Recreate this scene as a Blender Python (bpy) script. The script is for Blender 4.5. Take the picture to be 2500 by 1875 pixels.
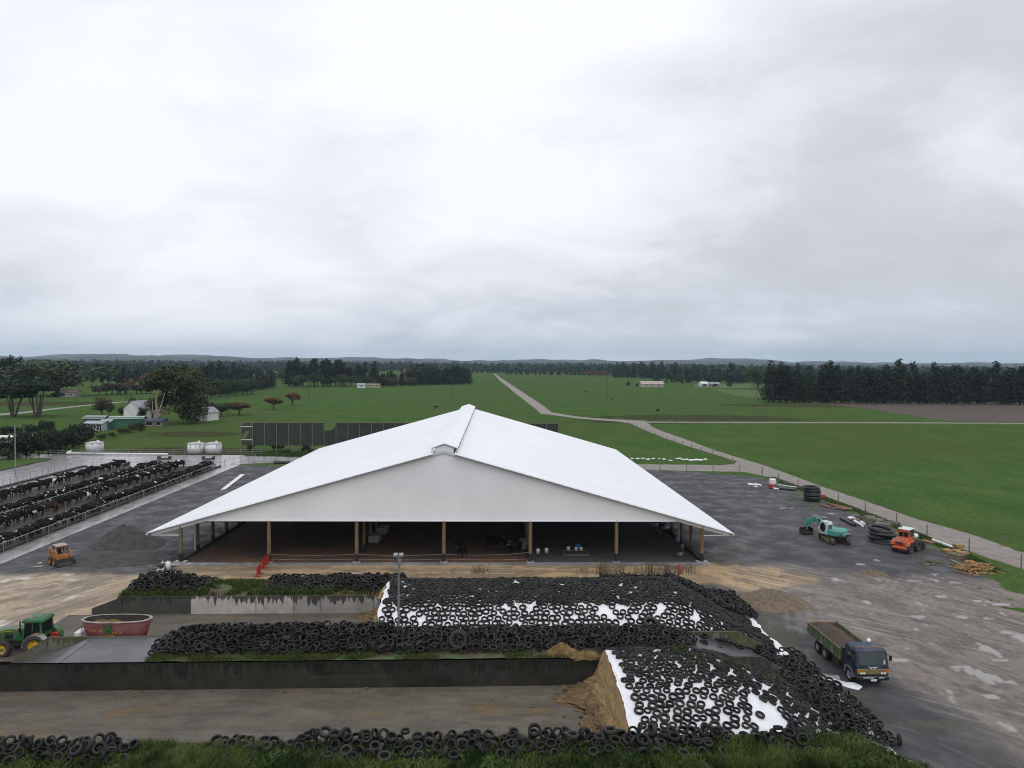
import bpy, bmesh, math, random
import numpy as np
from mathutils import Vector, Matrix
R = math.radians
sc = bpy.context.scene
COL = sc.collection
for o in list(bpy.data.objects): bpy.data.objects.remove(o)

# ------------------------------------------------------------------ camera
CAM_H = 22.0                       # drone height above the yard, metres
FOC = 1734.0                       # focal length for a 2500 px wide frame
PITCH = math.atan(51.5 / FOC); ROLL = R(0.4)
cam_d = bpy.data.cameras.new('camera'); cam = bpy.data.objects.new('camera', cam_d); COL.objects.link(cam)
cam_d.sensor_width = 36; cam_d.lens = 36 * FOC / 2500; cam_d.clip_start = 0.5; cam_d.clip_end = 60000
_u0 = Vector((0, math.sin(PITCH), math.cos(PITCH))); _r0 = Vector((1, 0, 0)); _f = Vector((0, math.cos(PITCH), -math.sin(PITCH)))
_r = _r0 * math.cos(ROLL) + _u0 * math.sin(ROLL); _u = -_r0 * math.sin(ROLL) + _u0 * math.cos(ROLL)
_m = Matrix((_r, _u, -_f)).transposed().to_4x4(); _m.translation = (0, 0, CAM_H)
cam.matrix_world = _m
sc.camera = cam

# ------------------------------------------------------------------ sky (overcast) and sun
SUN_EL, SUN_AZ = 56.0, 165.0       # azimuth measured from +Y towards +X
w = bpy.data.worlds.new('World'); sc.world = w; w.use_nodes = True
nt = w.node_tree; nt.nodes.clear()
def N(tree, typ, **kw):
    n = tree.nodes.new(typ)
    for k, v in kw.items():
        if k.startswith('i_'): n.inputs[int(k[2:])].default_value = v
        else: setattr(n, k, v)
    return n
L = nt.links.new
sky = N(nt, 'ShaderNodeTexSky', sky_type='NISHITA', sun_disc=False, sun_elevation=R(SUN_EL), sun_rotation=R(SUN_AZ), air_density=1.5, dust_density=4.0)
tc = N(nt, 'ShaderNodeTexCoord')
sep = N(nt, 'ShaderNodeSeparateXYZ'); L(tc.outputs['Generated'], sep.inputs[0])
# cloud deck: direction projected on a flat layer overhead
zc = N(nt, 'ShaderNodeMath', operation='MAXIMUM', i_1=0.0); L(sep.outputs[2], zc.inputs[0])
za = N(nt, 'ShaderNodeMath', operation='ADD', i_1=0.34); L(zc.outputs[0], za.inputs[0])
dv = N(nt, 'ShaderNodeVectorMath', operation='DIVIDE'); cmb = N(nt, 'ShaderNodeCombineXYZ')
for i in range(3): L(za.outputs[0], cmb.inputs[i])
L(tc.outputs['Generated'], dv.inputs[0]); L(cmb.outputs[0], dv.inputs[1])
mp = N(nt, 'ShaderNodeMapping'); mp.inputs['Location'].default_value = (3.1, 0.7, 0); mp.inputs['Scale'].default_value = (0.8, 1.0, 0.0)
L(dv.outputs[0], mp.inputs[0])
n1 = N(nt, 'ShaderNodeTexNoise'); n1.inputs['Scale'].default_value = 1.5; n1.inputs['Detail'].default_value = 5; n1.inputs['Roughness'].default_value = 0.5; n1.inputs['Distortion'].default_value = 0.35
L(mp.outputs[0], n1.inputs['Vector'])
# brighter where the cloud deck is thin, high on the left
def sky_dir(az, el_): return Vector((math.sin(R(az)) * math.cos(R(el_)), math.cos(R(az)) * math.cos(R(el_)), math.sin(R(el_))))
sd = sky_dir(SUN_AZ, SUN_EL)
dt = N(nt, 'ShaderNodeVectorMath', operation='DOT_PRODUCT'); dt.inputs[1].default_value = sky_dir(-22, 34); L(tc.outputs['Generated'], dt.inputs[0])
gl = N(nt, 'ShaderNodeMapRange', interpolation_type='SMOOTHSTEP'); gl.inputs[1].default_value = 0.55; gl.inputs[2].default_value = 1.0; gl.inputs[3].default_value = 0.0; gl.inputs[4].default_value = 0.42
L(dt.outputs['Value'], gl.inputs[0])
el = N(nt, 'ShaderNodeMapRange', interpolation_type='SMOOTHSTEP'); el.inputs[1].default_value = 0.0; el.inputs[2].default_value = 0.32; el.inputs[3].default_value = -0.10; el.inputs[4].default_value = 0.07
L(sep.outputs[2], el.inputs[0])
mp2 = N(nt, 'ShaderNodeMapping'); mp2.inputs['Location'].default_value = (7.3, 2.2, 0); mp2.inputs['Scale'].default_value = (2.0, 2.6, 0.0); L(dv.outputs[0], mp2.inputs[0])
n2 = N(nt, 'ShaderNodeTexNoise'); n2.inputs['Scale'].default_value = 1.6; n2.inputs['Detail'].default_value = 7; n2.inputs['Roughness'].default_value = 0.55; n2.inputs['Distortion'].default_value = 0.5; L(mp2.outputs[0], n2.inputs['Vector'])
ns = N(nt, 'ShaderNodeMath', operation='MULTIPLY_ADD', i_1=0.55, i_2=-0.275); L(n2.outputs['Fac'], ns.inputs[0])
na = N(nt, 'ShaderNodeMath', operation='MULTIPLY_ADD', i_1=1.25, i_2=-0.125); L(n1.outputs['Fac'], na.inputs[0])
nn = N(nt, 'ShaderNodeMath', operation='ADD'); L(na.outputs[0], nn.inputs[0]); L(ns.outputs[0], nn.inputs[1])
ad = N(nt, 'ShaderNodeMath', operation='ADD'); L(nn.outputs[0], ad.inputs[0]); L(gl.outputs[0], ad.inputs[1])
ad2 = N(nt, 'ShaderNodeMath', operation='ADD'); L(ad.outputs[0], ad2.inputs[0]); L(el.outputs[0], ad2.inputs[1])
cr = N(nt, 'ShaderNodeValToRGB'); L(ad2.outputs[0], cr.inputs[0])
e = cr.color_ramp.elements
e[0].position = 0.28; e[0].color = (0.64, 0.655, 0.705, 1); e[1].position = 0.98; e[1].color = (1.06, 1.07, 1.12, 1)
x = cr.color_ramp.elements.new(0.48); x.color = (0.70, 0.722, 0.795, 1)
x = cr.color_ramp.elements.new(0.66); x.color = (0.86, 0.88, 0.955, 1)
sk = N(nt, 'ShaderNodeVectorMath', operation='SCALE'); sk.inputs['Scale'].default_value = 0.10; L(sky.outputs[0], sk.inputs[0])
mx = N(nt, 'ShaderNodeMix', data_type='RGBA'); mx.inputs[0].default_value = 0.93; L(sk.outputs[0], mx.inputs[6]); L(cr.outputs[0], mx.inputs[7])
bg = N(nt, 'ShaderNodeBackground'); bg.inputs[1].default_value = 1.0; L(mx.outputs[2], bg.inputs[0])
wo = N(nt, 'ShaderNodeOutputWorld'); L(bg.outputs[0], wo.inputs[0])
sun_d = bpy.data.lights.new('sun', 'SUN'); sun_d.energy = 1.2; sun_d.angle = R(60); sun_d.color = (1.0, 0.97, 0.93)
sun = bpy.data.objects.new('sun', sun_d); COL.objects.link(sun); sun.rotation_euler = (-sd).to_track_quat('-Z', 'Y').to_euler(); sun.location = sd * 200

sc.render.engine = 'CYCLES'
sc.view_settings.view_transform = 'Standard'; sc.view_settings.look = 'None'; sc.view_settings.exposure = 0.0; sc.view_settings.gamma = 1.0
sc.view_settings.use_curve_mapping = False
sc.cycles.use_denoising = True; sc.cycles.filter_width = 1.05
sc.cycles.max_bounces = 8; sc.cycles.transparent_max_bounces = 8; sc.cycles.volume_bounces = 2
sc.cycles.caustics_reflective = False; sc.cycles.caustics_refractive = False

# ------------------------------------------------------------------ survey helpers: a photo point on a plane of known height -> metres
def gp(px, py, z=0.0):
    x = (px - 1250) / FOC; y = -(py - 937.5) / FOC
    d = _f + _r * x + _u * y
    t = (z - CAM_H) / d.z
    return Vector((d.x * t, d.y * t, z))
BUN = R(2.3); BO = Vector((0, 47.7, 0))            # bunker frame: u along the walls, v away from the camera
def bw(u, v, z=0.0):
    c, s = math.cos(BUN), math.sin(BUN)
    return Vector((BO.x + c * u - s * v, BO.y + s * u + c * v, z))
def bl(X, Y):
    c, s = math.cos(BUN), math.sin(BUN)
    x = X - BO.x; y = Y - BO.y
    return c * x + s * y, -s * x + c * y
BARN_O = Vector((-7.38, 77.35, 0)); BARN_A = R(1.45)
FEED_A = R(2.1)
# ------------------------------------------------------------------ numpy value noise
_tab = np.random.RandomState(7).rand(256, 256)
def vnoise(x, y, seed=0):
    x = np.asarray(x, float) + seed * 17.3; y = np.asarray(y, float) + seed * 9.7
    xi = np.floor(x).astype(int); yi = np.floor(y).astype(int); fx = x - xi; fy = y - yi
    fx = fx * fx * (3 - 2 * fx); fy = fy * fy * (3 - 2 * fy)
    a = _tab[xi % 256, yi % 256]; b = _tab[(xi + 1) % 256, yi % 256]; c = _tab[xi % 256, (yi + 1) % 256]; d = _tab[(xi + 1) % 256, (yi + 1) % 256]
    return (a * (1 - fx) + b * fx) * (1 - fy) + (c * (1 - fx) + d * fx) * fy
def fbm(x, y, seed=0, o=4):
    t = 0; a = 0.5; s = 0
    for i in range(o):
        t = t + a * vnoise(x, y, seed + i * 3); s += a; a *= 0.5; x = np.asarray(x) * 2.03; y = np.asarray(y) * 2.03
    return t / s
def sstep(a, b, x):
    t = np.clip((np.asarray(x, float) - a) / (b - a), 0, 1); return t * t * (3 - 2 * t)
def poly_sd(P, X, Y):
    """signed distance (positive inside) of points to a polygon"""
    P = np.array([(p[0], p[1]) for p in P]); n = len(P)
    d = np.full(X.shape, 1e9); ins = np.zeros(X.shape, bool)
    for i in range(n):
        a = P[i]; b = P[(i + 1) % n]; e = b - a; L2 = max((e ** 2).sum(), 1e-9)
        t = np.clip(((X - a[0]) * e[0] + (Y - a[1]) * e[1]) / L2, 0, 1)
        d = np.minimum(d, np.hypot(X - a[0] - t * e[0], Y - a[1] - t * e[1]))
        c = (a[1] > Y) != (b[1] > Y)
        xx = a[0] + (Y - a[1]) * e[0] / (e[1] if abs(e[1]) > 1e-9 else 1e-9)
        ins ^= c & (X < xx)
    return np.where(ins, d, -d)
def line_d(P, X, Y):
    P = np.array([(p[0], p[1]) for p in P]); d = np.full(X.shape, 1e9)
    for i in range(len(P) - 1):
        a = P[i]; e = P[i + 1] - a; L2 = max((e ** 2).sum(), 1e-9)
        t = np.clip(((X - a[0]) * e[0] + (Y - a[1]) * e[1]) / L2, 0, 1)
        d = np.minimum(d, np.hypot(X - a[0] - t * e[0], Y - a[1] - t * e[1]))
    return d
# ------------------------------------------------------------------ mesh helpers
def mesh_np(name, V, F, attrs=None, smooth=False):
    V = np.asarray(V, np.float32).reshape(-1, 3); F = np.asarray(F, np.int32)
    k = F.shape[1]; me = bpy.data.meshes.new(name)
    me.vertices.add(len(V)); me.vertices.foreach_set('co', V.ravel())
    me.loops.add(F.size); me.loops.foreach_set('vertex_index', F.ravel())
    me.polygons.add(len(F)); me.polygons.foreach_set('loop_start', np.arange(0, F.size, k, dtype=np.int32))
    me.polygons.foreach_set('loop_total', np.full(len(F), k, np.int32))
    if smooth: me.polygons.foreach_set('use_smooth', np.ones(len(F), bool))
    me.update(calc_edges=True); me.validate()
    for an, (dom, arr) in (attrs or {}).items():
        a = me.attributes.new(an, 'FLOAT', dom); a.data.foreach_set('value', np.asarray(arr, np.float32).ravel())
    return me
def grid_mesh(name, X, Y, Z, attrs=None, smooth=True):
    h, w_ = X.shape
    V = np.stack([X, Y, Z], -1).reshape(-1, 3)
    i = np.arange(h * w_).reshape(h, w_)
    F = np.stack([i[:-1, :-1], i[:-1, 1:], i[1:, 1:], i[1:, :-1]], -1).reshape(-1, 4)
    return mesh_np(name, V, F, {k: ('POINT', v) for k, v in (attrs or {}).items()}, smooth)
class MB:
    def __init__(s): s.v = []; s.f = []; s.sm = []
    def add(s, vs, fs, sm=False, mat=None):
        b = len(s.v)
        s.v += [tuple(mat @ Vector(p)) if mat else tuple(p) for p in vs]
        for f in fs: s.f.append([b + i for i in f]); s.sm.append(sm)
        return s
    def box(s, c, d, mat=None, rot=None):
        x, y, z = d[0] / 2, d[1] / 2, d[2] / 2
        vs = [Vector((a * x, b * y, e_ * z)) for e_ in (-1, 1) for a, b in ((-1, -1), (1, -1), (1, 1), (-1, 1))]
        if rot is not None: vs = [rot @ p for p in vs]
        vs = [p + Vector(c) for p in vs]
        return s.add(vs, [(3, 2, 1, 0), (4, 5, 6, 7), (0, 1, 5, 4), (1, 2, 6, 5), (2, 3, 7, 6), (3, 0, 4, 7)], False, mat)
    def cyl(s, p0, p1, r0, r1=None, n=10, caps=True, mat=None, sm=True):
        p0 = Vector(p0); p1 = Vector(p1); r1 = r0 if r1 is None else r1
        d = (p1 - p0).normalized(); a = d.orthogonal().normalized(); b = d.cross(a)
        vs = [p0 + (a * math.cos(2 * math.pi * i / n) + b * math.sin(2 * math.pi * i / n)) * r0 for i in range(n)]
        vs += [p1 + (a * math.cos(2 * math.pi * i / n) + b * math.sin(2 * math.pi * i / n)) * r1 for i in range(n)]
        s.add(vs, [(i, (i + 1) % n, n + (i + 1) % n, n + i) for i in range(n)], sm, mat)
        if caps: s.add(vs[:n], [tuple(reversed(range(n)))], False, mat); s.add(vs[n:], [tuple(range(n))], False, mat)
        return s
    def tube(s, pts, r, n=8, mat=None):
        for i in range(len(pts) - 1):
            ra = r[i] if isinstance(r, (list, tuple)) else r; rb = r[i + 1] if isinstance(r, (list, tuple)) else r
            s.cyl(pts[i], pts[i + 1], ra, rb, n, True, mat)
        return s
    def lathe(s, prof, n=20, axis='z', mat=None, sm=True, close=False):
        """prof: list of (radius, along-axis)"""
        vs = []
        for r, z in prof:
            for i in range(n):
                c, t = math.cos(2 * math.pi * i / n) * r, math.sin(2 * math.pi * i / n) * r
                vs.append({'z': (c, t, z), 'x': (z, c, t), 'y': (t, z, c)}[axis])
        m = len(prof); fs = []
        for j in range(m if close else m - 1):
            k = (j + 1) % m
            for i in range(n): fs.append((j * n + i, j * n + (i + 1) % n, k * n + (i + 1) % n, k * n + i))
        return s.add(vs, fs, sm, mat)
    def hull(s, pts, mat=None, sm=False):
        bm = bmesh.new()
        for p in pts: bm.verts.new(p)
        bmesh.ops.convex_hull(bm, input=bm.verts)
        bmesh.ops.delete(bm, geom=[v for v in bm.verts if not v.link_faces], context='VERTS')
        bmesh.ops.dissolve_limit(bm, angle_limit=0.02, verts=bm.verts, edges=bm.edges)
        bm.verts.index_update()
        vs = [v.co.copy() for v in bm.verts]; fs = [[v.index for v in f.verts] for f in bm.faces]; bm.free()
        return s.add(vs, fs, sm, mat)
    def cbox(s, c, d, b=0.05, mat=None):
        """box with chamfered edges"""
        x, y, z = d[0] / 2, d[1] / 2, d[2] / 2; P = []
        for sx in (-1, 1):
            for sy in (-1, 1):
                for sz in (-1, 1):
                    P += [(c[0] + sx * (x - b), c[1] + sy * (y - b), c[2] + sz * z), (c[0] + sx * (x - b), c[1] + sy * y, c[2] + sz * (z - b)), (c[0] + sx * x, c[1] + sy * (y - b), c[2] + sz * (z - b))]
        return s.hull(P, mat)
    def prism(s, poly, axis, a, b, mat=None):
        """extrude a 2-D outline; axis x: poly=(y,z), axis y: poly=(x,z), axis z: poly=(x,y)"""
        def P(p, t): return {'x': (t, p[0], p[1]), 'y': (p[0], t, p[1]), 'z': (p[0], p[1], t)}[axis]
        n = len(poly); vs = [P(p, a) for p in poly] + [P(p, b) for p in poly]
        return s.add(vs, [tuple(range(n))[::-1], tuple(range(n, 2 * n))] + [(i, (i + 1) % n, n + (i + 1) % n, n + i) for i in range(n)], False, mat)
    def mesh(s, name):
        me = bpy.data.meshes.new(name); me.from_pydata(s.v, [], s.f); me.polygons.foreach_set('use_smooth', s.sm)
        bm = bmesh.new(); bm.from_mesh(me); bmesh.ops.recalc_face_normals(bm, faces=bm.faces); bm.to_mesh(me); bm.free()
        me.update(); return me
def ob(name, me, mat=None, parent=None, loc=(0, 0, 0), rot=(0, 0, 0)):
    if isinstance(me, MB): me = me.mesh(name)
    if mat is not None and len(me.materials) == 0: me.materials.append(mat)
    o = bpy.data.objects.new(name, me); COL.objects.link(o)
    o.location = loc; o.rotation_euler = rot
    if parent: o.parent = parent
    return o
def tag(o, label, cat, group=None):
    o['label'] = label; o['category'] = cat
    if group: o['group'] = group
    return o
def thing(name, label, cat, loc=(0, 0, 0), rz=0.0, group=None):
    o = bpy.data.objects.new(name, None); COL.objects.link(o); o.location = loc; o.rotation_euler = (0, 0, rz)
    o.empty_display_size = 0.2
    return tag(o, label, cat, group)
def struct(o): o['kind'] = 'structure'; return o
def stuff(o, label=None, cat=None):
    o['kind'] = 'stuff'
    if label: o['label'] = label; o['category'] = cat
    return o
def copy_tree(o, parent=None):
    c = o.copy(); COL.objects.link(c); c.parent = parent
    for ch in o.children: copy_tree(ch, c)
    return c
# ------------------------------------------------------------------ materials
def new_mat(name):
    m = bpy.data.materials.new(name); m.use_nodes = True; t = m.node_tree
    return m, t, t.nodes['Principled BSDF']
def noise_node(t, scale, coord='pos', detail=4, rough=0.55, stretch=None, dist=0.0):
    if coord == 'pos': c = N(t, 'ShaderNodeNewGeometry').outputs['Position']
    else: c = N(t, 'ShaderNodeTexCoord').outputs['Object']
    if stretch:
        mp_ = N(t, 'ShaderNodeMapping'); mp_.inputs['Scale'].default_value = stretch[:3]
        if len(stretch) > 3: mp_.inputs['Rotation'].default_value = (0, 0, stretch[3])
        t.links.new(c, mp_.inputs[0]); c = mp_.outputs[0]
    n = N(t, 'ShaderNodeTexNoise'); n.inputs['Scale'].default_value = scale; n.inputs['Detail'].default_value = detail; n.inputs['Roughness'].default_value = rough; n.inputs['Distortion'].default_value = dist
    t.links.new(c, n.inputs['Vector']); return n.outputs['Fac']
def flow_noise(t, scale, ang, along, across, detail=5, rough=0.6, dist=0.3):
    """noise drawn out along a ground direction (wheel-dragged streaks)"""
    c = N(t, 'ShaderNodeNewGeometry').outputs['Position']; m_ = N(t, 'ShaderNodeMapping', vector_type='TEXTURE'); m_.inputs['Rotation'].default_value = (0, 0, ang); m_.inputs['Scale'].default_value = (along, across, 1)
    t.links.new(c, m_.inputs[0]); n = N(t, 'ShaderNodeTexNoise'); n.inputs['Scale'].default_value = scale; n.inputs['Detail'].default_value = detail; n.inputs['Roughness'].default_value = rough; n.inputs['Distortion'].default_value = dist
    t.links.new(m_.outputs[0], n.inputs['Vector']); return n.outputs['Fac']
def rng_node(t, src, a, b, lo=0.0, hi=1.0):
    m = N(t, 'ShaderNodeMapRange', interpolation_type='SMOOTHSTEP'); m.inputs[1].default_value = a; m.inputs[2].default_value = b; m.inputs[3].default_value = lo; m.inputs[4].default_value = hi
    t.links.new(src, m.inputs[0]); return m.outputs[0]
def mixc(t, fac, a, b):
    m = N(t, 'ShaderNodeMix', data_type='RGBA')
    for s, k in ((fac, 0), (a, 6), (b, 7)):
        if isinstance(s, (tuple, list)): m.inputs[k].default_value = (*s[:3], 1)
        elif isinstance(s, (int, float)): m.inputs[k].default_value = s
        else: t.links.new(s, m.inputs[k])
    return m.outputs[2]
def math_node(t, op, a, b=None):
    m = N(t, 'ShaderNodeMath', operation=op)
    for i, s in enumerate((a, b)):
        if s is None: continue
        if isinstance(s, (int, float)): m.inputs[i].default_value = s
        else: t.links.new(s, m.inputs[i])
    return m.outputs[0]
def bump_node(t, p, src, strength, dist):
    b = N(t, 'ShaderNodeBump'); b.inputs['Strength'].default_value = strength; b.inputs['Distance'].default_value = dist
    t.links.new(src, b.inputs['Height']); t.links.new(b.outputs[0], p.inputs['Normal'])
def M(name, c1, c2=None, scale=3.0, rough=0.8, metal=0.0, coord='obj', bump=0.0, bscale=None, lo=0.35, hi=0.65, stretch=None, dirt=None, spec=None, detail=4):
    m, t, p = new_mat(name)
    p.inputs['Roughness'].default_value = rough; p.inputs['Metallic'].default_value = metal
    if spec is not None: p.inputs['Specular IOR Level'].default_value = spec
    if c2 is None: c2 = tuple(x * 0.8 for x in c1)
    f = noise_node(t, scale, coord, detail, stretch=stretch)
    c = mixc(t, rng_node(t, f, lo, hi), c1, c2)
    if dirt: c = mixc(t, rng_node(t, noise_node(t, scale * 0.45, coord, 6, 0.65), dirt[1], dirt[1] + 0.12, 0, dirt[2]), c, dirt[0])
    t.links.new(c, p.inputs['Base Color'])
    if bump: bump_node(t, p, noise_node(t, bscale or scale * 4, coord, 3), 1.0, bump)
    return m
def leaf_mat(name, c1, c2, rough=0.7, trans=0.0, rnd=0.0):
    """foliage: colour from the leaf tone attribute"""
    m, t, p = new_mat(name)
    a = N(t, 'ShaderNodeAttribute', attribute_name='tone').outputs['Fac']
    c = mixc(t, a, c1, c2)
    if rnd:
        oi = N(t, 'ShaderNodeObjectInfo').outputs['Random']
        hs = N(t, 'ShaderNodeHueSaturation'); t.links.new(c, hs.inputs['Color']); t.links.new(rng_node(t, oi, 0, 1, 1 - rnd, 1 + rnd), hs.inputs['Value']); c = hs.outputs[0]
    t.links.new(c, p.inputs['Base Color']); p.inputs['Roughness'].default_value = rough; p.inputs['Specular IOR Level'].default_value = 0.2
    return m
GLASS_DARK, _t, _p = new_mat('dark_glass'); _p.inputs['Base Color'].default_value = (0.012, 0.016, 0.018, 1); _p.inputs['Roughness'].default_value = 0.08
m_rubber = M('tyre_rubber', (0.0085, 0.0085, 0.0095), (0.017, 0.017, 0.017), 2.5, 0.62, coord='pos', dirt=((0.034, 0.031, 0.023), 0.58, 0.6), bump=0.006, bscale=40, spec=0.22)
_t = m_rubber.node_tree; _p = _t.nodes['Principled BSDF']; _src = _p.inputs['Base Color'].links[0].from_socket
_f1 = math_node(_t, 'FRACT', math_node(_t, 'ADD', N(_t, 'ShaderNodeAttribute', attribute_name='tone').outputs['Fac'], N(_t, 'ShaderNodeObjectInfo').outputs['Random']))
_t.links.new(mixc(_t, rng_node(_t, _f1, 0.45, 1.0, 0, 0.9), mixc(_t, rng_node(_t, _f1, 0.0, 0.25, 0.75, 0), _src, (0.024, 0.024, 0.015)), (0.042, 0.040, 0.038)), _p.inputs['Base Color'])
m_black = M('black_plastic', (0.012, 0.012, 0.013), (0.02, 0.02, 0.021), 4, 0.5)
m_galv = M('galvanised_steel', (0.33, 0.34, 0.35), (0.24, 0.25, 0.26), 6, 0.45, 0.5)
m_white = M('white_paint', (0.72, 0.73, 0.74), (0.62, 0.63, 0.62), 2, 0.5, dirt=((0.3, 0.28, 0.24), 0.62, 0.5))
m_pole = M('treated_pine_pole', (0.20, 0.145, 0.075), (0.12, 0.085, 0.045), 9, 0.85, stretch=(1, 1, 0.12), bump=0.01)
m_timber = M('weathered_timber', (0.23, 0.19, 0.14), (0.12, 0.10, 0.08), 6, 0.85)
m_dmetal = M('dark_steel', (0.035, 0.034, 0.033), (0.06, 0.052, 0.045), 5, 0.55, 0.3, dirt=((0.10, 0.075, 0.05), 0.52, 0.7))
# ================================================================== GROUND
def grass_color(t, near=True):
    """pasture green with patches and fine mottling, shared by field and yard verges"""
    big = noise_node(t, 0.012, 'pos', 3, 0.5); mid = noise_node(t, 0.11, 'pos', 5, 0.6, stretch=(1, 0.55, 1)); fine = noise_node(t, 1.4, 'pos', 4, 0.7)
    c = mixc(t, rng_node(t, mid, 0.32, 0.68), (0.048, 0.104, 0.030), (0.080, 0.128, 0.040))
    c = mixc(t, rng_node(t, noise_node(t, .35, 'pos', 4, .6, stretch=(.5, 1, 1)), .5, .72, 0, .55), c, (0.092, 0.122, 0.045))
    c = mixc(t, rng_node(t, big, 0.40, 0.62, 0, 0.75), c, (0.076, 0.102, 0.034))
    c = mixc(t, rng_node(t, fine, 0.42, 0.70, 0, 0.65), c, (0.026, 0.057, 0.014))
    return c, fine
m_field, t_, p_ = new_mat('pasture'); c_, f_ = grass_color(t_)
dirtm = rng_node(t_, noise_node(t_, 0.028, 'pos', 5, 0.6, stretch=(1, 0.7, 1)), 0.62, 0.74, 0, 0.45)
c_ = mixc(t_, dirtm, c_, (0.085, 0.078, 0.045))
t_.links.new(c_, p_.inputs['Base Color']); p_.inputs['Roughness'].default_value = 0.95; p_.inputs['Specular IOR Level'].default_value = 0.0; bump_node(t_, p_, f_, 0.8, 0.15)
gm = MB(); S = 26000
hx0, hx1, hy0, hy1 = -61.0, 45.0, 31.0, 146.0      # the yard sheet lies in this opening
gm.add([(-S, -3000, 0), (S, -3000, 0), (S, S, 0), (-S, S, 0), (hx0, hy0, 0), (hx1, hy0, 0), (hx1, hy1, 0), (hx0, hy1, 0)], [(0, 1, 5, 4), (1, 2, 6, 5), (2, 3, 7, 6), (3, 0, 4, 7)])
ground = struct(ob('ground', gm, m_field, loc=(0, 0, -0.02)))

def px_poly(pts, z=0): return [gp(*p, z) for p in pts]
# ---- farm yard: one sheet with gravel, sand, mud, verge grass and standing water as surface layers
xs = np.arange(-66, 66.01, 0.3); ys = np.arange(28, 151.6, 0.3); X, Y = np.meshgrid(xs, ys)
wob = (fbm(X * 0.35, Y * 0.35, 3) - 0.5) * 3.2 + (fbm(X * 1.6, Y * 1.6, 5) - 0.5) * 1.1
verge = [(1576, 1146), (1700, 1152), (1789, 1160), (1863, 1166), (1933, 1193), (2005, 1223), (2085, 1253), (2200, 1302), (2300, 1345), (2390, 1392), (2440, 1422), (2452, 1440), (2500, 1452)]
yardP = [(-80, 28), (-80, 72.5), (-57, 72.5), (-61.5, 149.4), (-47, 149.2), (-20, 150.4)] + [tuple(gp(*p))[:2] for p in verge] + [(80, 66), (80, 28)]
sdY = poly_sd(yardP, X, Y) + wob * 0.35
grs = 1 - sstep(-0.5, 0.7, sdY)
def blob(px, py, rx, ry, amp=1.0, rot=0.0):
    c = gp(px, py); dx = X - c.x; dy = Y - c.y; ca, sa = math.cos(rot), math.sin(rot)
    d = np.hypot((ca * dx + sa * dy) / rx, (-sa * dx + ca * dy) / ry) + wob * 0.22
    return amp * (1 - sstep(0.55, 1.1, d))
moss = np.zeros_like(X)
for b in ((1880, 1530, 2.0, 3.6, 0.52), (1925, 1578, 1.6, 2.6, 0.5), (2062, 1706, 1.3, 0.9, 0.6), (2255, 1768, 1.0, 0.5, 0.56), (2322, 1772, 0.8, 0.5, 0.56), (1955, 1590, 2.2, 1.3, 0.42), (2100, 1697, 0.9, 0.6, 0.6), (650, 1165, 9, 1.4, 0.0)):
    moss = np.maximum(moss, blob(*b))
sandP = px_poly([(-400, 1392), (60, 1402), (140, 1398), (330, 1404), (410, 1396), (455, 1374), (1700, 1373), (1800, 1380), (1900, 1392), (1990, 1412), (1930, 1432), (1830, 1442), (1740, 1425), (1500, 1440), (900, 1440), (320, 1460), (215, 1530), (180, 1570), (-400, 1575)])
sand = sstep(-0.9, 0.9, poly_sd(sandP, X, Y) + wob * 0.6)
mudP = px_poly([(1735, 1395), (1850, 1393), (2050, 1405), (2200, 1420), (2440, 1424), (2900, 1440), (2900, 1980), (2500, 1830), (2330, 1715), (2170, 1622), (2080, 1560), (1990, 1500), (1930, 1455), (1850, 1440), (1800, 1440)])
mud = sstep(-3.0, 2.2, poly_sd(mudP, X, Y) + 1.2 + wob * 1.2)
left_pale = 1 - sstep(-42, -30, X)
# traffic direction field: streaks on the right run down towards the camera, on the left along the lane
def streak(ang, k, sd_): 
    ca, sa = math.cos(ang), math.sin(ang); a = X * ca + Y * sa; b = -X * sa + Y * ca
    return .6 * fbm(a * 0.22 * k, (b + wob * .5) * 1.2 * k, sd_, 4) + .4 * fbm(X * .9, Y * .9, sd_ + 2, 4)
st_r = streak(R(-62), 1.0, 11); st_l = streak(R(62), 1.0, 21); st_f = streak(R(2), 1.0, 31)
wr = sstep(14, 24, X); wl = 1 - sstep(-40, -32, X)
st = st_f * (1 - wr) * (1 - wl) + st_r * wr + st_l * wl
rut = np.zeros_like(X); pale = np.zeros_like(X)
rnd = random.Random(4)
def ruts(pts, gauge=1.9, wd=0.24, amp=1.0, pl=0.0):
    global rut, pale
    P = [Vector((p[0], p[1], 0)) for p in pts]
    for s in (-0.5, 0.5):
        Q = []
        for i, p in enumerate(P):
            d = (P[min(i + 1, len(P) - 1)] - P[max(i - 1, 0)]).normalized(); n = Vector((-d.y, d.x, 0)); Q.append(p + n * s * gauge)
        dd = line_d(Q, X + wob * 0.10, Y + wob * 0.10)
        k = np.exp(-(dd / wd) ** 2) * amp
        rut = np.maximum(rut, k); pale = np.maximum(pale, np.exp(-((dd - wd * 1.5) / (wd * 0.6)) ** 2) * amp * (0.35 + pl * .6) * sstep(.35, .6, fbm(X * .7, Y * .7, 55)))
def pr(pts): return [tuple(gp(*p))[:2] for p in pts]
for k in range(11):
    o = k * 26
    ruts(pr([(1740 + o * 1.2, 1392 + o * 0.12), (1950 + o * 1.3, 1440 + o * 0.25), (2170 + o * 1.3, 1540 + o * 0.45), (2400 + o * 1.0, 1700 + o * 0.4), (2560 + o, 1860 + o * 0.2)]), amp=0.5 + 0.5 * rnd.random(), pl=0.5 * rnd.random())
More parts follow.
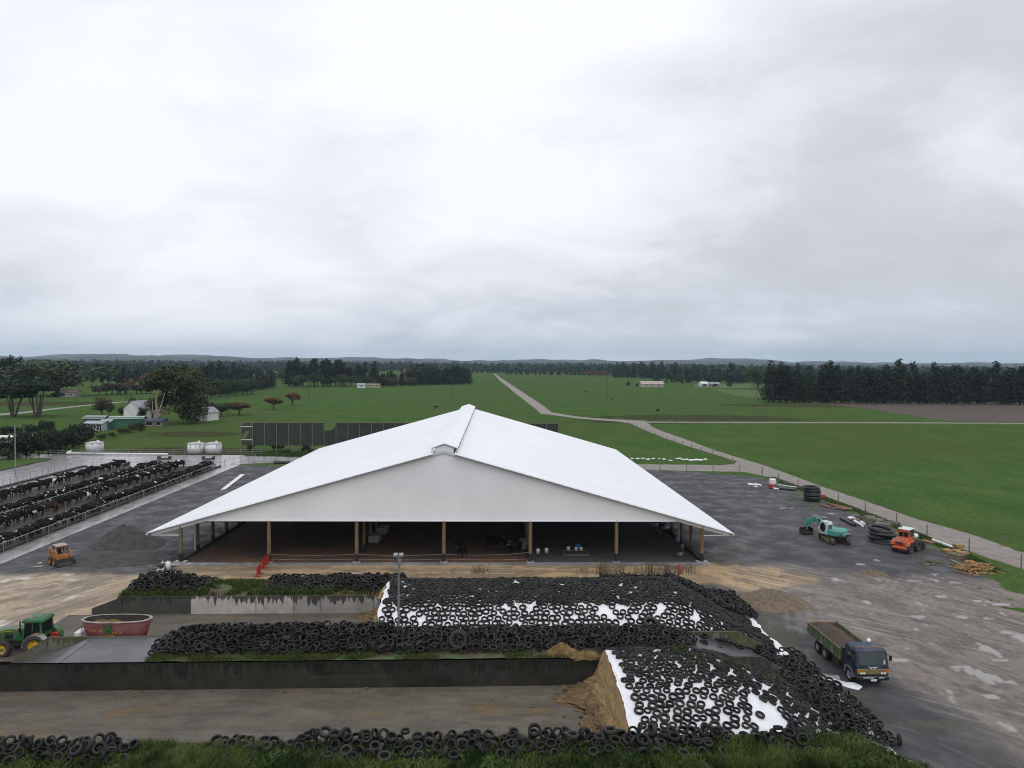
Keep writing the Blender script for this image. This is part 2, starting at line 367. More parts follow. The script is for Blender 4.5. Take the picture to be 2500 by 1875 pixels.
for k in range(5):
    ruts(pr([(1700 + k * 30, 1350 + k * 8), (1850 + k * 40, 1398 + k * 5), (2100 + k * 60, 1440 + k * 18), (2520, 1500 + k * 40)]), amp=0.6 * rnd.random() + 0.3)
ruts(pr([(1962, 1420), (1958, 1480), (1972, 1545), (1990, 1600)]), wd=0.3, amp=0.8, pl=0.3)
ruts(pr([(2220, 1400), (2190, 1440), (2175, 1500), (2235, 1580)]), amp=0.7, pl=0.3)
ruts(pr([(2240, 1540), (2228, 1500), (2250, 1465), (2300, 1450)]), amp=0.7, pl=0.6)
for k in range(7):
    ruts(pr([(-120, 1545 - k * 18), (80, 1500 - k * 13), (260, 1440 - k * 7), (440, 1400 - k * 3), (700, 1398 - k), (1300, 1402 - k)]), amp=0.35 + 0.6 * rnd.random(), pl=0.2)
for k in range(6):
    ruts(pr([(30, 1385 + k * 6), (180, 1350 + k * 5), (330, 1318 + k * 9), (480, 1230 + k * 5), (580, 1165)]), amp=0.5 * rnd.random() + 0.2)
for k in range(7):
    ruts(pr([(1720, 1380), (1790 + k * 18, 1330 - k * 6), (1830 + k * 30, 1250 - k * 8), (1760 + k * 30, 1180 + k * 4)]), amp=0.4 * rnd.random() + 0.2, pl=0.1)
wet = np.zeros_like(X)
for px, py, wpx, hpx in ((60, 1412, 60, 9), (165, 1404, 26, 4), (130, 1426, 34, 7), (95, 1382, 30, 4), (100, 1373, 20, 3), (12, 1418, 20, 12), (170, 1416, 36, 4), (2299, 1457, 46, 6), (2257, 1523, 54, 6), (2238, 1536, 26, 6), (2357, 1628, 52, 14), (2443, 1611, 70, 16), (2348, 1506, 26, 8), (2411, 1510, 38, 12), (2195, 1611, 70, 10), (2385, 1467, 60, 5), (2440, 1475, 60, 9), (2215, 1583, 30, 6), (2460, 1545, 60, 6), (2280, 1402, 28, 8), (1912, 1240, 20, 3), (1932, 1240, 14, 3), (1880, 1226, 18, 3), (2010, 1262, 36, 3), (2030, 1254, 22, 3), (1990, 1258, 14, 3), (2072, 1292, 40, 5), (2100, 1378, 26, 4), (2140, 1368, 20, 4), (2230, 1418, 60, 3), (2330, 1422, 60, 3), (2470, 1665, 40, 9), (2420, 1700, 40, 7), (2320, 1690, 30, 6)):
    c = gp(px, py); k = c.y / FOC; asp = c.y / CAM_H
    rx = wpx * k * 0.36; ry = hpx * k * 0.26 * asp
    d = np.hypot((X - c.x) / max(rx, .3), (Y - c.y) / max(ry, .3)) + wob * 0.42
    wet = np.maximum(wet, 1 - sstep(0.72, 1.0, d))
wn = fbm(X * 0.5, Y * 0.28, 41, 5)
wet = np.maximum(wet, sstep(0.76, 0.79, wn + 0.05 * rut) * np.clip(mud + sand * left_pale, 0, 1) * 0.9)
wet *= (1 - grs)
Z = (fbm(X * 0.9, Y * 0.9, 51) - 0.5) * 0.07 + (st - 0.5) * 0.09 - rut * 0.055 + pale * 0.03 - wet * 0.03
Z = Z * (1 - wet * 0.9) * (1 - .85 * grs) + grs * 0.012
U, V = bl(X, Y)
inb = sstep(-1, 0.2, np.minimum(np.minimum(U + 37 - 3.6 * (V > 14), 20.5 - U), np.minimum(V + 20, 19.5 - V)))
Z -= inb * 0.16
Z -= 0.3 * sstep(0, 1.5, (-55.2 - math.tan(FEED_A) * (Y - 100)) - X) * (Y > 73.5)
Z -= 0.4 * (1 - sstep(-13.0, -10.0, sdY)) * (X > 20)
inbarn = ((np.abs((X - BARN_O.x) * math.cos(BARN_A) + (Y - BARN_O.y) * math.sin(BARN_A)) < 29) & (Y > 77))
Z[inbarn] = -0.10
edge = np.minimum(np.minimum(X - xs[0], xs[-1] - X), np.minimum(Y - ys[0], ys[-1] - Y))
Z = Z * sstep(0, 2, edge) - 0.22 * (1 - sstep(0, 1.2, edge))
m_yard, t_, p_ = new_mat('yard_surface')
def at_(n): return N(t_, 'ShaderNodeAttribute', attribute_name=n).outputs['Fac']
nf = noise_node(t_, 2.2, 'pos', 6, 0.7); nm = noise_node(t_, 0.33, 'pos', 5, 0.6); ng = noise_node(t_, 9.0, 'pos', 3, 0.6)
grv = mixc(t_, rng_node(t_, nm, 0.3, 0.7), (0.033, 0.034, 0.040), (0.066, 0.066, 0.071))
grv = mixc(t_, rng_node(t_, ng, 0.60, 0.74, 0, 0.5), grv, (0.13, 0.125, 0.12))
snd = mixc(t_, rng_node(t_, nf, 0.3, 0.7), (0.43, 0.305, 0.165), (0.32, 0.222, 0.12))
snd = mixc(t_, at_('pale_left'), snd, mixc(t_, rng_node(t_, nf, 0.3, 0.7), (0.40, 0.325, 0.235), (0.29, 0.225, 0.15)))
md = mixc(t_, rng_node(t_, nf, 0.28, 0.72), (0.245, 0.215, 0.186), (0.135, 0.112, 0.095))
md = mixc(t_, rng_node(t_, nm, 0.46, 0.70, 0, 0.75), md, (0.175, 0.128, 0.094))
c_ = mixc(t_, at_('mud'), grv, md); c_ = mixc(t_, at_('sand'), c_, snd)
sk_ = rng_node(t_, at_('streak'), 0.36, 0.62)
c_ = mixc(t_, math_node(t_, 'MULTIPLY', rng_node(t_, at_('streak'), 0.44, 0.55, 0.8, 0.0), 1.0), c_, mixc(t_, 0.55, c_, (0.05, 0.045, 0.042)))
fl_r = flow_noise(t_, 1.0, R(-62), 7.0, 0.42); fl_r2 = flow_noise(t_, 1.0, R(-38), 9.0, 0.5); fl_l = flow_noise(t_, 1.0, R(60), 5.0, 0.8, 6, .65, 1.2); fl_f = flow_noise(t_, 1.0, R(2), 5.0, 0.7, 6, .65, 1.0)
fr = mixc(t_, rng_node(t_, noise_node(t_, .05, 'pos', 2), .42, .58), fl_r, fl_r2)
fl = mixc(t_, at_('wl'), mixc(t_, at_('wr'), fl_f, fr), fl_l)
c_ = mixc(t_, rng_node(t_, fl, 0.34, 0.47, 0.75, 0.0), c_, mixc(t_, mixc(t_, at_('wr'), (.3, .3, .3), (.6, .6, .6)), c_, (0.040, 0.033, 0.029)))
c_ = mixc(t_, math_node(t_, 'MULTIPLY', rng_node(t_, fl, 0.54, 0.66, 0.0, 0.5), math_node(t_, 'ADD', math_node(t_, 'ADD', at_('mud'), at_('sand')), 0.25)), c_, mixc(t_, at_('sand'), (0.30, 0.28, 0.26), (0.50, 0.40, 0.28)))
c_ = mixc(t_, math_node(t_, 'MULTIPLY', at_('moss'), rng_node(t_, nf, .35, .65, .15, 1.0)), c_, (0.085, 0.098, 0.032))
c_ = mixc(t_, math_node(t_, 'MULTIPLY', at_('pale'), 0.45), c_, (0.36, 0.33, 0.30))
c_ = mixc(t_, math_node(t_, 'MULTIPLY', at_('rut'), 0.55), c_, mixc(t_, 0.6, c_, (0.06, 0.05, 0.045)))
gc, gf = grass_color(t_)
gn = rng_node(t_, math_node(t_, 'ADD', at_('grs'), math_node(t_, 'MULTIPLY', math_node(t_, 'SUBTRACT', nf, 0.5), 0.9)), 0.40, 0.60)
c_ = mixc(t_, gn, c_, gc)
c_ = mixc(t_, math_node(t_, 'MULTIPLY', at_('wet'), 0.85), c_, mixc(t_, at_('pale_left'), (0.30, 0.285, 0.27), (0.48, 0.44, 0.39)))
t_.links.new(c_, p_.inputs['Base Color'])
damp = rng_node(t_, nm, 0.42, 0.66, 0.0, 0.32)
rr = math_node(t_, 'SUBTRACT', 0.86, math_node(t_, 'ADD', damp, math_node(t_, 'MULTIPLY', at_('wet'), 0.80)))
t_.links.new(math_node(t_, 'MAXIMUM', rr, 0.04), p_.inputs['Roughness']); t_.links.new(math_node(t_, 'MULTIPLY', math_node(t_, 'SUBTRACT', 1.0, gn), 0.42), p_.inputs['Specular IOR Level'])
bh = math_node(t_, 'MULTIPLY', math_node(t_, 'ADD', nf, math_node(t_, 'MULTIPLY', ng, 0.4)), math_node(t_, 'SUBTRACT', 1.0, at_('wet')))
bump_node(t_, p_, bh, 0.9, 0.06)
yard = struct(ob('yard', grid_mesh('yard', X, Y, Z, dict(sand=sand, mud=mud, grs=grs, wet=wet, moss=moss, wr=wr, wl=wl, rut=rut, pale=pale, streak=st, pale_left=left_pale)), m_yard))

# ---- farm tracks
def resample(P, step):
    P = [Vector((p[0], p[1], 0)) for p in P]; out = [P[0]]
    for a, b in zip(P, P[1:]):
        n = max(1, int((b - a).length / step))
        for i in range(1, n + 1): out.append(a.lerp(b, i / n))
    return out
def path_sheet(name, left, right, z, mat, n=120, jit=0.25, seed=0):
    def even(P):
        P = [Vector((p[0], p[1], 0)) for p in P]; Ls = [0]
        for a, b in zip(P, P[1:]): Ls.append(Ls[-1] + (b - a).length)
        out = []
        for i in range(n + 1):
            s = Ls[-1] * i / n; k = max(j for j in range(len(Ls)) if Ls[j] <= s + 1e-6); k = min(k, len(P) - 2)
            out.append(P[k].lerp(P[k + 1], (s - Ls[k]) / max(1e-6, Ls[k + 1] - Ls[k])))
        return out
    A = even(left); B = even(right); m = 6
    XX = np.zeros((n + 1, m + 1)); YY = XX.copy(); EE = XX.copy()
    for i in range(n + 1):
        d = (B[i] - A[i]); w_ = d.length; d = d.normalized()
        ja = (float(fbm(i * 0.5, 1.3, seed)) - .5) * 2 * jit; jb = (float(fbm(i * 0.5, 7.3, seed)) - .5) * 2 * jit
        a = A[i] - d * ja; b = B[i] + d * jb
        for j in range(m + 1):
            p = a.lerp(b, j / m); XX[i, j] = p.x; YY[i, j] = p.y; EE[i, j] = abs(j / m - 0.5) * 2
    ZZ = np.full_like(XX, z) + (1 - EE) * 0.03 - (EE > .9) * 0.02
    return struct(ob(name, grid_mesh(name, XX, YY, ZZ, {'edge': EE}), mat))
m_track, t_, p_ = new_mat('limestone_track')
n1_ = noise_node(t_, 0.7, 'pos', 6, 0.65); n2_ = noise_node(t_, 0.12, 'pos', 4, 0.5)
c_ = mixc(t_, rng_node(t_, n1_, 0.3, 0.7), (0.255, 0.232, 0.205), (0.175, 0.155, 0.135)); c_ = mixc(t_, rng_node(t_, n2_, 0.45, 0.7, 0, 0.6), c_, (0.20, 0.165, 0.14))
e_ = N(t_, 'ShaderNodeAttribute', attribute_name='edge').outputs['Fac']
c_ = mixc(t_, rng_node(t_, math_node(t_, 'ADD', e_, math_node(t_, 'MULTIPLY', n1_, 0.35)), 1.02, 1.2, 0, 0.85), c_, (0.07, 0.085, 0.035))
t_.links.new(c_, p_.inputs['Base Color']); p_.inputs['Roughness'].default_value = 0.75; bump_node(t_, p_, n1_, 0.6, 0.05)
Zt = 0.012
def q3(*P): return [gp(1200 + x / 3.16, 800 + y / 3.16) for x, y in P]
def q4(*P): return [gp(1800 + x / 3.16, 800 + y / 3.16) for x, y in P]
path_sheet('farm_track', q3((14, 352), (60, 405), (118, 450), (180, 505), (255, 560), (330, 620), (378, 662)), q3((24, 352), (92, 402), (165, 447), (232, 492), (320, 550), (410, 610), (486, 664)), Zt, m_track, 160, 0.5, 1)
path_sheet('farm_track', q3((376, 650), (480, 655), (640, 682), (800, 698), (980, 708), (1180, 718), (1210, 726)), q3((382, 663), (480, 675), (640, 697), (800, 711), (940, 722), (1000, 728), (1045, 736)), Zt + 0.006, m_track, 90, 0.3, 2)
path_sheet('farm_track', q3((1030, 722), (1110, 758), (1180, 790), (1330, 850), (1500, 910), (1700, 970), (1860, 1024)), q3((1195, 722), (1240, 765), (1300, 792), (1530, 872), (1720, 945), (1900, 1000), (2060, 1046)), Zt + 0.012, m_track, 110, 0.3, 3)
path_sheet('farm_track', q3((900, 1092), (1180, 1096), (1480, 1106), (1900, 1113), (2080, 1122)), q3((900, 1054), (1180, 1053), (1480, 1056), (1780, 1060), (1960, 1040)), Zt + 0.018, m_track, 80, 0.25, 4)
path_sheet('farm_track', q4((-60, 1095), (60, 1116), (190, 1142), (420, 1222), (650, 1302), (900, 1400), (1200, 1518), (1540, 1642), (2000, 1800), (2500, 1965)), q4((20, 1006), (100, 1028), (190, 1056), (400, 1130), (640, 1220), (1000, 1340), (1400, 1480), (1800, 1590), (2212, 1738), (2700, 1920)), Zt + 0.024, m_track, 150, 0.3, 5)
path_sheet('farm_track', q3((1150, 733), (1500, 733), (2212, 735), (3000, 737), (4300, 742)), q3((1150, 724), (1500, 725), (2212, 727), (3000, 729), (4300, 735)), Zt, m_track, 160, 0.25, 6)
path_sheet('gravel_lane', [gp(x, y) for x, y in ((-120, 1018), (0, 1014.5), (60, 1009), (120, 1001), (200, 992), (290, 983), (360, 979))], [gp(x, y) for x, y in ((-120, 1013), (0, 1009.5), (60, 1005), (120, 997.5), (200, 989.5), (290, 981), (360, 977.6))], Zt, m_track, 80, 0.3, 7)
path_sheet('gravel_lane', [gp(x, y) for x, y in ((-60, 1150), (20, 1139), (70, 1129), (140, 1120))], [gp(x, y) for x, y in ((-60, 1121), (20, 1117), (70, 1114), (130, 1112))], Zt, m_track, 40, 0.3, 8)
# ---- ploughed paddock on the right
m_plough, t_, p_ = new_mat('ploughed_soil'); n1_ = noise_node(t_, 0.25, 'pos', 5, 0.6, stretch=(0.25, 1, 1)); n2_ = noise_node(t_, 0.9, 'pos', 4, 0.6)
c_ = mixc(t_, rng_node(t_, n1_, 0.3, 0.7), (0.078, 0.050, 0.036), (0.052, 0.036, 0.027)); c_ = mixc(t_, rng_node(t_, n2_, 0.6, 0.75, 0, 0.4), c_, (0.07, 0.08, 0.035))
t_.links.new(c_, p_.inputs['Base Color']); p_.inputs['Roughness'].default_value = 0.95; bump_node(t_, p_, n1_, 0.8, 0.2)
P_ = [gp(1800 + x / 3.16, 800 + y / 3.16) for x, y in ((540, 574), (1000, 575), (1600, 578), (2212, 580), (3400, 584), (3400, 726), (2212, 725), (1640, 722), (1000, 624), (700, 592))]
pm = MB(); pm.add([(p.x, p.y, 0) for p in P_], [tuple(range(len(P_)))]); struct(ob('ploughed_field', pm, m_plough, loc=(0, 0, -0.006)))
# brighter / drier paddocks further off
def paddock(name, px, col, col2, z):
    mm = M(name + '_turf', col, col2, 0.04, 0.95, coord='pos', spec=0.1, bump=0.0)
    P = [gp(*p) for p in px]; b_ = MB(); b_.add([(p.x, p.y, 0) for p in P], [tuple(range(len(P)))]); return struct(ob('paddock', b_, mm, loc=(0, 0, z)))
paddock('pale', [(1740, 951), (1870, 951), (1868, 974), (1800, 967)], (0.075, 0.12, 0.038), (0.06, 0.105, 0.032), -0.012)
paddock('lime', [(1700, 934), (1830, 934), (1835, 948), (1690, 946)], (0.075, 0.125, 0.038), (0.06, 0.11, 0.032), -0.012)
def worn_patch(px, py, rx, ry, col, z, seed, rot=0.0):
    """trodden, muddy part of a paddock fading into the turf"""
    c = gp(px, py); a_ = np.linspace(0, 2 * np.pi, 61); r_ = np.linspace(0, 1, 16); A_, R_ = np.meshgrid(a_, r_); ca, sa = math.cos(rot), math.sin(rot)
    x_ = np.cos(A_) * R_ * rx; y_ = np.sin(A_) * R_ * ry; m, t, p = new_mat('worn_turf'); al = N(t, 'ShaderNodeAttribute', attribute_name='fade').outputs['Fac']
    k = noise_node(t, .12, 'pos', 5, .65); f = rng_node(t, math_node(t, 'ADD', al, math_node(t, 'MULTIPLY', math_node(t, 'SUBTRACT', k, .5), 1.5)), .25, .75, 0, .85)
    t.links.new(mixc(t, rng_node(t, noise_node(t, .9, 'pos', 4), .3, .7), col, tuple(v * .7 for v in col)), p.inputs['Base Color']); p.inputs['Roughness'].default_value = .95; p.inputs['Specular IOR Level'].default_value = 0; t.links.new(f, p.inputs['Alpha'])
    struct(ob('worn_turf', grid_mesh('worn', c.x + ca * x_ - sa * y_, c.y + sa * x_ + ca * y_, np.full_like(x_, z), {'fade': 1 - R_}), m))
worn_patch(430, 1105, 34, 18, (.075, .062, .040), -.010, 3); worn_patch(470, 1060, 22, 16, (.07, .075, .035), -.012, 4); worn_patch(60, 985, 60, 30, (.085, .075, .04), -.010, 5); worn_patch(1700, 1020, 70, 26, (.075, .078, .04), -.012, 7); worn_patch(1950, 990, 70, 26, (.08, .078, .04), -.014, 8); worn_patch(1560, 1030, 40, 12, (.085, .075, .045), -.010, 9)
# ---- feed pad slabs on the left
m_conc = M('wet_concrete', (0.31, 0.30, 0.305), (0.21, 0.205, 0.205), 0.5, 0.22, coord='pos', dirt=((0.12, 0.10, 0.075), 0.55, 0.6), spec=0.6, bump=0.002, bscale=3)
m_conc_d = M('dirty_concrete', (0.046, 0.038, 0.028), (0.028, 0.022, 0.016), 0.6, 0.7, coord='pos', dirt=((0.06, 0.042, 0.022), 0.5, 0.8), bump=0.01)
def slab(name, pts, z0, z1, mat):
    b_ = MB(); b_.prism([(p[0], p[1]) for p in pts], 'z', z0, z1); return struct(ob(name, b_, mat))
def feed(x, y): # feed-pad frame: x across the lanes, y along them
    return Vector((-58.6 - math.sin(FEED_A) * (y - 100) + math.cos(FEED_A) * (x + 58.6), y + math.sin(FEED_A) * (x + 58.6) * 1.0, 0))
def fpoly(P): return [feed(*p) for p in P]
slab('feed_pad', fpoly([(-130, 70), (-58.2, 70), (-58.2, 148), (-56.6, 165), (-130, 166.5)]), -0.3, 0.04, m_conc)
slab('feed_lane', fpoly([(-58.0, 73), (-55.6, 73), (-55.6, 150), (-58.0, 150)]), -0.3, 0.06, m_conc)
slab('concrete_apron', [(-59.5, 150), (-56.6, 151.5), (-47, 156), (-30, 156), (-30, 161), (-47, 161.5), (-59.5, 165)], -0.3, 0.03, m_conc)
slab('drain_channel', fpoly([(-58.2, 73), (-58.0, 73), (-58.0, 150), (-58.2, 150)]), -0.3, 0.01, M('slurry', (0.03, 0.024, 0.018), (0.05, 0.04, 0.03), 1, 0.3, coord='pos'))
for a, b, y0, y1 in ((-68.4, -59.6, 74, 147.5), (-80.4, -70.0, 74, 147.5)):
    slab('standing_lane', fpoly([(a, y0), (b, y0), (b, y1), (a, y1)]), -0.2, 0.055, m_conc_d)
slab('verge', fpoly([(-140, 60), (-99.6, 60), (-99.6, 157), (-101, 160), (-140, 152)]), -0.3, 0.07, m_field)
X_, Y_ = X, Y
# ================================================================== SILAGE BUNKERS (bunker frame)
BROT = (0, 0, BUN)
def stained_concrete(name, base, base2, drip, drip_h, amount, moss=None, top=1.8):
    """poured panel concrete; dark algae drips hang from the top edge"""
    m, t, p = new_mat(name)
    tc_ = N(t, 'ShaderNodeTexCoord').outputs['Object']; s_ = N(t, 'ShaderNodeSeparateXYZ'); t.links.new(tc_, s_.inputs[0])
    n_ = noise_node(t, 0.9, 'pos', 6, 0.65); nd = noise_node(t, 3.2, 'pos', 3, 0.6, stretch=(1, 1, 0.06)); nb = noise_node(t, 0.35, 'pos', 3)
    c = mixc(t, rng_node(t, n_, 0.3, 0.7), base, base2)
    hs = N(t, 'ShaderNodeHueSaturation'); t.links.new(c, hs.inputs['Color']); t.links.new(rng_node(t, N(t, 'ShaderNodeObjectInfo').outputs['Random'], 0, 1, .78, 1.22), hs.inputs['Value']); c = hs.outputs[0]
    # drip length varies along the wall
    ln = math_node(t, 'MULTIPLY', math_node(t, 'MULTIPLY', rng_node(t, nd, 0.35, 0.72), rng_node(t, nb, 0.3, 0.6, 0.35, 1.0)), drip_h)
    dep = math_node(t, 'SUBTRACT', top, s_.outputs[2])
    f = rng_node(t, math_node(t, 'SUBTRACT', ln, dep), -0.12, 0.10, 0, amount)
    c = mixc(t, f, c, drip)
    if moss: c = mixc(t, rng_node(t, noise_node(t, 0.5, 'pos', 5, 0.6), 0.5, 0.66, 0, 0.7), c, moss)
    t.links.new(c, p.inputs['Base Color']); p.inputs['Roughness'].default_value = 0.85; bump_node(t, p, n_, 0.5, 0.02)
    return m
m_wall_b = stained_concrete('algae_concrete', (0.082, 0.080, 0.066), (0.050, 0.050, 0.040), (0.026, 0.026, 0.019), 1.2, 0.75, (0.060, 0.062, 0.022))
m_wall_d = stained_concrete('drip_stained_concrete', (0.40, 0.385, 0.365), (0.27, 0.255, 0.24), (0.035, 0.034, 0.03), 1.05, 0.95, None, 1.55)
m_wall_dd = stained_concrete('dark_end_concrete', (0.075, 0.073, 0.062), (0.05, 0.05, 0.042), (0.02, 0.02, 0.017), 1.2, 0.8, None, 1.55)
m_wall_c = stained_concrete('mossy_concrete', (0.20, 0.19, 0.15), (0.12, 0.115, 0.085), (0.05, 0.05, 0.022), 1.2, 0.8, (0.075, 0.078, 0.028))
m_wall_g = stained_concrete('grey_panel_concrete', (0.15, 0.14, 0.13), (0.085, 0.078, 0.07), (0.03, 0.028, 0.024), 1.3, 0.7)
def wall(name, label, v, thick, prof, joints, mats):
    """retaining wall of precast panels: prof = [(u, top height)...]"""
    t = thing(name, label, 'wall', bw(0, v), BUN)
    us = sorted(set([p[0] for p in prof] + [j for j in joints if prof[0][0] < j < prof[-1][0]]))
    def h(u): return float(np.interp(u, [p[0] for p in prof], [p[1] for p in prof]))
    edges = [prof[0][0]] + [j for j in joints if prof[0][0] < j < prof[-1][0]] + [prof[-1][0]]
    for k, (a, b) in enumerate(zip(edges, edges[1:])):
        pu = [a + 0.025] + [p[0] for p in prof if a + 0.03 < p[0] < b - 0.03] + [b - 0.025]
        poly = [(pu[0], -0.1)] + [(pu[-1], -0.1)] + [(u, h(u)) for u in reversed(pu)]
        q = MB(); q.prism(poly, 'y', 0, thick); mt = mats((a + b) / 2) if callable(mats) else mats
        o = ob('panel', q, mt, t)
        q2 = MB(); q2.prism([(a - 0.04, -0.1), (a + 0.04, -0.1), (a + 0.04, h(a) - 0.05), (a - 0.04, h(a) - 0.05)], 'y', 0.05, thick - 0.03)
        if k: ob('joint', q2, m_black, t)
    return t
jB = [-46.0 + 5.52 * i for i in range(14)]
wall('bunker_wall', 'long dark algae-stained concrete wall with panel joints behind the nearest feed bunker', 0.0, 0.18, [(-48, 1.85), (17.3, 1.85), (20.3, 0.15)], [-30.2, -24.6, -19.0, -13.4, -7.9, -2.35, 3.0, 8.5, 14.0, -35.7, -41.2], lambda u: m_wall_b if u < -1 else (m_wall_g if u < 13 else m_wall_c))
wall('bunker_wall', 'mossy concrete wall end sloping down beside the tractor wheel and again beside the white sheet corner', 4.62, 0.18, [(-36.0, 0.15), (-33.4, 1.85), (17.3, 1.85), (20.2, 0.35)], [-30.4 + 5.5 * i for i in range(9)], m_wall_c)
wall('bunker_wall', 'pale grey concrete wall with black drip stains below the far bank of tyres', 14.4, 0.18, [(-35.6, 0.55), (-33.0, 1.55), (-8.0, 1.55)], [-33.0 + 0, -27.2, -21.6, -18.4, -16.0, -11.4], lambda u: m_wall_dd if u < -29.5 else m_wall_d)
wall('bunker_wall', 'low concrete wall tip at the grassy bottom bank with sloping right end', -10.12, 0.16, [(-48, 1.8), (17.5, 1.8), (20.4, 0.25)], [-48 + 5.5 * i for i in range(13)], m_wall_c)
# floors
def bunker_floor(name, u0, u1, v0, v1, z, mat, n=1):
    b_ = MB(); b_.add([(u0, v0, z), (u1, v0, z), (u1, v1, z), (u0, v1, z)], [(0, 1, 2, 3)]); return struct(ob(name, b_, mat, loc=BO, rot=BROT))
m_floor, t_, p_ = new_mat('bunker_floor_concrete')
n1_ = noise_node(t_, 0.55, 'pos', 6, 0.65, stretch=(0.6, 1.4, 1)); n2_ = noise_node(t_, 0.22, 'pos', 5, 0.6, stretch=(1, 1.6, 1)); n3_ = noise_node(t_, 7, 'pos', 3, 0.7)
c_ = mixc(t_, rng_node(t_, n1_, 0.3, 0.7), (0.128, 0.113, 0.091), (0.078, 0.067, 0.051)); c_ = mixc(t_, rng_node(t_, n2_, 0.55, 0.70, 0, 0.6), c_, (0.155, 0.095, 0.028))
c_ = mixc(t_, rng_node(t_, n3_, 0.57, 0.70, 0, 0.55), c_, (0.25, 0.23, 0.205)); c_ = mixc(t_, rng_node(t_, noise_node(t_, 1.3, 'pos', 5, 0.7), 0.64, 0.72, 0, 0.7), c_, (0.06, 0.05, 0.038))
fw = flow_noise(t_, 1.0, BUN, 5.0, 1.1, 6, .65, 1.0); c_ = mixc(t_, rng_node(t_, fw, .34, .5, .5, 0), c_, (.064, .054, .042)); c_ = mixc(t_, rng_node(t_, fw, .56, .70, 0, .35), c_, (.19, .168, .135))
t_.links.new(c_, p_.inputs['Base Color']); p_.inputs['Roughness'].default_value = 0.75; p_.inputs['Specular IOR Level'].default_value = 0.25; bump_node(t_, p_, n3_, 0.9, 0.04)
bunker_floor('bunker_floor', -60, 8, -10.0, 0.0, 0.02, m_floor)
bunker_floor('bunker_floor', -37.5, -8, 4.8, 14.4, 0.03, m_floor)
# ---- earth banks and ramps
def hfield(name, u0, u1, v0, v1, step, fn, mat, attrs=None):
    us = np.linspace(u0, u1, max(2, int((u1 - u0) / step) + 1)); vs = np.linspace(v0, v1, max(2, int((v1 - v0) / step) + 1)); UU, VV = np.meshgrid(us, vs)
    return ob(name, grid_mesh(name, UU, VV, fn(UU, VV), attrs(UU, VV) if attrs else None), mat, loc=BO, rot=BROT)
def plat_top(u): return np.interp(u, [-36.2, -35.5, -30.4, 13.5, 20.2, 21], [0.0, 0.05, 1.82, 1.82, 0.05, 0.0])
m_slab = M('wet_ramp_concrete', (0.085, 0.085, 0.09), (0.05, 0.05, 0.052), 0.5, 0.38, coord='pos', spec=0.6, dirt=((0.05, 0.05, 0.045), 0.56, 0.6), bump=0.01, bscale=3)
def ramp(u0, u1):
    o = hfield('ramp_slab', u0, u1, 0.19, 4.6, 0.4, lambda u, v: plat_top(u) + (fbm(u * .3, v * .3, 8) - .5) * 0.05, m_slab); return struct(o)
ramp(-36.2, -30.05); ramp(-30.0, -24.45); ramp(11.5, 20.8)
m_earth, t_, p_ = new_mat('grassy_earth'); gc, gf = grass_color(t_)
n1_ = noise_node(t_, 0.8, 'pos', 5, 0.65)
c_ = mixc(t_, rng_node(t_, n1_, 0.46, 0.60), (0.075, 0.055, 0.036), gc); t_.links.new(c_, p_.inputs['Base Color']); p_.inputs['Roughness'].default_value = 0.95; bump_node(t_, p_, n1_, 0.8, 0.08)
def rough(u, v, k, s): return (fbm(u * 1.1, v * 1.1, s) - .5) * k
struct(hfield('earth_bank', -24.4, 11.48, 0.19, 4.6, 0.4, lambda u, v: 1.84 + rough(u, v, 0.25, 9), m_earth))
def bankD(u, v):
    z = np.interp(v, [14.58, 15.2, 17.5, 19.0, 20.6, 21.5], [1.5, 1.65, 1.7, 1.3, 0.15, -0.2]); e = sstep(-34.6, -33.0, u) * (1 - sstep(15.5, 20.5, u))
    return z * e + rough(u, v, 0.3, 12) * e - 0.1 * (1 - e)
struct(hfield('earth_bank', -34.5, 21, 14.59, 21.5, 0.4, bankD, m_earth))
def bankA(u, v):
    z = np.interp(v, [-22, -19, -14.5, -12, -10.14], [-0.2, 0.0, 1.7, 1.95, 1.75]); e = 1 - sstep(17.2, 23.0, u + (v + 10) * 0.0)
    return z * e + rough(u, v, 0.35, 15) * e - 0.12 * (1 - e)
struct(hfield('earth_bank', -50, 24, -22, -10.14, 0.4, bankA, m_earth))
# ---- silage stacks
P1V = [4.64, 5.2, 7.4, 8.8, 12.3, 13.9, 15.0, 16.2, 18]; P1Z = [1.70, 1.95, 3.12, 3.32, 3.40, 3.05, 2.25, 1.6, 1.2]
def hp1(u, v):
    s = np.interp(v, P1V, P1Z); e = 1 - sstep(13.2, 21.6, np.asarray(u) + 0.03 * (np.asarray(v) - 10) ** 2 * 0.3)
    return s * e + (fbm(np.asarray(u) * .5, np.asarray(v) * .5, 61) - .5) * 0.18 * np.minimum(1, e * 3)
P2V = [-9.96, -9.0, -6.5, -3.0, -0.9, -0.1, 0.5]; P2Z = [1.72, 2.02, 2.75, 3.08, 2.85, 2.35, 1.95]
def hp2(u, v):
    s = np.interp(v, P2V, P2Z); e = 1 - sstep(11.8, 22.2, np.asarray(u) + 0.02 * (np.asarray(v) + 5) ** 2)
    return s * e + (fbm(np.asarray(u) * .5, np.asarray(v) * .5, 67) - .5) * 0.2 * np.minimum(1, e * 3)
m_sheet = M('white_silage_plastic', (0.78, 0.79, 0.82), (0.70, 0.71, 0.74), 1.2, 0.38, coord='pos', dirt=((0.42, 0.40, 0.36), 0.62, 0.5), bump=0.03, bscale=2.2)
m_sil, t_, p_ = new_mat('silage_face'); n1_ = noise_node(t_, 2.5, 'pos', 6, 0.7); n2_ = noise_node(t_, 0.5, 'pos', 3)
lo_ = N(t_, 'ShaderNodeAttribute', attribute_name='loose').outputs['Fac']
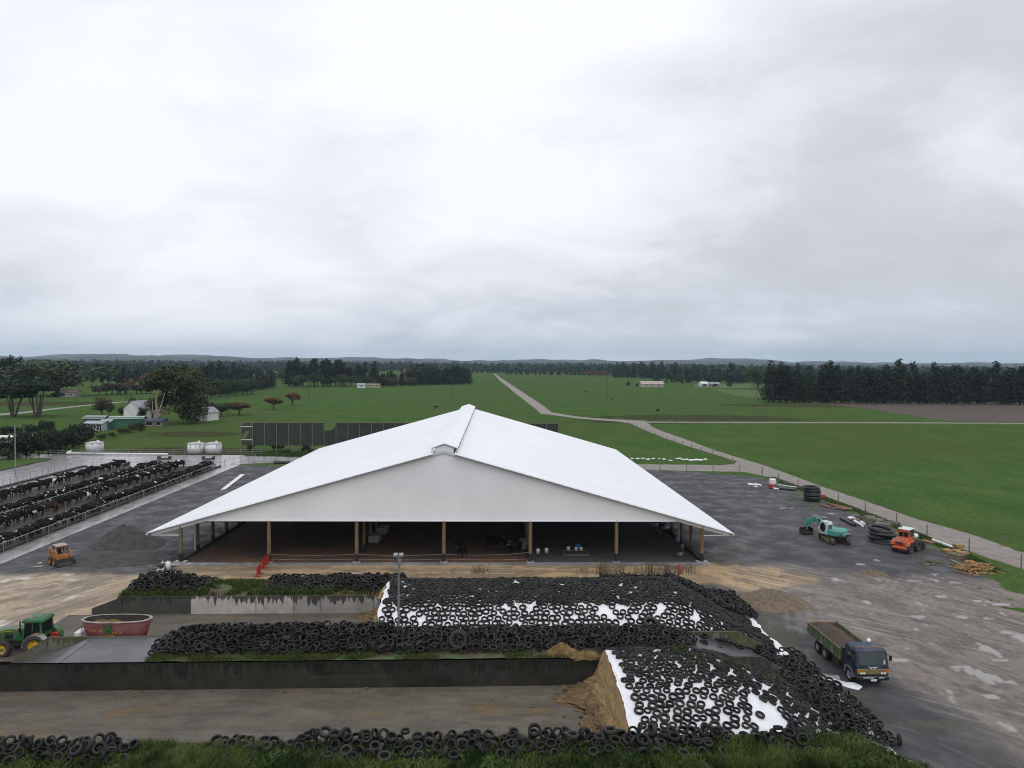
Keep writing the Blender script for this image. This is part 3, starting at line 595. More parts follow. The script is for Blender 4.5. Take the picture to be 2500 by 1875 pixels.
c_ = mixc(t_, rng_node(t_, n1_, 0.3, 0.7), (0.37, 0.255, 0.120), (0.26, 0.170, 0.075)); c_ = mixc(t_, math_node(t_, 'MULTIPLY', lo_, rng_node(t_, n1_, 0.25, 0.6, 0.45, 0.9)), c_, (0.085, 0.055, 0.024))
t_.links.new(c_, p_.inputs['Base Color']); p_.inputs['Roughness'].default_value = 0.95; bump_node(t_, p_, n1_, 1.0, 0.08)
s1 = thing('silage_stack', 'long silage stack under white sheet packed with tyres behind the lamp pole', 'silage', bw(0, 0), BUN, 'silage stacks')
us = np.arange(-9.9, 21.6, 0.22); vs = np.concatenate([np.arange(4.64, 15.0, 0.22)]); UU, VV = np.meshgrid(us, vs)
wr_ = (fbm(UU * 2.2, VV * 0.8, 71) - .5) * 0.05
ob('plastic_sheet', grid_mesh('sheet', UU + (fbm(VV * 1.2, UU, 3) - .5) * 0.35 * (UU < -9.6), VV, hp1(UU, VV) + wr_), m_sheet, s1)
def cut_face(stack, uf, v0, v1, hf, reach, seed):
    tt = np.linspace(0, 1, 44); vv = np.arange(v0, v1 + .01, 0.11); T, VV = np.meshgrid(tt, vv)
    top = hf(np.full_like(VV, uf), VV) - 0.03
    rch = reach(VV)
    run = np.interp(T, [0, .5, .62, 1], [0, .55, .85, 1]); apr = np.where(T < .62, run, .85 + (T - .62) / .38 * rch)
    UU_ = uf + 0.03 - apr + ((fbm(VV * 1.4, T * 9, seed) - .5) * (.22 + .5 * sstep(.5, .7, T)) + (fbm(VV * 5, T * 26, seed + 9, 3) - .5) * .5 * sstep(.3, .6, T)) * np.minimum(1, T * 6) * (1 + 1.2 * (T > .8))
    ZZ = top * np.interp(T, [0, .5, .62, .72, 1], [1, .34, .22, .10, -.02]) + ((fbm(VV * 2.3, T * 14, seed + 4) - .5) * 0.3 + (fbm(VV * 6, T * 40, seed + 6, 3) - .5) * .34) * (T > 0.3) * (T < 0.96) * np.interp(T, [.42, .62, 1], [.0, 1, .35]) + 0.03
    ob('cut_face', grid_mesh('cut', UU_, VV, ZZ, {'loose': sstep(0.50, 0.72, T)}), m_sil, stack)
cut_face(s1, -9.92, 4.8, 14.35, hp1, lambda v: 0.9 + 1.0 * sstep(8, 14, v), 81)
s2 = thing('silage_stack', 'nearest silage stack with a brown cut face and a white sheet under tyres', 'silage', bw(0, 0), BUN, 'silage stacks')
us = np.arange(6.3, 22.2, 0.22); vs = np.arange(-9.95, 0.5, 0.22); UU, VV = np.meshgrid(us, vs)
ob('plastic_sheet', grid_mesh('sheet', UU + (fbm(VV * 1.2, UU, 5) - .5) * 0.5 * (UU < 6.6), VV, hp2(UU, VV) + (fbm(UU * 2.2, VV * .8, 77) - .5) * 0.06), m_sheet, s2)
cut_face(s2, 6.3, -9.9, 0.0, hp2, lambda v: 0.7 + 1.7 * sstep(-7, -1.0, v) + 0.35 * np.sin(v * 2), 85)
# spilled silage on the floor and along the wall tops
def clod(name, label, u, v, z, r, h, mat, seed, cat='heap', group=None, n=26):
    a = np.linspace(0, 2 * np.pi, n + 1); rr_ = np.linspace(0, 1, 18); A, RR = np.meshgrid(a, rr_)
    k = 1 + (fbm(np.cos(A) * 1.5 + 5, np.sin(A) * 1.5 + 5, seed) - .5) * 0.7
    XX = np.cos(A) * RR * r[0] * k; YY = np.sin(A) * RR * r[1] * k
    ZZ = h * (1 - RR ** 1.3) * (0.75 + 0.5 * fbm(XX * 1.2 + 9, YY * 1.2, seed + 1)) + (fbm(XX * 4, YY * 4, seed + 2) - .5) * 0.22 * h * (1 - RR) + (fbm(XX * 9, YY * 9, seed + 5, 2) - .5) * .10 - 0.03
    return tag(ob(name, grid_mesh(name, XX, YY, ZZ), mat, loc=bw(u, v, z), rot=BROT), label, cat, group)
m_sil2 = M('loose_silage', (0.20, 0.125, 0.05), (0.10, 0.065, 0.028), 2, 0.95, coord='pos', bump=0.06)
clod('silage_spill', 'peaked mound of brown silage on the wall top beside the cut stack', 3.6, 0.75, 1.85, (1.3, 0.55), 0.85, m_sil2, 3)
clod('silage_spill', 'low ridge of brown silage along the dark wall top next to the white sheet edge', 5.2, 0.3, 1.8, (1.7, 0.35), 0.55, m_sil2, 5)
clod('silage_spill', 'thin orange-brown strip of silage along the drip-stained wall top', -14.5, 15.1, 1.5, (4.5, 0.5), 0.35, m_sil2, 8)
clod('silage_spill', 'tan silage bank on the wall end beside the lamp-side sheet corner', -10.3, 14.6, 1.45, (0.9, 0.9), 1.1, m_sil, 9)
m_feed = M('chopped_beet', (0.22, 0.18, 0.09), (0.07, 0.07, 0.03), 9, 0.9, coord='pos', lo=0.45, hi=0.55, bump=0.06, bscale=9)
clod('feed_heap', 'speckled brown and cream feed heap behind the left tyre pile', -20.3, 5.9, 0.0, (2.2, 1.1), 2.35, m_feed, 13, 'heap', 'feed heaps')
clod('feed_heap', 'smaller speckled feed heap right of the larger one', -17.2, 5.9, 0.0, (1.6, 1.0), 2.15, m_feed, 14, 'heap', 'feed heaps')
m_gravel = M('dark_gravel', (0.036, 0.035, 0.036), (0.058, 0.055, 0.054), 1.5, 0.9, coord='pos', bump=0.05, bscale=9)
m_grav2 = M('brown_gravel', (0.17, 0.125, 0.080), (0.10, 0.078, 0.052), 2.5, 0.9, coord='pos', bump=0.05, bscale=8)
def heap_at(name, label, p, r, h, mat, seed, group=None):
    o = clod(name, label, 0, 0, 0, r, h, mat, seed, 'heap', group, 40); o.location = (p[0], p[1], 0); return o
heap_at('gravel_heap', 'tall dark grey gravel heap beyond the skid steer loader', (-46.0, 84.2), (4.4, 3.4), 2.3, m_gravel, 21)
heap_at('gravel_heap', 'low dark gravel spread between the skid steer and tall gravel heap', (-44.5, 77.8), (6.5, 3.6), 0.55, m_gravel, 22)
heap_at('gravel_heap', 'brown gravel heap right of the far silage stack tyres', (24.6, 65.6), (3.5, 3.3), 1.0, m_grav2, 23)
heap_at('soil_clump', 'small tan dirt clump near the yard edge below the excavator', tuple(gp(2130, 1402))[:2], (1.5, 1.1), 0.5, m_grav2, 24)
# small droppings of feed and stones on the near bunker floor
rs = random.Random(31)
for k in range(46):
    u = rs.uniform(-33, 5); v = -0.25 - rs.random() ** 2 * 1.0 if k < 28 else rs.uniform(-9, -1.5)
    sz = rs.uniform(0.05, 0.16); q = MB(); q.hull([(rs.uniform(-1, 1) * sz, rs.uniform(-1, 1) * sz * .8, rs.uniform(0, 0.8) * sz) for _ in range(12)])
    tag(ob('clod', q, rs.choice([m_sil2, m_grav2, m_earth, m_feed]), loc=bw(u, v, 0.02)), 'small lump of dropped feed or soil on the nearest bunker floor', 'clod', 'lumps on the near bunker floor')

# ================================================================== TYRES
def tyre_mesh(name, Ro, Ri, w_, n, k=7):
    prof = [(Ri, -w_ * 0.40), (Ri + (Ro - Ri) * 0.5, -w_ * 0.52), (Ro * 0.965, -w_ * 0.42), (Ro, -w_ * 0.16), (Ro, w_ * 0.16), (Ro * 0.965, w_ * 0.42), (Ri + (Ro - Ri) * 0.5, w_ * 0.52), (Ri, w_ * 0.40), (Ri + (Ro - Ri) * 0.28, 0)]
    b_ = MB(); b_.lathe(prof, n, 'z', close=True); me = b_.mesh(name); me.materials.append(m_rubber); return me
TY = [tyre_mesh('tyre_a', 0.315, 0.196, 0.19, 18), tyre_mesh('tyre_b', 0.295, 0.185, 0.175, 18), tyre_mesh('tyre_c', 0.345, 0.20, 0.225, 18)]
tyr = []      # (location, quaternion, scale, zone)
rt = random.Random(12)
def poisson(u0, u1, v0, v1, dfun, n_try, accept=None):
    """random packing with a minimum spacing"""
    cell = 0.45; G = {}; out = []
    for _ in range(n_try):
        u = rt.uniform(u0, u1); v = rt.uniform(v0, v1)
        if accept and not accept(u, v): continue
        d = dfun(u, v); ci, cj = int(u // cell), int(v // cell); ok = True; rr_ = int(d / cell) + 1
        for i in range(ci - rr_, ci + rr_ + 1):
            for j in range(cj - rr_, cj + rr_ + 1):
                for (a, b) in G.get((i, j), ()):
                    if (a - u) ** 2 + (b - v) ** 2 < d * d: ok = False; break
                if not ok: break
            if not ok: break
        if ok: G.setdefault((ci, cj), []).append((u, v)); out.append((u, v))
    return out
def on_surface(pts, hf, zone, tilt=6, lift=0.10, scale=(0.9, 1.08)):
    for u, v in pts:
        e_ = 0.25; z = float(hf(u, v)); nx = -(float(hf(u + e_, v)) - float(hf(u - e_, v))) / (2 * e_); ny = -(float(hf(u, v + e_)) - float(hf(u, v - e_))) / (2 * e_)
        nrm = Vector((nx, ny, 1)).normalized()
        nrm = (nrm + Vector((rt.gauss(0, 1), rt.gauss(0, 1), 0)) * math.sin(R(tilt)) * 0.6).normalized()
        q = Matrix.Rotation(BUN, 3, 'Z').to_quaternion() @ Vector((0, 0, 1)).rotation_difference(nrm)
        s = rt.uniform(*scale); p = bw(u, v, z) + Vector((0, 0, lift * s))
        tyr.append((p, q, s, zone))
def heap_pts(n, u0, u1, hfun, vr, zone, base, d=0.36, layers=2):
    """loose heap: packed layers, rings tipped at random and mostly showing their holes to the open side"""
    for lay in range(layers):
        for (u, v) in poisson(u0, u1, vr[0], vr[1], lambda a, b: d, n * 5):
            h = float(hfun(u, v))
            if h < 0.05 or (lay and h < .3) or rt.random() < .06: continue
            z = float(base(u, v)) + 0.10 + (h if lay == 0 else h * rt.uniform(.25, .75)) * rt.uniform(.85, 1.05)
            k = rt.random(); lean = rt.gauss(18, 16) if k < .58 else (rt.gauss(58, 16) if k < .85 else rt.uniform(70, 100))
            ax = rt.gauss(0, .7) if k < .85 else rt.uniform(0, 2 * math.pi)
            q = Matrix.Rotation(ax, 3, 'Z').to_quaternion() @ Matrix.Rotation(R(lean), 3, 'X').to_quaternion()
            tyr.append((bw(u, v, z + 0.05), q, rt.uniform(0.78, 1.06), zone))
def hexpack(u0, u1, v0, v1, pitch, jit, keep, vscale=.87):
    out = []; j = 0; v = v0
    while v <= v1:
        n = int((u1 - u0) / pitch); ph = (j % 2) * .5 + rt.uniform(-.12, .12)
        for i in range(n + 1):
            u = u0 + (i + ph) * pitch * 1.0 + rt.gauss(0, jit); w_ = v + rt.gauss(0, jit * .8)
            if u0 <= u <= u1 and keep(u, w_): out.append((u, w_))
        v += pitch * vscale; j += 1
    return out
# far stack: rings side by side on the white front slope, packed on top and on the right end
on_surface(hexpack(-9.75, 16.5, 4.78, 7.45, .585, .065, lambda u, v: fbm(u * 0.45, v * .8, 91) < 0.70 + .1 * (v < 6.2) and rt.random() < .95, .74), hp1, 'far_stack', tilt=5, scale=(.78, .98))
on_surface(hexpack(-9.6, 20.9, 7.7, 14.8, .50, .10, lambda u, v: rt.random() < .93), hp1, 'far_stack', tilt=9)
on_surface(hexpack(15.5, 20.9, 4.8, 7.7, .52, .10, lambda u, v: rt.random() < .93), hp1, 'far_stack', tilt=9)
# near stack
on_surface(hexpack(6.65, 15.5, -9.8, -5.2, .575, .08, lambda u, v: fbm(u * 0.6, v * 0.6, 95) < .69 + .1 * (u < 9.5) and not (u < 6.9 and rt.random() < .5)), hp2, 'near_stack', tilt=7, scale=(.72, .92))
on_surface(hexpack(6.65, 21.4, -5.0, 0.35, .525, .085, lambda u, v: rt.random() < .95 - .08 * (v < -3.8)), hp2, 'near_stack', tilt=8, scale=(.74, .95))
on_surface(hexpack(15.5, 21.4, -9.8, -5.0, .58, .12, lambda u, v: fbm(u * .7, v * .7, 97) < .68 and rt.random() < .93), hp2, 'near_stack', tilt=10, scale=(.82, 1.0))
# long heap on the strip between the bunkers
def hmid(u, v):
    e_ = sstep(-25.2, -22.5, u) * (1 - sstep(11.2, 14.0, u)); b = np.exp(-((v - 3.0) / 1.5) ** 2)
    return (0.16 + 0.95 * b * (0.75 + 0.5 * fbm(u * 0.5, v, 99))) * e_ * (0.55 if u > -8.5 else 1.0)
heap_pts(900, -25.2, 14.0, hmid, (1.05, 5.0), 'middle_heap', lambda u, v: 1.84)
# far bank
def hfar(u, v): return (0.55 * np.exp(-((v - 17.2) / 1.4) ** 2)) * sstep(0.42, 0.58, fbm(u * 0.22 + 3, 0.5, 103)) * (1 if u < 16 else 0.6) + (0.5 * sstep(-17, -14, u) * (1 - sstep(-11, -9, u)) * np.exp(-((v - 16.3) / 1.1) ** 2)) + (0.6 * sstep(-33, -32, u) * (1 - sstep(-28, -26, u)) * np.exp(-((v - 16.4) / 1.3) ** 2))
heap_pts(620, -33, -9, hfar, (15.0, 18.8), 'far_bank', bankD)
heap_pts(200, 9, 20, lambda u, v: 0.35, (15.0, 18.2), 'far_bank', lambda u, v: max(hp1(u, min(v, 17)), bankD(u, v)))
# toe of the far stack on the right, tumbling to the yard
heap_pts(260, 15.5, 21.8, lambda u, v: 0.3, (12.5, 18.5), 'far_bank', lambda u, v: max(hp1(u, min(v, 17)), bankD(u, v)))
heap_pts(90, 18.6, 22.0, lambda u, v: 0.25 * (1 - sstep(21, 22.5, u)), (0.6, 5.0), 'ramp_end', lambda u, v: max(0, float(plat_top(u))))
heap_pts(150, 18.5, 22.3, lambda u, v: 0.22, (-8.5, 0.2), 'near_toe', lambda u, v: max(0.0, float(hp2(u, v))))
for (px, py, z) in ((1753, 1583, 1.15), (1806, 1583, 0.75), (1765, 1565, 1.4), (1776, 1567, 1.3), (1718, 1571, 1.55), (1720, 1556, 1.75), (1848, 1594, 0.4), (1862, 1590, 0.3)):
    p = gp(px, py, z); tyr.append((Vector((p.x, p.y, z + 0.1)), Matrix.Rotation(R(rt.uniform(-14, 14)), 3, 'X').to_quaternion(), 1.05, 'ramp_end'))
# bottom bank heap
def hnear(u, v):
    m_ = sstep(-36, -33, u) * (1 - sstep(-20.5, -19, u)) + 0.55 * sstep(-16.5, -15.5, u) * (1 - sstep(-13, -12, u)) + sstep(-12.5, -10.5, u) * (1 - sstep(4.5, 6.5, u)) + 0.9 * sstep(5.5, 6.5, u) * (1 - sstep(10.5, 12, u)) + 0.75 * sstep(12.4, 13.4, u) * (1 - sstep(15, 16.0, u))
    return np.minimum(1, m_) * sstep(.30, .46, fbm(u * .55 + 3, v * .8, 119)) * (0.10 + 0.62 * np.exp(-((v + 11.1) / 0.85) ** 2) * (0.55 + 0.9 * fbm(u * 0.6, v * 0.3, 107)))
heap_pts(300, -36, 16.2, hnear, (-12.5, -10.45), 'bottom_bank', bankA, d=.47, layers=2)
# tractor-size tyres among the small ones
big_tyres = [(bw(-3.6, 1.5, 2.62), 68, 0.2, 1.9), (bw(10.9, 5.3, 2.3), 25, 0.1, 1.7)]
# ---- the 290 tyres nearest the camera are single objects, the rest one mass
camp = Vector((0, 0, CAM_H))
def vis(p):  # inside the picture?
    d = p - camp; f = d.dot(_f)
    return abs(d.dot(_r) / f) < 1270 / FOC and abs(d.dot(_u) / f) < 950 / FOC
tyr = [t for t in tyr if vis(t[0])]
tyr.sort(key=lambda t: (t[0] - camp).length)
NEAR = 285
LAB = {'near_stack': ('black tyre lying flat on the white sheet of the nearest silage stack', 'tyres on the nearest silage stack'),
       'near_toe': ('black tyre at the foot of the nearest silage stack beside the truck yard', 'tyres at the foot of the nearest stack')}
for zn, lb in (('bb_left', 'worn black tyre in the loose heap at the left end of the bottom grassy bank'), ('bb_gap', 'black tyre lying alone in the grass gap of the bottom bank left of centre'), ('bb_mid', 'worn black tyre in the long heap along the middle of the bottom bank'), ('bb_right', 'worn black tyre on the bottom bank below the nearest white sheet')): LAB[zn] = (lb, lb.split(' ', 3)[3].replace('in the', 'tyres in the').replace('lying alone', 'tyres'))
tyr = [(p, q, s, zn if zn != 'bottom_bank' else (lambda u: 'bb_left' if u < -18.8 else 'bb_gap' if u < -12.3 else 'bb_mid' if u < 5.6 else 'bb_right')(bl(p.x, p.y)[0])) for p, q, s, zn in tyr]
near_l, rest = [], []
for t in tyr:
    (near_l if (len(near_l) < NEAR and t[3] in LAB) else rest).append(t)
for p, q, s, zn in near_l:
    o = bpy.data.objects.new('tyre', rt.choice(TY)); COL.objects.link(o); o.location = p; o.rotation_mode = 'QUATERNION'; o.rotation_quaternion = q; o.scale = (s, s, s); tag(o, LAB[zn][0], 'tyre', LAB[zn][1])
def np_mesh(me):
    V_ = np.zeros(len(me.vertices) * 3, np.float32); me.vertices.foreach_get('co', V_); F_ = np.array([list(p.vertices) for p in me.polygons], np.int32); return V_.reshape(-1, 3), F_
low = tyre_mesh('tyre_low', 0.31, 0.196, 0.18, 16); bV, bF = np_mesh(low)
AV, AF, AT = [], [], []
for i, (p, q, s, zn) in enumerate(rest):
    Mx = np.array(q.to_matrix()) * s; AV.append(bV @ Mx.T + np.array(p)); AF.append(bF + i * len(bV)); AT.append(np.full(len(bV), rt.random()))
me = mesh_np('tyres', np.concatenate(AV), np.concatenate(AF), {'tone': ('POINT', np.concatenate(AT))}, smooth=True); me.materials.append(m_rubber)
stuff(ob('tyres', me), 'mass of black tyres covering the silage stacks and the strip between bunkers', 'tyres')
for p, lean, ax, s in big_tyres:
    o = ob('large_tyre', TY[2], None, None, p, (R(lean), 0, ax)); o.scale = (s, s, s)
    tag(o, 'large tractor tyre leaning among car tyres on the middle heap' if s > 1.8 else 'large tyre lying on the right end of the white far sheet', 'tyre')
print('tyres', len(near_l), len(rest))
# ================================================================== BARN
m_roof = M('white_roof_steel', (0.80, 0.81, 0.83), (0.76, 0.775, 0.80), 0.15, 0.42, coord='pos')
m_gable = M('grey_gable_cladding', (0.80, 0.80, 0.825), (0.74, 0.745, 0.765), 0.25, 0.6, coord='pos', lo=0.3, hi=0.7)
m_barge = M('barge_steel', (0.62, 0.645, 0.68), (0.56, 0.58, 0.61), 0.5, 0.45, coord='pos')
m_wrap = M('black_post_wrap', (0.012, 0.013, 0.017), (0.02, 0.02, 0.024), 3, 0.5)
barn = thing('cattle_barn', 'huge open-sided cattle barn with white gable roof on timber poles', 'barn', BARN_O, BARN_A)
HW, ZE, ZA, LEN = 31.75, 3.42, 12.38, 75.4
SL = math.atan((ZA - ZE) / HW); slope_len = math.hypot(HW, ZA - ZE); PW = 1.06
x0s = 1.15 / math.cos(SL); npan = int((slope_len - x0s) / PW); PW = (slope_len - x0s) / npan
q = MB(); q.box((PW / 2 + 0.03, LEN / 2 - 0.35, 0.0), (PW + 0.06, LEN + 0.7, 0.035)); q.box((PW + 0.03, LEN / 2 - 0.35, 0.012), (0.07, LEN + 0.7, 0.05)); panel_me = q.mesh('roof_panel'); panel_me.materials.append(m_roof); panel_me.materials.append(M('seam_steel', (0.78, 0.79, 0.812), (0.775, 0.785, 0.808), 1, 0.42))
for p in panel_me.polygons[6:]: p.material_index = 1
for side in (1, -1):
    for k in range(npan):
        s = x0s + k * PW
        o = ob('roof_panel', panel_me, None, barn)
        lap = R(0.9)
        if side > 0: o.rotation_euler = (0, SL - lap, 0); o.location = (s * math.cos(SL), 0, ZA - s * math.sin(SL) + 0.0)
        else:
            o.rotation_mode = 'XYZ'; o.rotation_euler = (0, SL - lap, math.pi); o.location = (-s * math.cos(SL), LEN - 0.7, ZA - s * math.sin(SL))
# ridge cap (open-sided vent)
q = MB(); rw, rz, ra = 1.45, 12.62, 13.12
q.prism([(-rw, rz), (0, ra), (rw, rz), (rw, rz - 0.07), (0, ra - 0.08), (-rw, rz - 0.07)], 'y', 0.55, LEN - 0.4)
cap = ob('ridge_vent', q, m_roof, barn)
q = MB()
for yy in np.arange(0.7, LEN - 0.5, 4.43):
    for sx in (-1, 1):
        q.box((sx * 1.36, yy, 12.27), (0.07, 0.07, 0.62)); q.box((sx * 0.7, yy, 12.62 + 0.12), (1.45, 0.05, 0.05), rot=Matrix.Rotation(sx * 0.33, 3, 'Y'))
ob('vent_bracket', q, m_galv, cap)
q = MB(); q.prism([(-1.0, 11.9), (1.0, 11.9), (1.0, 12.62), (0, 12.98), (-1.0, 12.62)], 'y', .75, .80); ob('vent_end_panel', q, m_roof, cap)
# gables
def gable(y, t_):
    zk = 4.66; xk = 25.6; d = 0.05
    q = MB(); q.prism([(-xk, zk), (xk, zk), (HW - 0.25, ZE - 0.42), (HW - 0.15, ZE - 0.12), (0, ZA - 0.06), (-HW + 0.15, ZE - 0.12), (-HW + 0.25, ZE - 0.42)], 'y', y, y + t_); return q
ob('gable_wall', gable(-0.06, 0.06), m_gable, barn); ob('gable_wall', gable(LEN - 0.8, 0.06), m_gable, barn)
q = MB(); q.box((0, -0.10, 4.66), (51.2, 0.09, 0.10)); ob('gable_trim', q, m_roof, barn)
for side in (-1, 1):
    q = MB(); q.prism([(0, ZA + 0.05), (side * (HW + 0.04), ZE + 0.05), (side * (HW + 0.04), ZE - 0.22), (0, ZA - 0.26)], 'y', -0.20, -0.11); ob('barge_board', q, m_barge, barn)
    q = MB(); q.box((side * (HW + 0.10), LEN / 2 - 0.35, ZE - 0.12), (0.16, LEN + 0.6, 0.20)); ob('gutter', q, m_barge, barn)
    q = MB(); q.box((side * 30.2, 0.05, 3.05), (3.0, 0.10, 0.10)); ob('outrigger', q, m_white, barn)
# poles
def pole(x, y, zt, wrap=1.05, r=0.21, pad=True):
    q = MB(); q.cyl((x, y, 0), (x, y, zt), r, r * 0.92, 12); o = ob('pole', q, m_pole, barn)
    if wrap: q = MB(); q.cyl((x, y, 0.02), (x, y, wrap), r + 0.025, r + 0.025, 12); ob('pole_wrap', q, m_wrap, o)
    return o
XP = [-28.55 + 9.52 * i for i in range(7)]
for i, x in enumerate(XP):
    zt = 4.75 if 0 < i < 6 else 4.05
    pole(x, 0.12, zt)
    q = MB(); q.cbox((x, 0.1, 0.08), (1.3 if i in (0, 6) else 0.8, 0.8, 0.2), 0.03); ob('pole_footing', q, m_conc, barn)
for k in range(1, 17):
    for x in (XP[0], XP[6]): pole(x, 0.12 + k * 4.42, 4.05, 0.9, 0.19)
    for x in (XP[2], XP[4]): pole(x, 0.12 + k * 4.42, 9.4, 0.9, 0.19)
for k in (1, 3, 5):
    q = MB(); q.tube([(XP[0] - 0.28, k * 4.42, 3.6), (XP[0] - 0.28, k * 4.42, 0.4), (XP[0] - 0.1, k * 4.42, 0.1)], 0.075); ob('downpipe', q, m_white, barn)
    q = MB(); q.tube([(XP[6] - 0.28, k * 4.42 + 4.4, 3.6), (XP[6] - 0.28, k * 4.42 + 4.4, 0.4)], 0.075); ob('downpipe', q, m_white, barn)
# side kerb, front kerb, rafters
for x in (XP[0], XP[6]): q = MB(); q.box((x, LEN / 2, 0.12), (0.22, LEN - 1.0, 0.34)); ob('kerb', q, m_conc_d, barn)
q = MB(); q.box((0, -0.55, 0.02), (58.6, 0.9, 0.14)); ob('front_kerb', q, m_conc, barn)
q = MB()
for k in range(18):
    y = 0.3 + k * 4.3
    for s in (-1, 1): q.box((s * 15.7, y, (ZA + ZE) / 2 - 0.30), (math.hypot(31, 8.7), 0.14, 0.34), rot=Matrix.Rotation(s * SL, 3, 'Y'))
ob('rafters', q, m_galv, barn)['kind'] = 'stuff'
# bedding floor
m_bed, t_, p_ = new_mat('bark_bedding'); n1_ = noise_node(t_, 1.1, 'pos', 6, 0.7); n2_ = noise_node(t_, 0.15, 'pos', 3)
c_ = mixc(t_, rng_node(t_, n1_, 0.3, 0.7), (0.13, 0.062, 0.03), (0.06, 0.032, 0.018)); c_ = mixc(t_, rng_node(t_, n2_, 0.45, 0.6), c_, (0.05, 0.036, 0.026)); t_.links.new(c_, p_.inputs['Base Color']); p_.inputs['Roughness'].default_value = 0.95; bump_node(t_, p_, n1_, 1.0, 0.1)
us = np.arange(-28.4, 9.6, 0.5); vs = np.arange(0.0, 74, 0.5); UU, VV = np.meshgrid(us, vs)
struct(ob('bedding_floor', grid_mesh('bed', UU, VV, 0.06 + (fbm(UU * .6, VV * .6, 5) - .5) * 0.16), m_bed, loc=BARN_O, rot=(0, 0, BARN_A)))
q = MB(); q.add([(9.5, 0, 0), (28.4, 0, 0), (28.4, 74, 0), (9.5, 74, 0)], [(0, 1, 2, 3)]); struct(ob('barn_floor', q, m_gravel, loc=BARN_O + Vector((0, 0, 0.05)), rot=(0, 0, BARN_A)))
def barnw(x, y, z=0): c, s = math.cos(BARN_A), math.sin(BARN_A); return BARN_O + Vector((c * x - s * y, s * x + c * y, z))
# electric tape across three bays
m_tape = M('white_tape', (0.42, 0.41, 0.39), None, 2, 0.6)
for i in (1, 2, 3):
    f_ = thing('electric_fence', ('two white tapes strung from the red barrier pole to the second pole', 'two white tapes strung across the bay left of the black cow', 'two white tapes strung across the bay with the black cow')[i - 1], 'fence', barnw(XP[i], -0.05), BARN_A)
    for z in (0.95, 0.45):
        pts = [(9.52 * k / 12, 0, z - 0.10 * math.sin(math.pi * k / 12) + (0.25 * (k / 12) ** 3 if (i == 3 and z > .5) else 0)) for k in range(13)]
        q = MB(); q.tube(pts, 0.012, 5); ob('tape', q, m_tape, f_)
# things inside the barn
m_blue = M('blue_plastic', (0.02, 0.12, 0.42), None, 3, 0.45); m_red = M('red_plastic', (0.42, 0.035, 0.025), (0.34, 0.03, 0.02), 3, 0.5)
pal = thing('work_trestle', 'pale timber frame on the dark floor of the right barn bay', 'frame', barnw(15.0, 3.8, 0.06), BARN_A)
q = MB(); q.box((0, -1.0, 0.05), (2.9, 0.1, 0.1)); q.box((0, 1.0, 0.05), (2.9, 0.1, 0.1)); q.box((-1.4, 0, 0.05), (0.1, 2.0, 0.1)); q.box((1.4, 0, 0.05), (0.1, 2.0, 0.1)); ob('frame_rail', q, m_timber, pal)
q = MB(); q.box((0, 0.7, 0.13), (2.7, 0.5, 0.05)); ob('shelf', q, m_timber, pal)
for k, (dx, dy, m_, h) in enumerate(((-0.8, 0.75, m_white, 0.42), (0.1, 0.72, m_white, 0.36), (0.7, 0.78, m_white, 0.34))):
    q = MB(); q.lathe([(0.0, 0), (0.17, 0), (0.19, h * 0.8), (0.15, h), (0, h)], 14); tag(ob('bucket', q, m_, loc=barnw(15 + dx, 3.8 + dy, 0.21)), 'white bucket on the timber frame in the right barn bay', 'bucket', 'buckets on the timber frame')
q = MB(); q.lathe([(0, 0), (0.3, 0), (0.31, 0.28), (0.29, 0.3), (0.31, 0.32), (0.3, 0.62), (0.28, 0.64), (0, 0.64)], 16); tag(ob('drum', q, m_blue, loc=barnw(15.4, 5.4, 0.05)), 'blue plastic drum behind the white buckets in the right barn bay', 'drum')
for k, (x, y) in enumerate(((10.6, 3.6), (11.6, 3.9))):
    q = MB(); q.lathe([(0, 0), (0.2, 0), (0.22, 0.5), (0.18, 0.56), (0, 0.56)], 12); tag(ob('bucket', q, m_white, loc=barnw(x, y, 0.06)), 'dusty white bucket standing near the fifth barn pole', 'bucket', 'buckets by the fifth pole')
for k, (x, y) in enumerate(((-9.6, 9.1), (-9.3, 13.3), (8.6, 6.2))):
    q = MB(); q.cbox((0, 0, 0.5), (1.3, 2.2, 0.9), 0.12); tag(ob('water_trough', q, M('trough_concrete', (0.30, 0.29, 0.28), None, 2, 0.8), loc=barnw(x + 0.6, y, 0.05), rot=(0, 0, BARN_A)), ('grey water trough beside the first inner pole row', 'grey water trough further in along the inner pole row', 'pale water trough behind the fifth front pole')[k], 'trough')
# concrete blocks and bags along the right side
rs = random.Random(8)
for k in range(9):
    x = 26.9 + rs.uniform(-0.5, 1.4); y = 2 + k * 2.2 + rs.uniform(-.6, .6); q = MB(); q.cbox((0, 0, 0.25), (rs.uniform(.4, .9), rs.uniform(.4, .8), rs.uniform(.3, .6)), 0.06)
    tag(ob('block', q, rs.choice([m_galv, m_conc, m_conc_d]), loc=barnw(x, y, 0.06), rot=(0, 0, rs.uniform(0, 3))), 'pale block or bucket set along the right barn side', 'block', 'blocks along the right barn side')
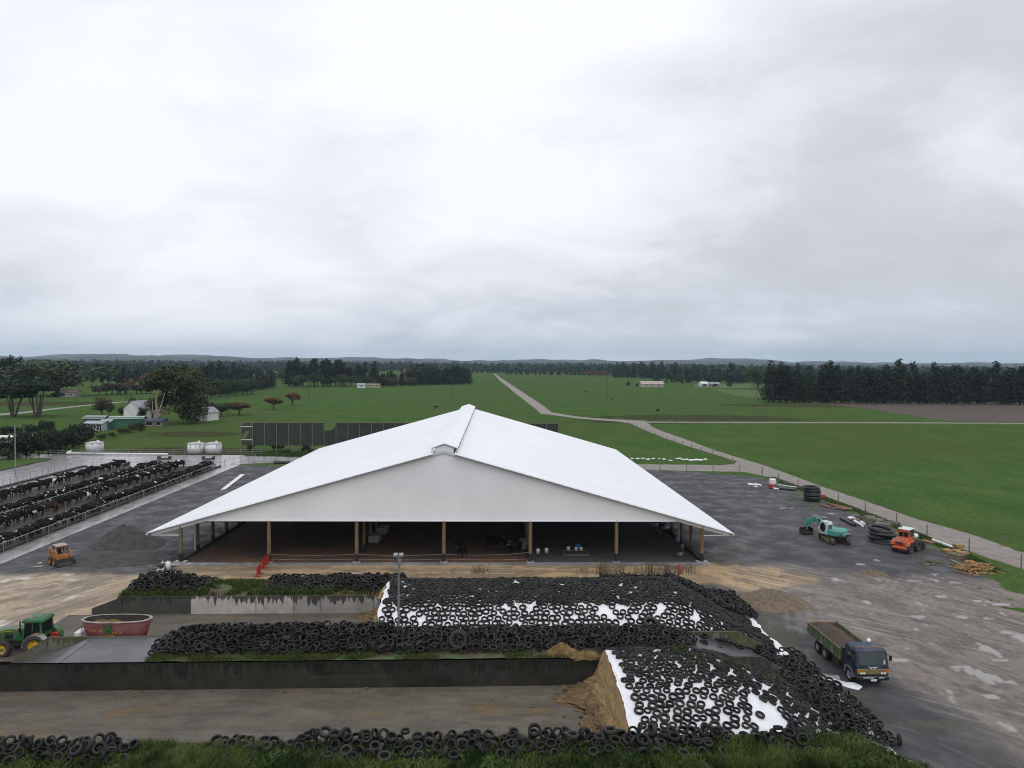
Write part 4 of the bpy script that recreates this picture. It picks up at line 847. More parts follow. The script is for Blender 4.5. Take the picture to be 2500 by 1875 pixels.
# ================================================================== LAMP POLES
def lamp(p, h, label, heads=True, r=0.075):
    t = thing('lamp_pole', label, 'lamp pole', p)
    q = MB(); q.cyl((0, 0, 0), (0, 0, h), r, r * 0.8, 10); ob('pole', q, m_galv, t)
    if heads:
        q = MB(); q.box((0, 0, h), (0.6, 0.08, 0.08)); ob('cross_arm', q, m_galv, t)
        for sx in (-1, 1):
            q = MB(); q.hull([(sx * 0.2 + a * 0.16, b * 0.16 - 0.12, h + 0.10 + c * 0.07 + b * 0.05) for a in (-1, 1) for b in (-1, 1) for c in (-1, 1)]); ob('floodlight', q, m_galv, t)
        q = MB(); q.box((0.08, -0.02, h - 0.45), (0.22, 0.18, 0.4)); ob('junction_box', q, m_galv, t)
    return t
lamp(bw(-8.16, 5.22, 1.8), 5.75, 'galvanised lamp pole with twin floodlights in front of the white sheet', True, 0.085)
lamp(gp(38, 1164), 9.6, 'slim pale lamp pole beside the feed pad at the left edge', False, 0.12)
# ================================================================== SMALL YARD THINGS
def barrier(px0, px1, label):
    a = gp(*px0); b = gp(*px1); d = b - a; t = thing('safety_barrier', label, 'barrier', a, math.atan2(d.y, d.x), 'red plastic barriers'); l = d.length
    q = MB(); q.box((l / 2, 0, 1.0), (l, 0.07, 0.09)); q.box((l / 2, 0, 0.18), (l, 0.07, 0.09)); q.box((0.04, 0, 0.6), (0.09, 0.07, 0.85)); q.box((l - 0.04, 0, 0.6), (0.09, 0.07, 0.85)); ob('frame', q, m_red, t)
    n = int(l / 0.16)
    for k in range(1, n): q = MB(); q.box((l * k / n, 0, 0.6), (0.075, 0.05, 0.78)); ob('slat', q, m_red, t)
    for k in (0.2, 0.8): q = MB(); q.box((l * k, 0, 0.05), (0.12, 0.6, 0.09)); ob('foot', q, m_red, t)
barrier((627, 1411), (637, 1398), 'red plastic barrier nearer the tyre bank'); barrier((640, 1390), (658, 1374), 'red plastic barrier against the second barn pole')
a = gp(390, 1400); b = gp(404, 1375)
t = thing('ladder', 'white ladder lying near the left barn corner', 'ladder', a, math.atan2(b.y - a.y, b.x - a.x)); l = (b - a).length
for s in (-1, 1): q = MB(); q.box((l / 2, s * 0.26, 0.25), (l, 0.07, 0.10)); ob('stile', q, m_white, t)
for k in range(1, 6): q = MB(); q.box((l * k / 6, 0, 0.25), (0.08, 0.5, 0.07)); ob('rung', q, m_white, t)
t = thing('wheelbarrow', 'dark wheelbarrow beside the white ladder', 'wheelbarrow', gp(393, 1392), 0.5)
q = MB(); q.hull([(-.5, -.3, .62), (-.5, .3, .62), (.45, -.3, .66), (.45, .3, .66), (-.2, -.2, .3), (-.2, .2, .3), (.2, -.2, .3), (.2, .2, .3)]); ob('tray', q, m_dmetal, t)
q = MB(); q.tube([(-1.1, -.28, .6), (-.3, -.25, .36), (.6, 0, .22)], .025); q.tube([(-1.1, .28, .6), (-.3, .25, .36), (.6, 0, .22)], .025); q.tube([(-.3, -.25, .36), (-.35, -.27, 0)], .02); q.tube([(-.3, .25, .36), (-.35, .27, 0)], .02); ob('frame', q, m_galv, t)
q = MB(); q.lathe([(.1, -.05), (.2, -.05), (.22, 0), (.2, .05), (.1, .05)], 14, 'y', close=True); o = ob('wheel', q, m_rubber, t, (.62, 0, .22))
q = MB(); q.lathe([(0, 0), (.24, 0), (.27, .8), (.25, .82), (0, .82)], 16); tag(ob('drum', q, m_white, loc=gp(411, 1391)), 'white upright drum in front of the left corner pole', 'drum')
# flashing sheet on the gravel
P_ = [gp(x / 3.16, 800 + y / 3.16) for x, y in ((1700, 1255), (1742, 1250), (1890, 1135), (1855, 1135))]
q = MB(); q.prism([(p.x, p.y) for p in P_], 'z', 0.06, 0.11); tag(ob('roofing_sheet', q, m_white), 'long white roofing sheet lying on the gravel left of the barn', 'sheet')
q = MB(); a = gp(800, 1412, 1.9); b = gp(872, 1402, 2.1); q.cyl(a, b, 0.06, 0.06, 8); q.cyl(a + Vector((0, .3, 0)), b + Vector((0, .3, 0)), 0.05, 0.05, 8); tag(ob('steel_bar', q, m_galv), 'pale steel bar lying across the far tyre bank', 'bar')
# wrecked sheet of white plastic beside the truck
def rag(name, label, p, l, wd, rz, seed, mat):
    us = np.linspace(-l / 2, l / 2, 28); vs = np.linspace(-wd / 2, wd / 2, 12); UU, VV = np.meshgrid(us, vs); k = 0.5 + 0.9 * fbm(UU * 1.3, np.zeros_like(UU), seed)
    ZZ = 0.03 + 0.42 * np.maximum(0, fbm(UU * 1.6, VV * 2.4, seed + 2) - 0.35); ZZ *= (1 - (np.abs(VV) / (wd / 2)) ** 4)
    return tag(ob(name, grid_mesh(name, UU + (fbm(VV * 2, UU, seed) - .5) * .6, VV * k, ZZ), mat, loc=p, rot=(0, 0, rz)), label, 'plastic sheet')
rag('plastic_sheet', 'crumpled white plastic sheet on the ground before the truck', gp(2055, 1668), 2.6, 0.9, R(-38), 3, m_sheet)
rag('plastic_sheet', 'crumpled grey plastic sheet left of the truck front wheel', gp(2012, 1652), 1.7, 0.8, R(-20), 6, M('grey_film', (0.34, 0.34, 0.34), (0.2, 0.2, 0.2), 2, 0.5, coord='pos'))
rag('plastic_sheet', 'small white plastic scrap on the tyres at the ramp end', gp(1907, 1596, 0.5), 0.9, 0.5, R(-15), 9, m_sheet)
# row of torn white plastic along the paddock fence
rs = random.Random(77)
for k in range(16):
    x = 1530 + k * 13 if k < 9 else 1655 + (k - 9) * 11; y = 1121 + rs.uniform(-2, 3)
    rag('plastic_scrap', 'torn white plastic scrap in the grass by the paddock fence', gp(x, y), rs.uniform(.8, 2.2) if k >= 9 else rs.uniform(.4, 1.0), rs.uniform(.6, 1.6), rs.uniform(-.4, .4), k, m_sheet)['group'] = 'plastic scraps along the paddock fence'
# right-hand yard edge: pipes, coils, timber
def coil(label, p, rad, tubr, n, tilt, squash=1.0, loose=0.0, seed=1):
    t = thing('pipe_coil', label, 'pipe coil', p, 0.3); rr_ = random.Random(seed)
    for k in range(n):
        q = MB(); m_, s_ = 26, 8; vs = []
        for i in range(m_):
            a_ = 2 * math.pi * i / m_
            for j in range(s_):
                b_ = 2 * math.pi * j / s_; R_ = rad * (1 + rr_.uniform(-.02, .02)) + tubr * math.cos(b_); vs.append((R_ * math.cos(a_), R_ * math.sin(a_) * squash, tubr * math.sin(b_)))
        q.add(vs, [(i * s_ + j, ((i + 1) % m_) * s_ + j, ((i + 1) % m_) * s_ + (j + 1) % s_, i * s_ + (j + 1) % s_) for i in range(m_) for j in range(s_)], True)
        ob('pipe_ring', q, m_black, t, (rr_.uniform(-1, 1) * loose, rr_.uniform(-1, 1) * loose, tubr * 1.0 + k * tubr * 1.85), (R(rr_.uniform(-1, 1) * tilt), R(rr_.uniform(-1, 1) * tilt), rr_.uniform(0, 3)))
    return t
coil('tall stack of coiled black drainage pipe at the yard edge', gp(1981, 1222), 1.15, 0.21, 6, 3, 1, 0.12, 3)
coil('loose flattened heap of coiled black pipe left of the orange loader', gp(2152, 1322), 1.35, 0.24, 4, 9, 0.9, 0.45, 5)
q = MB(); q.cbox((0, 0, .3), (.75, .5, .6), .06); tag(ob('fuel_can', q, m_red, loc=gp(2008, 1216)), 'small red can beside the tall black pipe coil', 'can')
q = MB(); q.lathe([(0, 0), (.36, 0), (.38, .3), (.36, .33), (.38, .36), (.38, .8), (.3, .86), (0, .86)], 16); tag(ob('drum', q, m_red, loc=gp(1882, 1193)), 'red drum at the plastic rubbish near the yard corner', 'drum')
q = MB(); q.cbox((0, 0, .6), (1.1, 1.0, 1.1), .15); tag(ob('bulk_bag', q, m_white, loc=gp(1886, 1184)), 'white bulk bag behind the red drum', 'bag')
for k, (px, py, l, wd) in enumerate(((1836, 1182, 1.6, 1.2), (1842, 1188, 1.5, .9), (1856, 1184, 1.3, .7), (1895, 1193, 1.0, .5))):
    rag('plastic_scrap', 'white plastic scrap in the rubbish near the yard corner', gp(px, py), l, wd, k, 30 + k, m_sheet)['group'] = 'plastic scraps at the yard corner'
def stick(name, label, a, b, wd, ht, mat, cat, group=None, round_=False, z=0.0):
    d = b - a; q = MB()
    if round_: q.cyl((0, 0, wd), (d.length, 0, wd), wd, wd, 10)
    else: q.box((d.length / 2, 0, ht / 2), (d.length, wd, ht))
    o = ob(name, q, mat, loc=(a.x, a.y, a.z + z), rot=(0, 0, math.atan2(d.y, d.x))); o.rotation_euler.y = -math.asin(max(-1, min(1, d.z / max(.01, d.length)))); return tag(o, label, cat, group)
for k in range(7):
    a = gp(1846 + rs.uniform(-6, 10), 1190 + rs.uniform(-3, 6)); an = rs.uniform(0, 3.1); stick('timber_offcut', 'pale timber offcut in the rubbish near the yard corner', a, a + Vector((math.cos(an), math.sin(an), .05)) * rs.uniform(.8, 1.8), .1, .08, m_timber, 'timber', 'offcuts at the yard corner', z=0.05 + k * .02)
m_tan = M('tan_timber', (0.36, 0.22, 0.085), (0.24, 0.14, 0.055), 5, 0.8); m_rust = M('rusty_plank', (0.20, 0.11, 0.06), (0.13, 0.075, 0.045), 4, 0.85)
stick('pipe', 'black pipe lying left of the two white pipes', gp(2053, 1269), gp(2087, 1286), .22, 0, m_black, 'pipe', None, True); stick('pipe', 'middle white pipe of the three by the concrete blocks', gp(2072, 1267), gp(2106, 1287), .2, 0, m_white, 'pipe', None, True); stick('pipe', 'white pipe nearest the concrete blocks', gp(2078, 1266), gp(2110, 1282), .2, 0, m_white, 'pipe', None, True)
stick('sheet_pack', 'dark pack of sheets behind the bulk bag', gp(1904, 1194), gp(1942, 1198), 1.2, .3, m_black, 'sheets'); stick('flashing', 'white flashing strip on the dark sheet pack', gp(1900, 1188), gp(1944, 1194), .35, .1, m_white, 'flashing', z=.3)
for k, (x, y, x2, y2) in enumerate(((2005, 1234, 2028, 1241), (2022, 1231, 2066, 1241), (2026, 1236, 2060, 1243), (2035, 1243, 2078, 1244), (2056, 1247, 2080, 1246))):
    stick('plank', 'brown plank lying at the verge between pipe coil and white pipes', gp(x, y), gp(x2, y2), .5, .14, m_rust, 'plank', 'planks on the verge', z=.05 + .03 * k)
for k in range(9):
    a = gp(2100 + (k % 5) * 19 + rs.uniform(-3, 3), 1265 + (k // 5) * 10 + (k % 5) * 4 + rs.uniform(-2, 2)); q = MB(); q.cbox((0, 0, .22), (2.1, .9, .45), .05); tag(ob('concrete_block', q, M('old_block', (.16, .15, .125), (.1, .095, .08), 2, .9, coord='pos') if k == 0 else bpy.data.materials['old_block'], loc=a, rot=(0, 0, R(-28) + rs.uniform(-.3, .3))), 'weathered concrete block beside the white pipes', 'block', 'concrete blocks at the verge')
stick('plank_bundle', 'flat bundle of brown planks behind the loader bucket', gp(2252, 1322), gp(2278, 1329), .9, .25, m_rust, 'planks'); stick('pipe', 'long white pipe lying along the verge near the fence post', gp(2277, 1322), gp(2328, 1341), .17, 0, m_white, 'pipe', None, True, .05)
for k in range(4): stick('pallet', 'orange-brown timber pack %s' % ('low by the white pipe end', 'under the top pack', 'on top near the fence', 'in front of the fence post')[k], gp((2304, 2328, 2331, 2340)[k], (1349, 1349, 1344, 1355)[k]), gp((2322, 2348, 2350, 2358)[k], (1348, 1350, 1344, 1353)[k]), .9, .35, m_tan, 'timber', z=(0, 0, .4, 0)[k])
t = thing('pallet', 'stacked wooden pallet above the loose timber pile', 'pallet', gp(2337, 1366), 0.6)
for k in range(7): q = MB(); q.box((0, -.6 + k * .2, .62), (1.3, .11, .03)); ob('board', q, m_timber, t)
for k in range(3): q = MB(); q.box((-.55 + k * .55, 0, .3), (.1, 1.3, .58)); ob('bearer', q, m_timber, t)
for k in range(44):
    cx, cy = 2385 + rs.gauss(0, 17), 1391 + rs.gauss(0, 6); a = gp(cx, cy); an = rs.gauss(-0.35, 0.55) + (1.2 if rs.random() < .2 else 0); l = rs.uniform(1.2, 2.6); d = Vector((math.cos(an), math.sin(an), 0)) * l
    z_ = max(0.03, .75 * math.exp(-((cx - 2383) / 20) ** 2 - ((cy - 1391) / 7) ** 2) * rs.random())
    stick('timber_offcut', 'tan timber length in the loose pile near the yard corner grass', a - d / 2, a + d / 2, .13, .12, m_tan, 'timber', 'loose timber pile', z=z_)
for k in range(9):
    a = gp(2272 + rs.gauss(0, 9), 1378 + rs.gauss(0, 3)); an = rs.uniform(0, 3.1); stick('timber_offcut', 'broken timber stick in the small scatter on the black gravel', a, a + Vector((math.cos(an), math.sin(an), 0)) * rs.uniform(.8, 1.7), .1, .1, m_timber, 'timber', 'small timber scatter', z=.04 * k)
stick('board', 'long boards lying under the pallet', gp(2318, 1366), gp(2352, 1382), .5, .1, m_timber, 'board'); stick('board', 'pale flat board panel behind the loose timber pile', gp(2358, 1376), gp(2380, 1379), 1.0, .12, m_tan, 'board', z=.2); stick('pipe', 'dark pipe behind the loose timber pile', gp(2385, 1380), gp(2432, 1397), .09, 0, m_black, 'pipe', None, True)
# ================================================================== VEHICLES
def paint(name, c, dirt=(0.16, 0.13, 0.10), amt=0.5, rough=0.45): return M(name, c, tuple(x * .78 for x in c), 2.2, rough, coord='obj', dirt=(dirt, 0.47, min(.95, amt + .2)))
p_blue = paint('navy_truck_paint', (0.008, 0.022, 0.055), (0.09, 0.085, 0.08), amt=0.3); p_green_old = paint('faded_green_paint', (0.075, 0.115, 0.058), (0.17, 0.145, 0.09), 0.95, .7); p_gold = paint('gold_band', (0.26, 0.20, 0.065), amt=.4)
p_jd = paint('tractor_green', (0.018, 0.12, 0.035), amt=0.4); p_yel = paint('wheel_yellow', (0.62, 0.42, 0.02), amt=.5); p_red = paint('mixer_red', (0.115, 0.012, 0.014), (0.15, 0.06, 0.055), 0.25, .5)
p_or = paint('loader_orange', (0.62, 0.11, 0.03), amt=0.35); p_skid = paint('skid_orange', (0.50, 0.19, 0.045), amt=.5); p_teal = paint('excavator_teal', (0.045, 0.36, 0.29), amt=.25); p_cab = paint('cab_white', (0.62, 0.65, 0.65), amt=.3)
m_amber = M('amber_lens', (0.65, 0.14, 0.01), None, 3, .25); m_lens = M('clear_lens', (.75, .78, .78), None, 3, .12); m_soil = M('load_soil', (0.085, 0.058, 0.042), (0.055, 0.04, 0.03), 3, .95, bump=.05)
m_tread = M('muddy_tread', (0.035, 0.033, 0.03), (0.075, 0.065, 0.052), 3, .9)
def wheel(par, c, Ro, w_, rim_mat, name='wheel', lugs=False, axis='x', Ri=0.6):
    """tyre mesh with its rim as a sub-part; axis is the axle direction"""
    q = MB(); r = Ro; q.lathe([(r * Ri, -w_ * .46), (r * .86, -w_ * .52), (r * .985, -w_ * .40), (r, 0), (r * .985, w_ * .40), (r * .86, w_ * .52), (r * Ri, w_ * .46)], 24, axis, close=True)
    if lugs:
        n = 18
        for i in range(n):
            a_ = 2 * math.pi * i / n
            for s in (-1, 1):
                a2 = a_ + (math.pi / n if s > 0 else 0); m_ = Matrix.Rotation(a2, 4, axis.upper()); 
                d = {'x': (w_ * .5, .07 * r, .10 * r), 'y': (.07 * r, w_ * .5, .10 * r)}[axis]; ctr = {'x': (s * w_ * .25, 0, r), 'y': (0, s * w_ * .25, r)}[axis]
                q.box(ctr, d, mat=m_)
    o = ob(name, q, m_tread if lugs else m_rubber, par, c)
    q = MB(); rr_ = r * Ri; q.lathe([(0, -w_ * .22), (rr_ * .35, -w_ * .24), (rr_ * .45, -w_ * .12), (rr_ * .8, -w_ * .14), (rr_ * .92, -w_ * .40), (rr_ * 1.01, -w_ * .42), (rr_ * 1.01, w_ * .42), (rr_ * .92, w_ * .40), (rr_ * .8, w_ * .14), (rr_ * .45, w_ * .12), (rr_ * .35, w_ * .24), (0, w_ * .22)], 20, axis); ob('rim', q, rim_mat, o)
    return o
def text_part(name, body, size, mat, par, loc, rot):
    cu = bpy.data.curves.new(name, 'FONT'); cu.body = body; cu.size = size; cu.extrude = 0.004; cu.align_x = 'CENTER'; cu.align_y = 'CENTER'
    tmp = bpy.data.objects.new('tmp', cu); COL.objects.link(tmp); dg = bpy.context.evaluated_depsgraph_get(); me = bpy.data.meshes.new_from_object(tmp.evaluated_get(dg)); bpy.data.objects.remove(tmp)
    me.materials.clear(); me.materials.append(mat); return ob(name, me, None, par, loc, rot)
# ---- tip truck (front faces -Y)
T = thing('tip_truck', 'navy blue tip truck with green tray full of soil parked in the yard', 'truck', (24.62, 51.55, 0), R(1.5))
cabp = [(-1.08, -3.72, .82), (1.08, -3.72, .82), (-1.1, -3.76, 1.45), (1.1, -3.76, 1.45), (-1.06, -3.48, 2.42), (1.06, -3.48, 2.42), (-0.98, -3.28, 2.58), (.98, -3.28, 2.58), (-.98, -2.2, 2.60), (.98, -2.2, 2.60), (-1.08, -2.08, 2.45), (1.08, -2.08, 2.45), (-1.1, -2.05, 1.45), (1.1, -2.05, 1.45), (-1.1, -2.05, .98), (1.1, -2.05, .98)]
q = MB(); q.hull(cabp); cab = ob('cab', q, p_blue, T)
q = MB(); q.hull([(s * .95, -3.762 + dy, z) for s in (-1, 1) for dy in (0,) for z in (1.60,)] + [(s * .92, -3.525, 2.36) for s in (-1, 1)] + [(s * .95, -3.735, 1.60) for s in (-1, 1)] + [(s * .92, -3.50, 2.36) for s in (-1, 1)]); ob('windscreen', q, M('greenish_glass', (.035, .05, .045), None, 2, .1), cab)
for s in (-1, 1):
    q = MB(); q.prism([(-3.35, 1.55), (-2.45, 1.55), (-2.45, 2.3), (-3.22, 2.3)], 'x', s * 1.075, s * 1.105); ob('side_window', q, GLASS_DARK, cab)
    q = MB(); q.prism([(-3.45, .95), (-2.38, .95), (-2.38, 1.5), (-3.42, 1.5)], 'x', s * 1.09, s * 1.112); dr = ob('door', q, p_blue, cab); q = MB(); q.box((s * 1.125, -2.52, 1.38), (.03, .18, .05)); ob('handle', q, m_black, cab)
    q = MB(); q.box((s * 1.30, -3.6, 2.0), (.18, .07, .36)); q.tube([(s * 1.08, -3.55, 2.25), (s * 1.3, -3.6, 2.1)], .018); ob('mirror', q, m_black, T)
    q = MB(); q.box((s * .98, -3.785, 1.20), (.22, .06, .17)); ob('indicator', q, m_amber, T)
    for k in (0, 1): q = MB(); q.lathe([(0, -.02), (.085, -.02), (.085, .03)], 12, 'y'); ob('headlight', q, m_lens, T, (s * (.62 + k * .19), -3.80, 1.03))
    q = MB(); q.prism([(-3.25 + .0, .55), (-3.2, .92), (-2.95, 1.1), (-2.4, 1.1), (-2.1, .95), (-2.04, .5), (-2.12, .5), (-2.2, .88), (-2.45, 1.0), (-2.9, 1.0), (-3.1, .86), (-3.16, .55)], 'x', s * .82, s * 1.14); ob('mudguard', q, m_galv, T)
q = MB(); q.cbox((0, -3.77, 1.16), (2.16, .06, .38), .02); ob('front_band', q, p_gold, T)
q = MB(); q.cbox((0, -3.80, .72), (2.2, .2, .28), .05); bp_ = ob('bumper', q, m_black, T)
q = MB(); q.box((-.35, -3.905, .78), (.75, .02, .05)); q.box((.55, -3.905, .78), (.35, .02, .05)); ob('bumper_trim', q, m_white, bp_)
q = MB(); q.box((.0, -3.92, .62), (.42, .02, .13)); ob('number_plate', q, m_white, bp_)
# winged badge
q = MB(); q.prism([(-.36, 1.50), (-.12, 1.44), (0, 1.455), (.12, 1.44), (.36, 1.50), (.2, 1.40), (.08, 1.33), (0, 1.31), (-.08, 1.33), (-.2, 1.40)], 'y', -3.79, -3.762); bd = ob('badge', q, m_lens, cab)
q = MB(); q.prism([(-.07, 1.41), (.07, 1.41), (.05, 1.355), (-.05, 1.355)], 'y', -3.80, -3.788); ob('badge_centre', q, p_blue, cab)
q = MB(); q.box((.78, -3.76, 1.78), (.1, .02, .26)); ob('licence_label', q, m_white, cab)
for x in (-.7, -.35, .35, .7): q = MB(); q.lathe([(0, .06), (.05, .05), (.06, 0)], 10); ob('roof_light', q, m_amber, cab, (x, -3.1, 2.59))
q = MB(); q.lathe([(0, .22), (.12, .18), (.14, 0)], 12); ob('beacon', q, m_lens, cab, (.55, -2.15, 2.6))
q = MB(); q.cyl((-.98, -1.9, 1.0), (-.98, -1.9, 2.1), .23, .23, 12); ob('air_cleaner', q, m_black, T)
q = MB()
for s in (-1, 1): q.box((s * .42, .1, .82), (.14, 7.2, .26))
q.box((0, -1.2, .8), (.9, .12, .2)); q.box((0, 3.0, .8), (.9, .12, .2)); ob('chassis', q, m_dmetal, T)
q = MB(); q.cbox((-.8, -.6, .68), (.5, .9, .5), .06); ob('fuel_tank', q, m_dmetal, T)
q = MB(); q.box((0, 1.05, 1.05), (2.3, 5.3, .1)); tray = ob('tray_floor', q, p_green_old, T)
for s in (-1, 1):
    q = MB(); q.box((s * 1.13, 1.05, 1.45), (.05, 5.3, .72)); sd_ = ob('tray_side', q, p_green_old, T)
    q = MB()
    for k in range(7): q.box((s * 1.175, -1.55 + k * .867, 1.45), (.05, .08, .74))
    q.box((s * 1.165, 1.05, 1.82), (.09, 5.3, .06)); q.box((s * 1.165, 1.05, 1.10), (.09, 5.3, .06)); ob('side_rib', q, p_green_old, sd_)
q = MB(); q.box((0, -1.62, 1.55), (2.26, .06, .95)); ob('headboard', q, p_green_old, T); q = MB(); q.box((0, 3.72, 1.45), (2.26, .06, .7)); ob('tailgate', q, m_rust, T)
us = np.linspace(-1.1, 1.1, 20); vs = np.linspace(-1.55, 3.66, 40); UU, VV = np.meshgrid(us, vs)
ZZ = 1.52 + .42 * np.exp(-(UU / .75) ** 2) * (0.45 + .9 * np.exp(-((VV - 1.6) / 1.5) ** 2)) + (fbm(UU * 3, VV * 3, 5) - .5) * .14
tag(ob('soil_load', grid_mesh('load', UU, VV, ZZ), m_soil, loc=(24.62, 51.55, 0), rot=(0, 0, R(1.5))), 'brown soil heaped in the green truck tray', 'soil')
for s in (-1, 1):
    wheel(T, (s * .95, -2.62, .49), .49, .27, m_galv)
    for y in (1.02, 2.16): wheel(T, (s * .97, y, .48), .48, .27, M('dusty_rim', (.30, .28, .25), (.2, .18, .15), 4, .7) if not bpy.data.materials.get('dusty_rim') else bpy.data.materials['dusty_rim'], Ri=.52); wheel(T, (s * .66, y, .48), .48, .26, m_dmetal)
    q = MB(); q.box((s * .9, .32, .75), (.5, .03, .6)); ob('mudflap', q, m_black, T)
# ---- tractor (front faces -X)
T = thing('tractor', 'green tractor with yellow wheels pulling a feed mixer', 'tractor', (-36.35, 52.85, 0), R(2.3)); T.scale = (.92, .92, .92)
xF, xR = -1.35, 1.3
q = MB(); q.hull([(-2.35, -.36, 1.15), (-2.35, .36, 1.15), (-2.45, -.34, 1.62), (-2.45, .34, 1.62), (-2.2, -.40, 1.86), (-2.2, .40, 1.86), (0.1, -.46, 2.10), (0.1, .46, 2.10), (0.1, -.48, 1.1), (0.1, .48, 1.1), (-1.0, -.44, 2.03), (-1.0, .44, 2.03)]); hood = ob('bonnet', q, p_jd, T)
for s in (-1, 1):
    q = MB(); q.prism([(-1.55, 1.30), (-.85, 1.25), (-.8, 1.62), (-1.45, 1.66)], 'y', s * .455, s * .47); ob('bonnet_grille', q, m_black, hood)
    q = MB(); q.prism([(-2.3, 1.80), (0.05, 2.02), (0.05, 1.97), (-2.3, 1.75)], 'y', s * .462, s * .475); ob('hood_stripe', q, p_yel, hood)
q = MB(); q.box((-2.44, 0, 1.4), (.04, .5, .4)); ob('front_grille', q, m_black, hood)
for s in (-1, 1): q = MB(); q.lathe([(0, -.04), (.09, -.03), (.1, .02)], 10, 'x'); ob('headlight', q, m_lens, hood, (-2.45, s * .22, 1.68))
q = MB(); q.box((-.4, 0, .85), (3.4, .55, .55)); ob('chassis', q, m_dmetal, T)
q = MB(); q.box((xF, 0, .68), (.3, 1.6, .24)); q.box((xR, 0, .85), (.4, 1.7, .4)); ob('axle', q, p_jd, T)
# cab: frame posts, glass, roof
q = MB(); q.hull([(.15, -.72, 1.15), (.15, .72, 1.15), (1.55, -.72, 1.5), (1.55, .72, 1.5), (.2, -.76, 1.75), (.2, .76, 1.75), (.32, -.72, 2.66), (.32, .72, 2.66), (1.62, -.76, 1.8), (1.62, .76, 1.8), (1.5, -.72, 2.66), (1.5, .72, 2.66)]); glass = ob('cab_glass', q, GLASS_DARK, T)
q = MB()
for s in (-1, 1):
    q.tube([(.15, s * .74, 1.12), (.2, s * .78, 1.75), (.32, s * .74, 2.68)], .05, 6); q.tube([(1.62, s * .78, 1.5), (1.52, s * .74, 2.68)], .085, 6); q.tube([(.85, s * .78, 1.2), (.92, s * .76, 2.68)], .035, 6); q.tube([(.15, s * .75, 1.14), (1.5, s * .78, 1.45)], .06, 6)
q.box((1.6, 0, 1.55), (.1, 1.5, .3)); ob('cab_frame', q, p_jd, T)
q = MB(); q.hull([(x_, y_, z_) for x_, y_, z_ in ((.12, -.82, 2.66), (.12, .82, 2.66), (1.72, -.82, 2.66), (1.72, .82, 2.66), (.14, -.84, 2.82), (.14, .84, 2.82), (1.7, -.84, 2.82), (1.7, .84, 2.82), (.3, -.66, 2.98), (.3, .66, 2.98), (1.55, -.66, 2.98), (1.55, .66, 2.98))]); roof_ = ob('cab_roof', q, p_jd, T)
q = MB(); q.cbox((.95, 0, 2.99), (.7, .7, .06), .02); ob('roof_hatch', q, p_jd, roof_)
for s in (-1, 1):
    q = MB(); prof = []
    for k in range(9): a_ = R(-10 + k * 22.5); prof.append((xR - .95 * math.cos(a_), .87 + .98 * math.sin(a_)))
    for k in range(8, -1, -1): a_ = R(-10 + k * 22.5); prof.append((xR - .88 * math.cos(a_), .87 + .91 * math.sin(a_)))
    q.prism(prof, 'y', s * .72, s * 1.28); fd = ob('fender', q, p_jd if s > 0 else m_galv, T); q = MB(); q.lathe([(0, .09), (.09, .07), (.1, 0)], 10); ob('indicator', q, m_amber, fd, (1.35, s * 1.1, 1.86))
    wheel(T, (xF, s * .98, .66), .66, .42, p_yel, lugs=True, axis='y'); wheel(T, (xR, s * 1.0, .88), .88, .52, p_yel, lugs=True, axis='y')
    q = MB(); q.box((.25, s * .85, .75), (.45, .3, .06)); q.box((.25, s * .85, .5), (.4, .28, .05)); q.box((.1, s * .8, .7), (.04, .05, .6)); ob('step', q, m_dmetal, T)
q = MB(); q.tube([(-.15, -.62, 1.6), (-.15, -.62, 2.75)], .05, 8); ob('exhaust', q, m_black, T)
q = MB(); q.tube([(.15, -1.1, 2.35), (.2, -.78, 2.5)], .02, 6); q.box((.12, -1.15, 2.25), (.06, .2, .3)); ob('mirror', q, m_black, T)
q = MB(); q.box((1.95, .45, 1.25), (.5, .35, .35)); ob('tool_box', q, m_red, T); q = MB(); q.tube([(1.6, 0, .55), (3.3, 0, .6)], .07); ob('drawbar', q, m_dmetal, T)
# ---- feed mixer wagon
T = thing('feed_mixer', 'dark red oval feed mixer wagon with yellow lettering behind the green tractor', 'wagon', (-29.65, 53.0, 0), R(2.3)); T.scale = (.97, .80, .90)
def oval(a_, b_, n=40):
    out = []
    for i in range(n):
        t_ = 2 * math.pi * i / n; c, s = math.cos(t_), math.sin(t_); out.append((math.copysign(abs(c) ** .8, c) * a_, math.copysign(abs(s) ** .8, s) * b_))
    return out
rings = [(oval(2.05, .88), .75), (oval(2.62, 1.15), 2.82), (oval(2.54, 1.07), 2.82), (oval(1.98, .82), .9)]
q = MB(); vs = [(x, y, z) for P, z in rings for x, y in P]; n = 40; fs = []
for j in range(3): fs += [(j * n + i, j * n + (i + 1) % n, (j + 1) * n + (i + 1) % n, (j + 1) * n + i) for i in range(n)]
fs.append(tuple(range(3 * n, 4 * n))); q.add(vs, fs, True); tub = ob('tub', q, p_red, T)
q = MB(); q.add([(x, y, 2.84) for x, y in oval(2.66, 1.19)] + [(x, y, 2.84) for x, y in oval(2.42, .98)] + [(x, y, 2.78) for x, y in oval(2.66, 1.19)], [(i, (i + 1) % 40, 40 + (i + 1) % 40, 40 + i) for i in range(40)] + [(i, (i + 1) % 40, 80 + (i + 1) % 40, 80 + i) for i in range(40)], True); ob('rim_band', q, M('worn_rim', (.34, .31, .28), (.22, .16, .13), 3, .6), T)
q = MB(); q.add([(x, y, 2.80) for x, y in oval(2.53, 1.06)] + [(x, y, 1.2) for x, y in oval(2.08, .86)], [(i, (i + 1) % 40, 40 + (i + 1) % 40, 40 + i) for i in range(40)], True); ob('tub_lining', q, m_dmetal, T)
